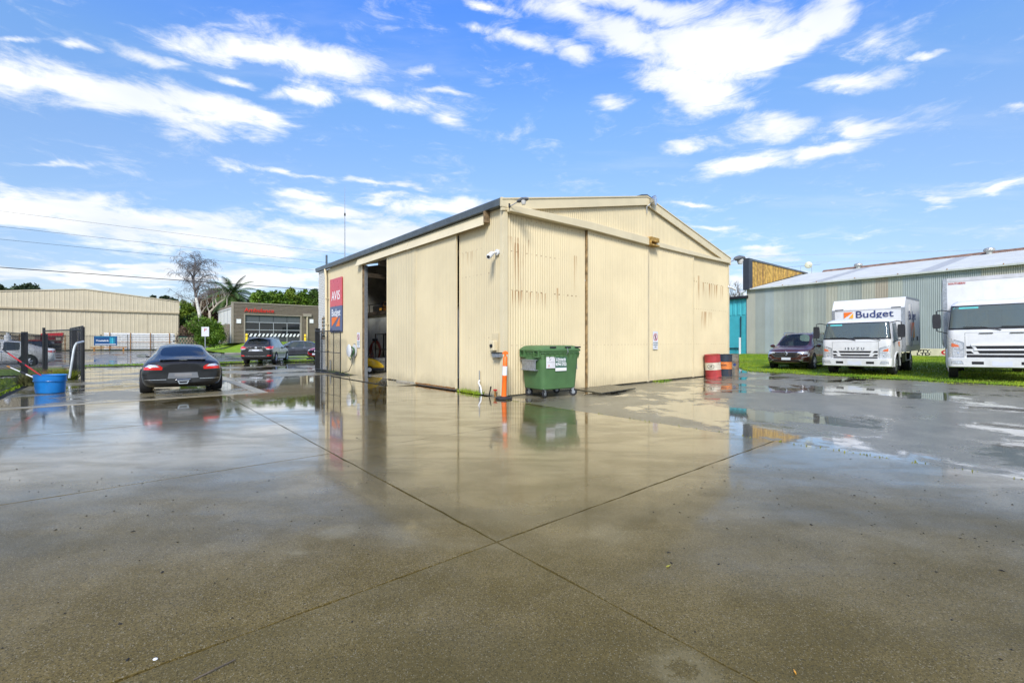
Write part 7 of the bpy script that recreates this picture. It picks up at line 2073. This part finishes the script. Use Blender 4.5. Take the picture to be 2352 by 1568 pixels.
def tree(nm, label, cat, px, py0, py1, Y, wpx, m, n=9000, size=.16, trunk=.25, seed=1, shape='round', flat=1.0, group=None, crownname='crown', base=None):
    x, _, zt = at(px, py1, Y); zb_ = base if base is not None else 0.0
    r = thing(nm, label, cat, (x, Y, zb_), 0, group); H_ = zt-zb_; w = wpx/1045*Y/2; rg = random.Random(seed)
    zc = at(px, py0, Y)[2]-zb_   # crown bottom
    ch = H_-zc; bl = []
    for k in range(9 if shape == 'round' else 7):
        a = rg.uniform(0, 2*math.pi); q = rg.uniform(.15, .62)
        bl.append((w*q*math.cos(a), w*q*math.sin(a)*.8, zc+ch*rg.uniform(.28, .78), w*rg.uniform(.28, .48), w*rg.uniform(.28, .45), ch*rg.uniform(.16, .27)))
    bl.append((0, 0, zc+ch*.45, w*.62, w*.55, ch*.42)); bl.append((w*rg.uniform(-.2, .2), 0, zc+ch*.8, w*.35, w*.35, ch*.18))
    leaf_cloud(bl, n, size, m, crownname, r, seed)
    mb = MB(); mb.tube([(0, 0, -.3), (0, 0, zc*.5), (rg.uniform(-.2, .2), 0, zc+ch*.5)], [trunk, trunk*.8, trunk*.4], 8, cap=False)
    for k in range(5):
        a = rg.uniform(0, 6.28); mb.tube([(0, 0, zc*.8+ch*.1*k*.5), (w*.3*math.cos(a), w*.3*math.sin(a), zc+ch*.45), (w*.6*math.cos(a), w*.6*math.sin(a), zc+ch*.7)], [trunk*.45, trunk*.3, trunk*.1], 6, cap=False)
    mb.build('trunk', bark, r, smooth=True)
    return r
# eucalypts and far trees above the hangar
tree('gum_tree', 'dark spreading gum tree rising behind the hangar roof at the left', 'tree', 64, 700, 651, 150, 78, g_gum, 9000, .55, .6, 3, 'flat')
tree('gum_tree', 'small part of a gum tree above the hangar roof at the left edge', 'tree', 2, 690, 655, 160, 26, g_gum, 2500, .5, .5, 4)
for i, (px, w_, y1, lab) in enumerate(((352, 26, 676, 'sparse gum tree above the right slope of the hangar roof'), (376, 24, 677, 'sparse gum tree second from the right above the hangar roof'), (398, 20, 683, 'low gum tree at the right end of the hangar roof'))):
    tree('gum_tree', lab, 'tree', px, 700, y1, 145, w_, g_gum, 1700, .45, .4, 10+i)
tree('gum_tree', 'tiny tree top just left of the hangar ridge', 'tree', 140, 700, 667, 150, 12, g_gum, 500, .4, .3, 17)
# dense greenery between hangar and ambulance station
tree('bushy_tree', 'bright green bushy tree directly right of the hangar', 'tree', 424, 790, 692, 96, 56, g_lime, 9000, .26, .3, 21)
tree('bushy_tree', 'dark green tree low behind the hangar corner', 'tree', 440, 800, 715, 90, 62, g_dark, 8000, .24, .3, 22)
tree('bare_bush', 'large rounded brown leafless bush behind the birch', 'tree', 468, 760, 678, 100, 86, g_brown, 15000, .16, .3, 23, crownname='crown')
tree('bare_bush', 'wide brown leafless bush left of the palm tree', 'tree', 520, 750, 664, 104, 112, g_brown, 18000, .16, .3, 24)
tree('bushy_tree', 'mid green tree top above the brown bushes', 'tree', 508, 700, 660, 112, 70, g_dark, 7000, .26, .3, 25)
tree('bushy_tree', 'dull purple brown shrub beside the hangar wall', 'shrub', 436, 800, 735, 80, 70, g_brown, 7000, .14, .2, 26)
# shrubs in front of the station
sb = tree('shrub', 'large rounded green shrub left of the ambulance station', 'shrub', 482, 797, 729, 62, 92, g_mid, 20000, .12, .2, 31, base=.9, crownname='foliage')
# evergreen trees behind the station
for i, (px, w_, y1, lab, m_) in enumerate(((600, 70, 668, 'leftmost evergreen tree behind the ambulance station roof', g_mid), (636, 66, 663, 'second evergreen tree from the left behind the ambulance station', g_mid), (664, 58, 659, 'tall evergreen tree behind the middle of the ambulance station', g_lime), (694, 62, 664, 'evergreen tree behind the right part of the ambulance station', g_mid), (728, 70, 659, 'evergreen tree beside the brick pier of the cream shed', g_dark), (582, 40, 676, 'low evergreen between the palm and the ambulance trees', g_dark))):
    tree('evergreen_tree', lab, 'tree', px, 730, y1, 92+3*i, w_, m_, 9000, .24, .3, 40+i)
# white-barked birch
bx, by, _ = at(466, 760, 70); r = thing('birch_tree', 'tall leafless birch with white trunk and drooping dark twigs', 'tree', (bx, by, .6))
def wp_(px, py): p = at(px, py, 70); return Vector((p[0]-bx, p[1]-by, p[2]-.6))
c6 = lambda x, y: ((440+x/7.842)/1.0884, (620+y/7.842)/1.0884)
tr0 = [wp_(*c6(480, 1420)), wp_(*c6(455, 1260)), wp_(*c6(420, 1110)), wp_(*c6(395, 960)), wp_(*c6(375, 840)), wp_(*c6(350, 700)), wp_(*c6(345, 560)), wp_(*c6(360, 420)), wp_(*c6(380, 300)), wp_(*c6(370, 215))]
MB().tube([wp_(*c6(490, 1700))]+tr0[:4], [.25, .23, .22, .20, .18], 9, cap=False).build('trunk', wbark, r, smooth=True)
up = MB(); up.tube(tr0[3:], [.18, .16, .14, .11, .09, .06, .03], 7, cap=False)
rg = random.Random(12)
for (i, e, rad) in ((3, (520, 560), .11), (4, (560, 720), .10), (5, (240, 420), .11), (5, (600, 480), .09), (6, (110, 300), .08), (6, (470, 380), .07), (7, (450, 230), .06), (7, (300, 330), .06), (4, (230, 600), .07), (3, (640, 820), .07), (2, (240, 960), .05)):
    a_, c_ = tr0[i], wp_(*c6(*e)); c_ = c_+Vector((0, rg.uniform(-1.5, 1.5), 0)); mid = (a_+c_)/2+Vector((0, 0, .3))
    up.tube([a_, mid, c_], [rad, rad*.7, rad*.35], 5, cap=False)
    for k in range(5):
        q = mid.lerp(c_, k/4); branches(up, q, (rg.uniform(-1, 1), rg.uniform(-1, 1), rg.uniform(-.2, .9)), 1.5, .035, 2, rg, .28, .7, 5, .7, .012)
for k in range(4, 10):
    for j in range(3): branches(up, tr0[k], (rg.uniform(-1, 1), rg.uniform(-1, 1), .5), 1.5, .04, 2, rg, .25, .7, 5, .7, .012)
up.build('limbs', mat('birch_twigs', (.14, .125, .115), .8, var=.3), r)
# pale bare tree beside it
r = thing('bare_tree', 'small leafless tree with forking pale branches between the birch and the ambulance station', 'tree', (at(524, 760, 72)[0], 72, .6))
ox = at(524, 760, 72)[0]
def wq(x, y): p = at(*c6(x, y), 72); return Vector((p[0]-ox, 0, p[2]-.6))
b2 = MB(); b2.tube([wq(665, 1420), wq(660, 1250), wq(740, 1170)], [.20, .17, .12], 7, cap=False)
for pts in ([(740, 1170), (800, 1090), (910, 1000)], [(740, 1170), (720, 1060), (740, 880)], [(660, 1250), (620, 1170), (600, 1050), (630, 960)], [(500, 1270), (560, 1170), (640, 1080), (610, 1000)], [(500, 1270), (470, 1180), (500, 1030), (590, 970)], [(740, 1170), (860, 1060), (960, 990)], [(940, 1200), (1000, 1100), (1000, 1000)], [(800, 1090), (770, 1000), (770, 930)]):
    P_ = [wq(*p) for p in pts]; b2.tube(P_, [.10-.02*i for i in range(len(P_))], 5, cap=False)
    for p in P_[1:]: branches(b2, p, (rg.uniform(-1, 1), rg.uniform(-.4, .4), .8), 1.4, .035, 1, rg, 0, .6, 4, .7, .014)
b2.build('limbs', mat('pale_bark', (.50, .43, .33), .8, var=.2), r)
# palm
px_, py_ = c6(1100, 1000); Yp = 100; pc = Vector(at(px_, py_-6, Yp)); r = thing('palm_tree', 'tall date palm with drooping fronds behind the ambulance station', 'tree', (pc.x, pc.y, 0))
MB().tube([(0, 0, 0), (0, 0, pc.z)], [.75, .6], 12, cap=False).build('trunk', bark, r, smooth=True)
MB().lathe([(.6, pc.z-2.2), (1.1, pc.z-1.0), (1.2, pc.z-.2), (.7, pc.z+.5), (0, pc.z+.6)], 16).build('crown_base', mat('palm_boots', (.19, .13, .05), .9, var=.4, vscale=4), r, smooth=True)
fm_ = leafmat('palm_fronds', (.03, .065, .018), (.085, .14, .03), (.15, .19, .05)); rg = random.Random(3)
for k in range(46):
    a = 2*math.pi*k*.381966; e = math.radians(78-95*(k/46)**.9); L = 6.2*rg.uniform(.85, 1.1); mb = MB(); p = Vector((0, 0, pc.z+.2)); d = Vector((math.cos(a)*math.cos(e), math.sin(a)*math.cos(e), math.sin(e))); side = Vector((-math.sin(a), math.cos(a), 0))
    pts = [p.copy()]; n = 10
    for i in range(n): d = (d+Vector((0, 0, -.16))).normalized(); p = p+d*L/n; pts.append(p.copy())
    mb.tube(pts, [.07*(1-i/(n+1)) for i in range(n+1)], 3, cap=False)
    for i in range(1, n*3):
        f = i/3; j = int(f); q = pts[j].lerp(pts[min(j+1, n)], f-j); ll = 1.15*math.sin(math.pi*min(1, .15+.85*i/(n*3)))+.25; dj = (pts[min(j+1, n)]-pts[j]).normalized()
        for s in (1, -1):
            tip = q+side*s*ll*.8+dj*ll*.5+Vector((0, 0, -.42*ll)); w_ = dj*.09
            mb.poly([tuple(q-w_), tuple(q+w_), tuple(tip)])
    mb.build('frond', fm_, r)
fb = leaf_cloud([(-1.6, -1.0, pc.z-.3, .8, .8, 1.0)], 2200, .12, leafmat('palm_fruit', (.30, .24, .03), (.40, .32, .05)), 'fruit_cluster', r, 5)
# bare twigs behind the turquoise building
for i, (px, y1, lab) in enumerate(((1686, 660, 'leafless sapling nearer the cream shed above the turquoise building'), (1702, 655, 'leafless sapling nearer the grey shed above the turquoise building'))):
    x, y, _ = at(px, 700, 62); r = thing('bare_tree', lab, 'tree', (x, y, .5)); mb = MB(); rg2 = random.Random(i+5); zt = at(px, y1, 62)[2]-.5
    mb.tube([(0, 0, 0), (0, 0, zt*.6), (.2, 0, zt*.9)], [.12, .08, .02], 5, cap=False)
    for k in range(7): branches(mb, (0, 0, zt*(.5+.05*k)), (rg2.uniform(-1, 1), rg2.uniform(-1, 1), 1.6), 1.7, .04, 2, rg2, -.05, .5, 4, .65, .016)
    mb.build('limbs', bark, r)
# distant low tree line closing the horizon
def far_mass(name, x0, x1, y, h, n, seed, label):
    rg = random.Random(seed); bl = []
    for k in range(int(abs(x1-x0)/14)): 
        hh = h*rg.uniform(.6, 1.15); bl.append((x0+14*k+rg.uniform(-4, 4), y+rg.uniform(-8, 8), hh*.45, rg.uniform(8, 13), 8, hh*.5))
    o = leaf_cloud(bl, n, 1.1, g_dark, name, None, seed, 30, .5); tag(o, label, 'trees', kind='stuff')
far_mass('distant_trees', -420, -120, 230, 6.5, 16000, 70, 'low line of distant trees beyond the buildings on the left')
far_mass('distant_trees', 40, 330, 210, 6.0, 16000, 71, 'low line of distant trees beyond the turquoise building')
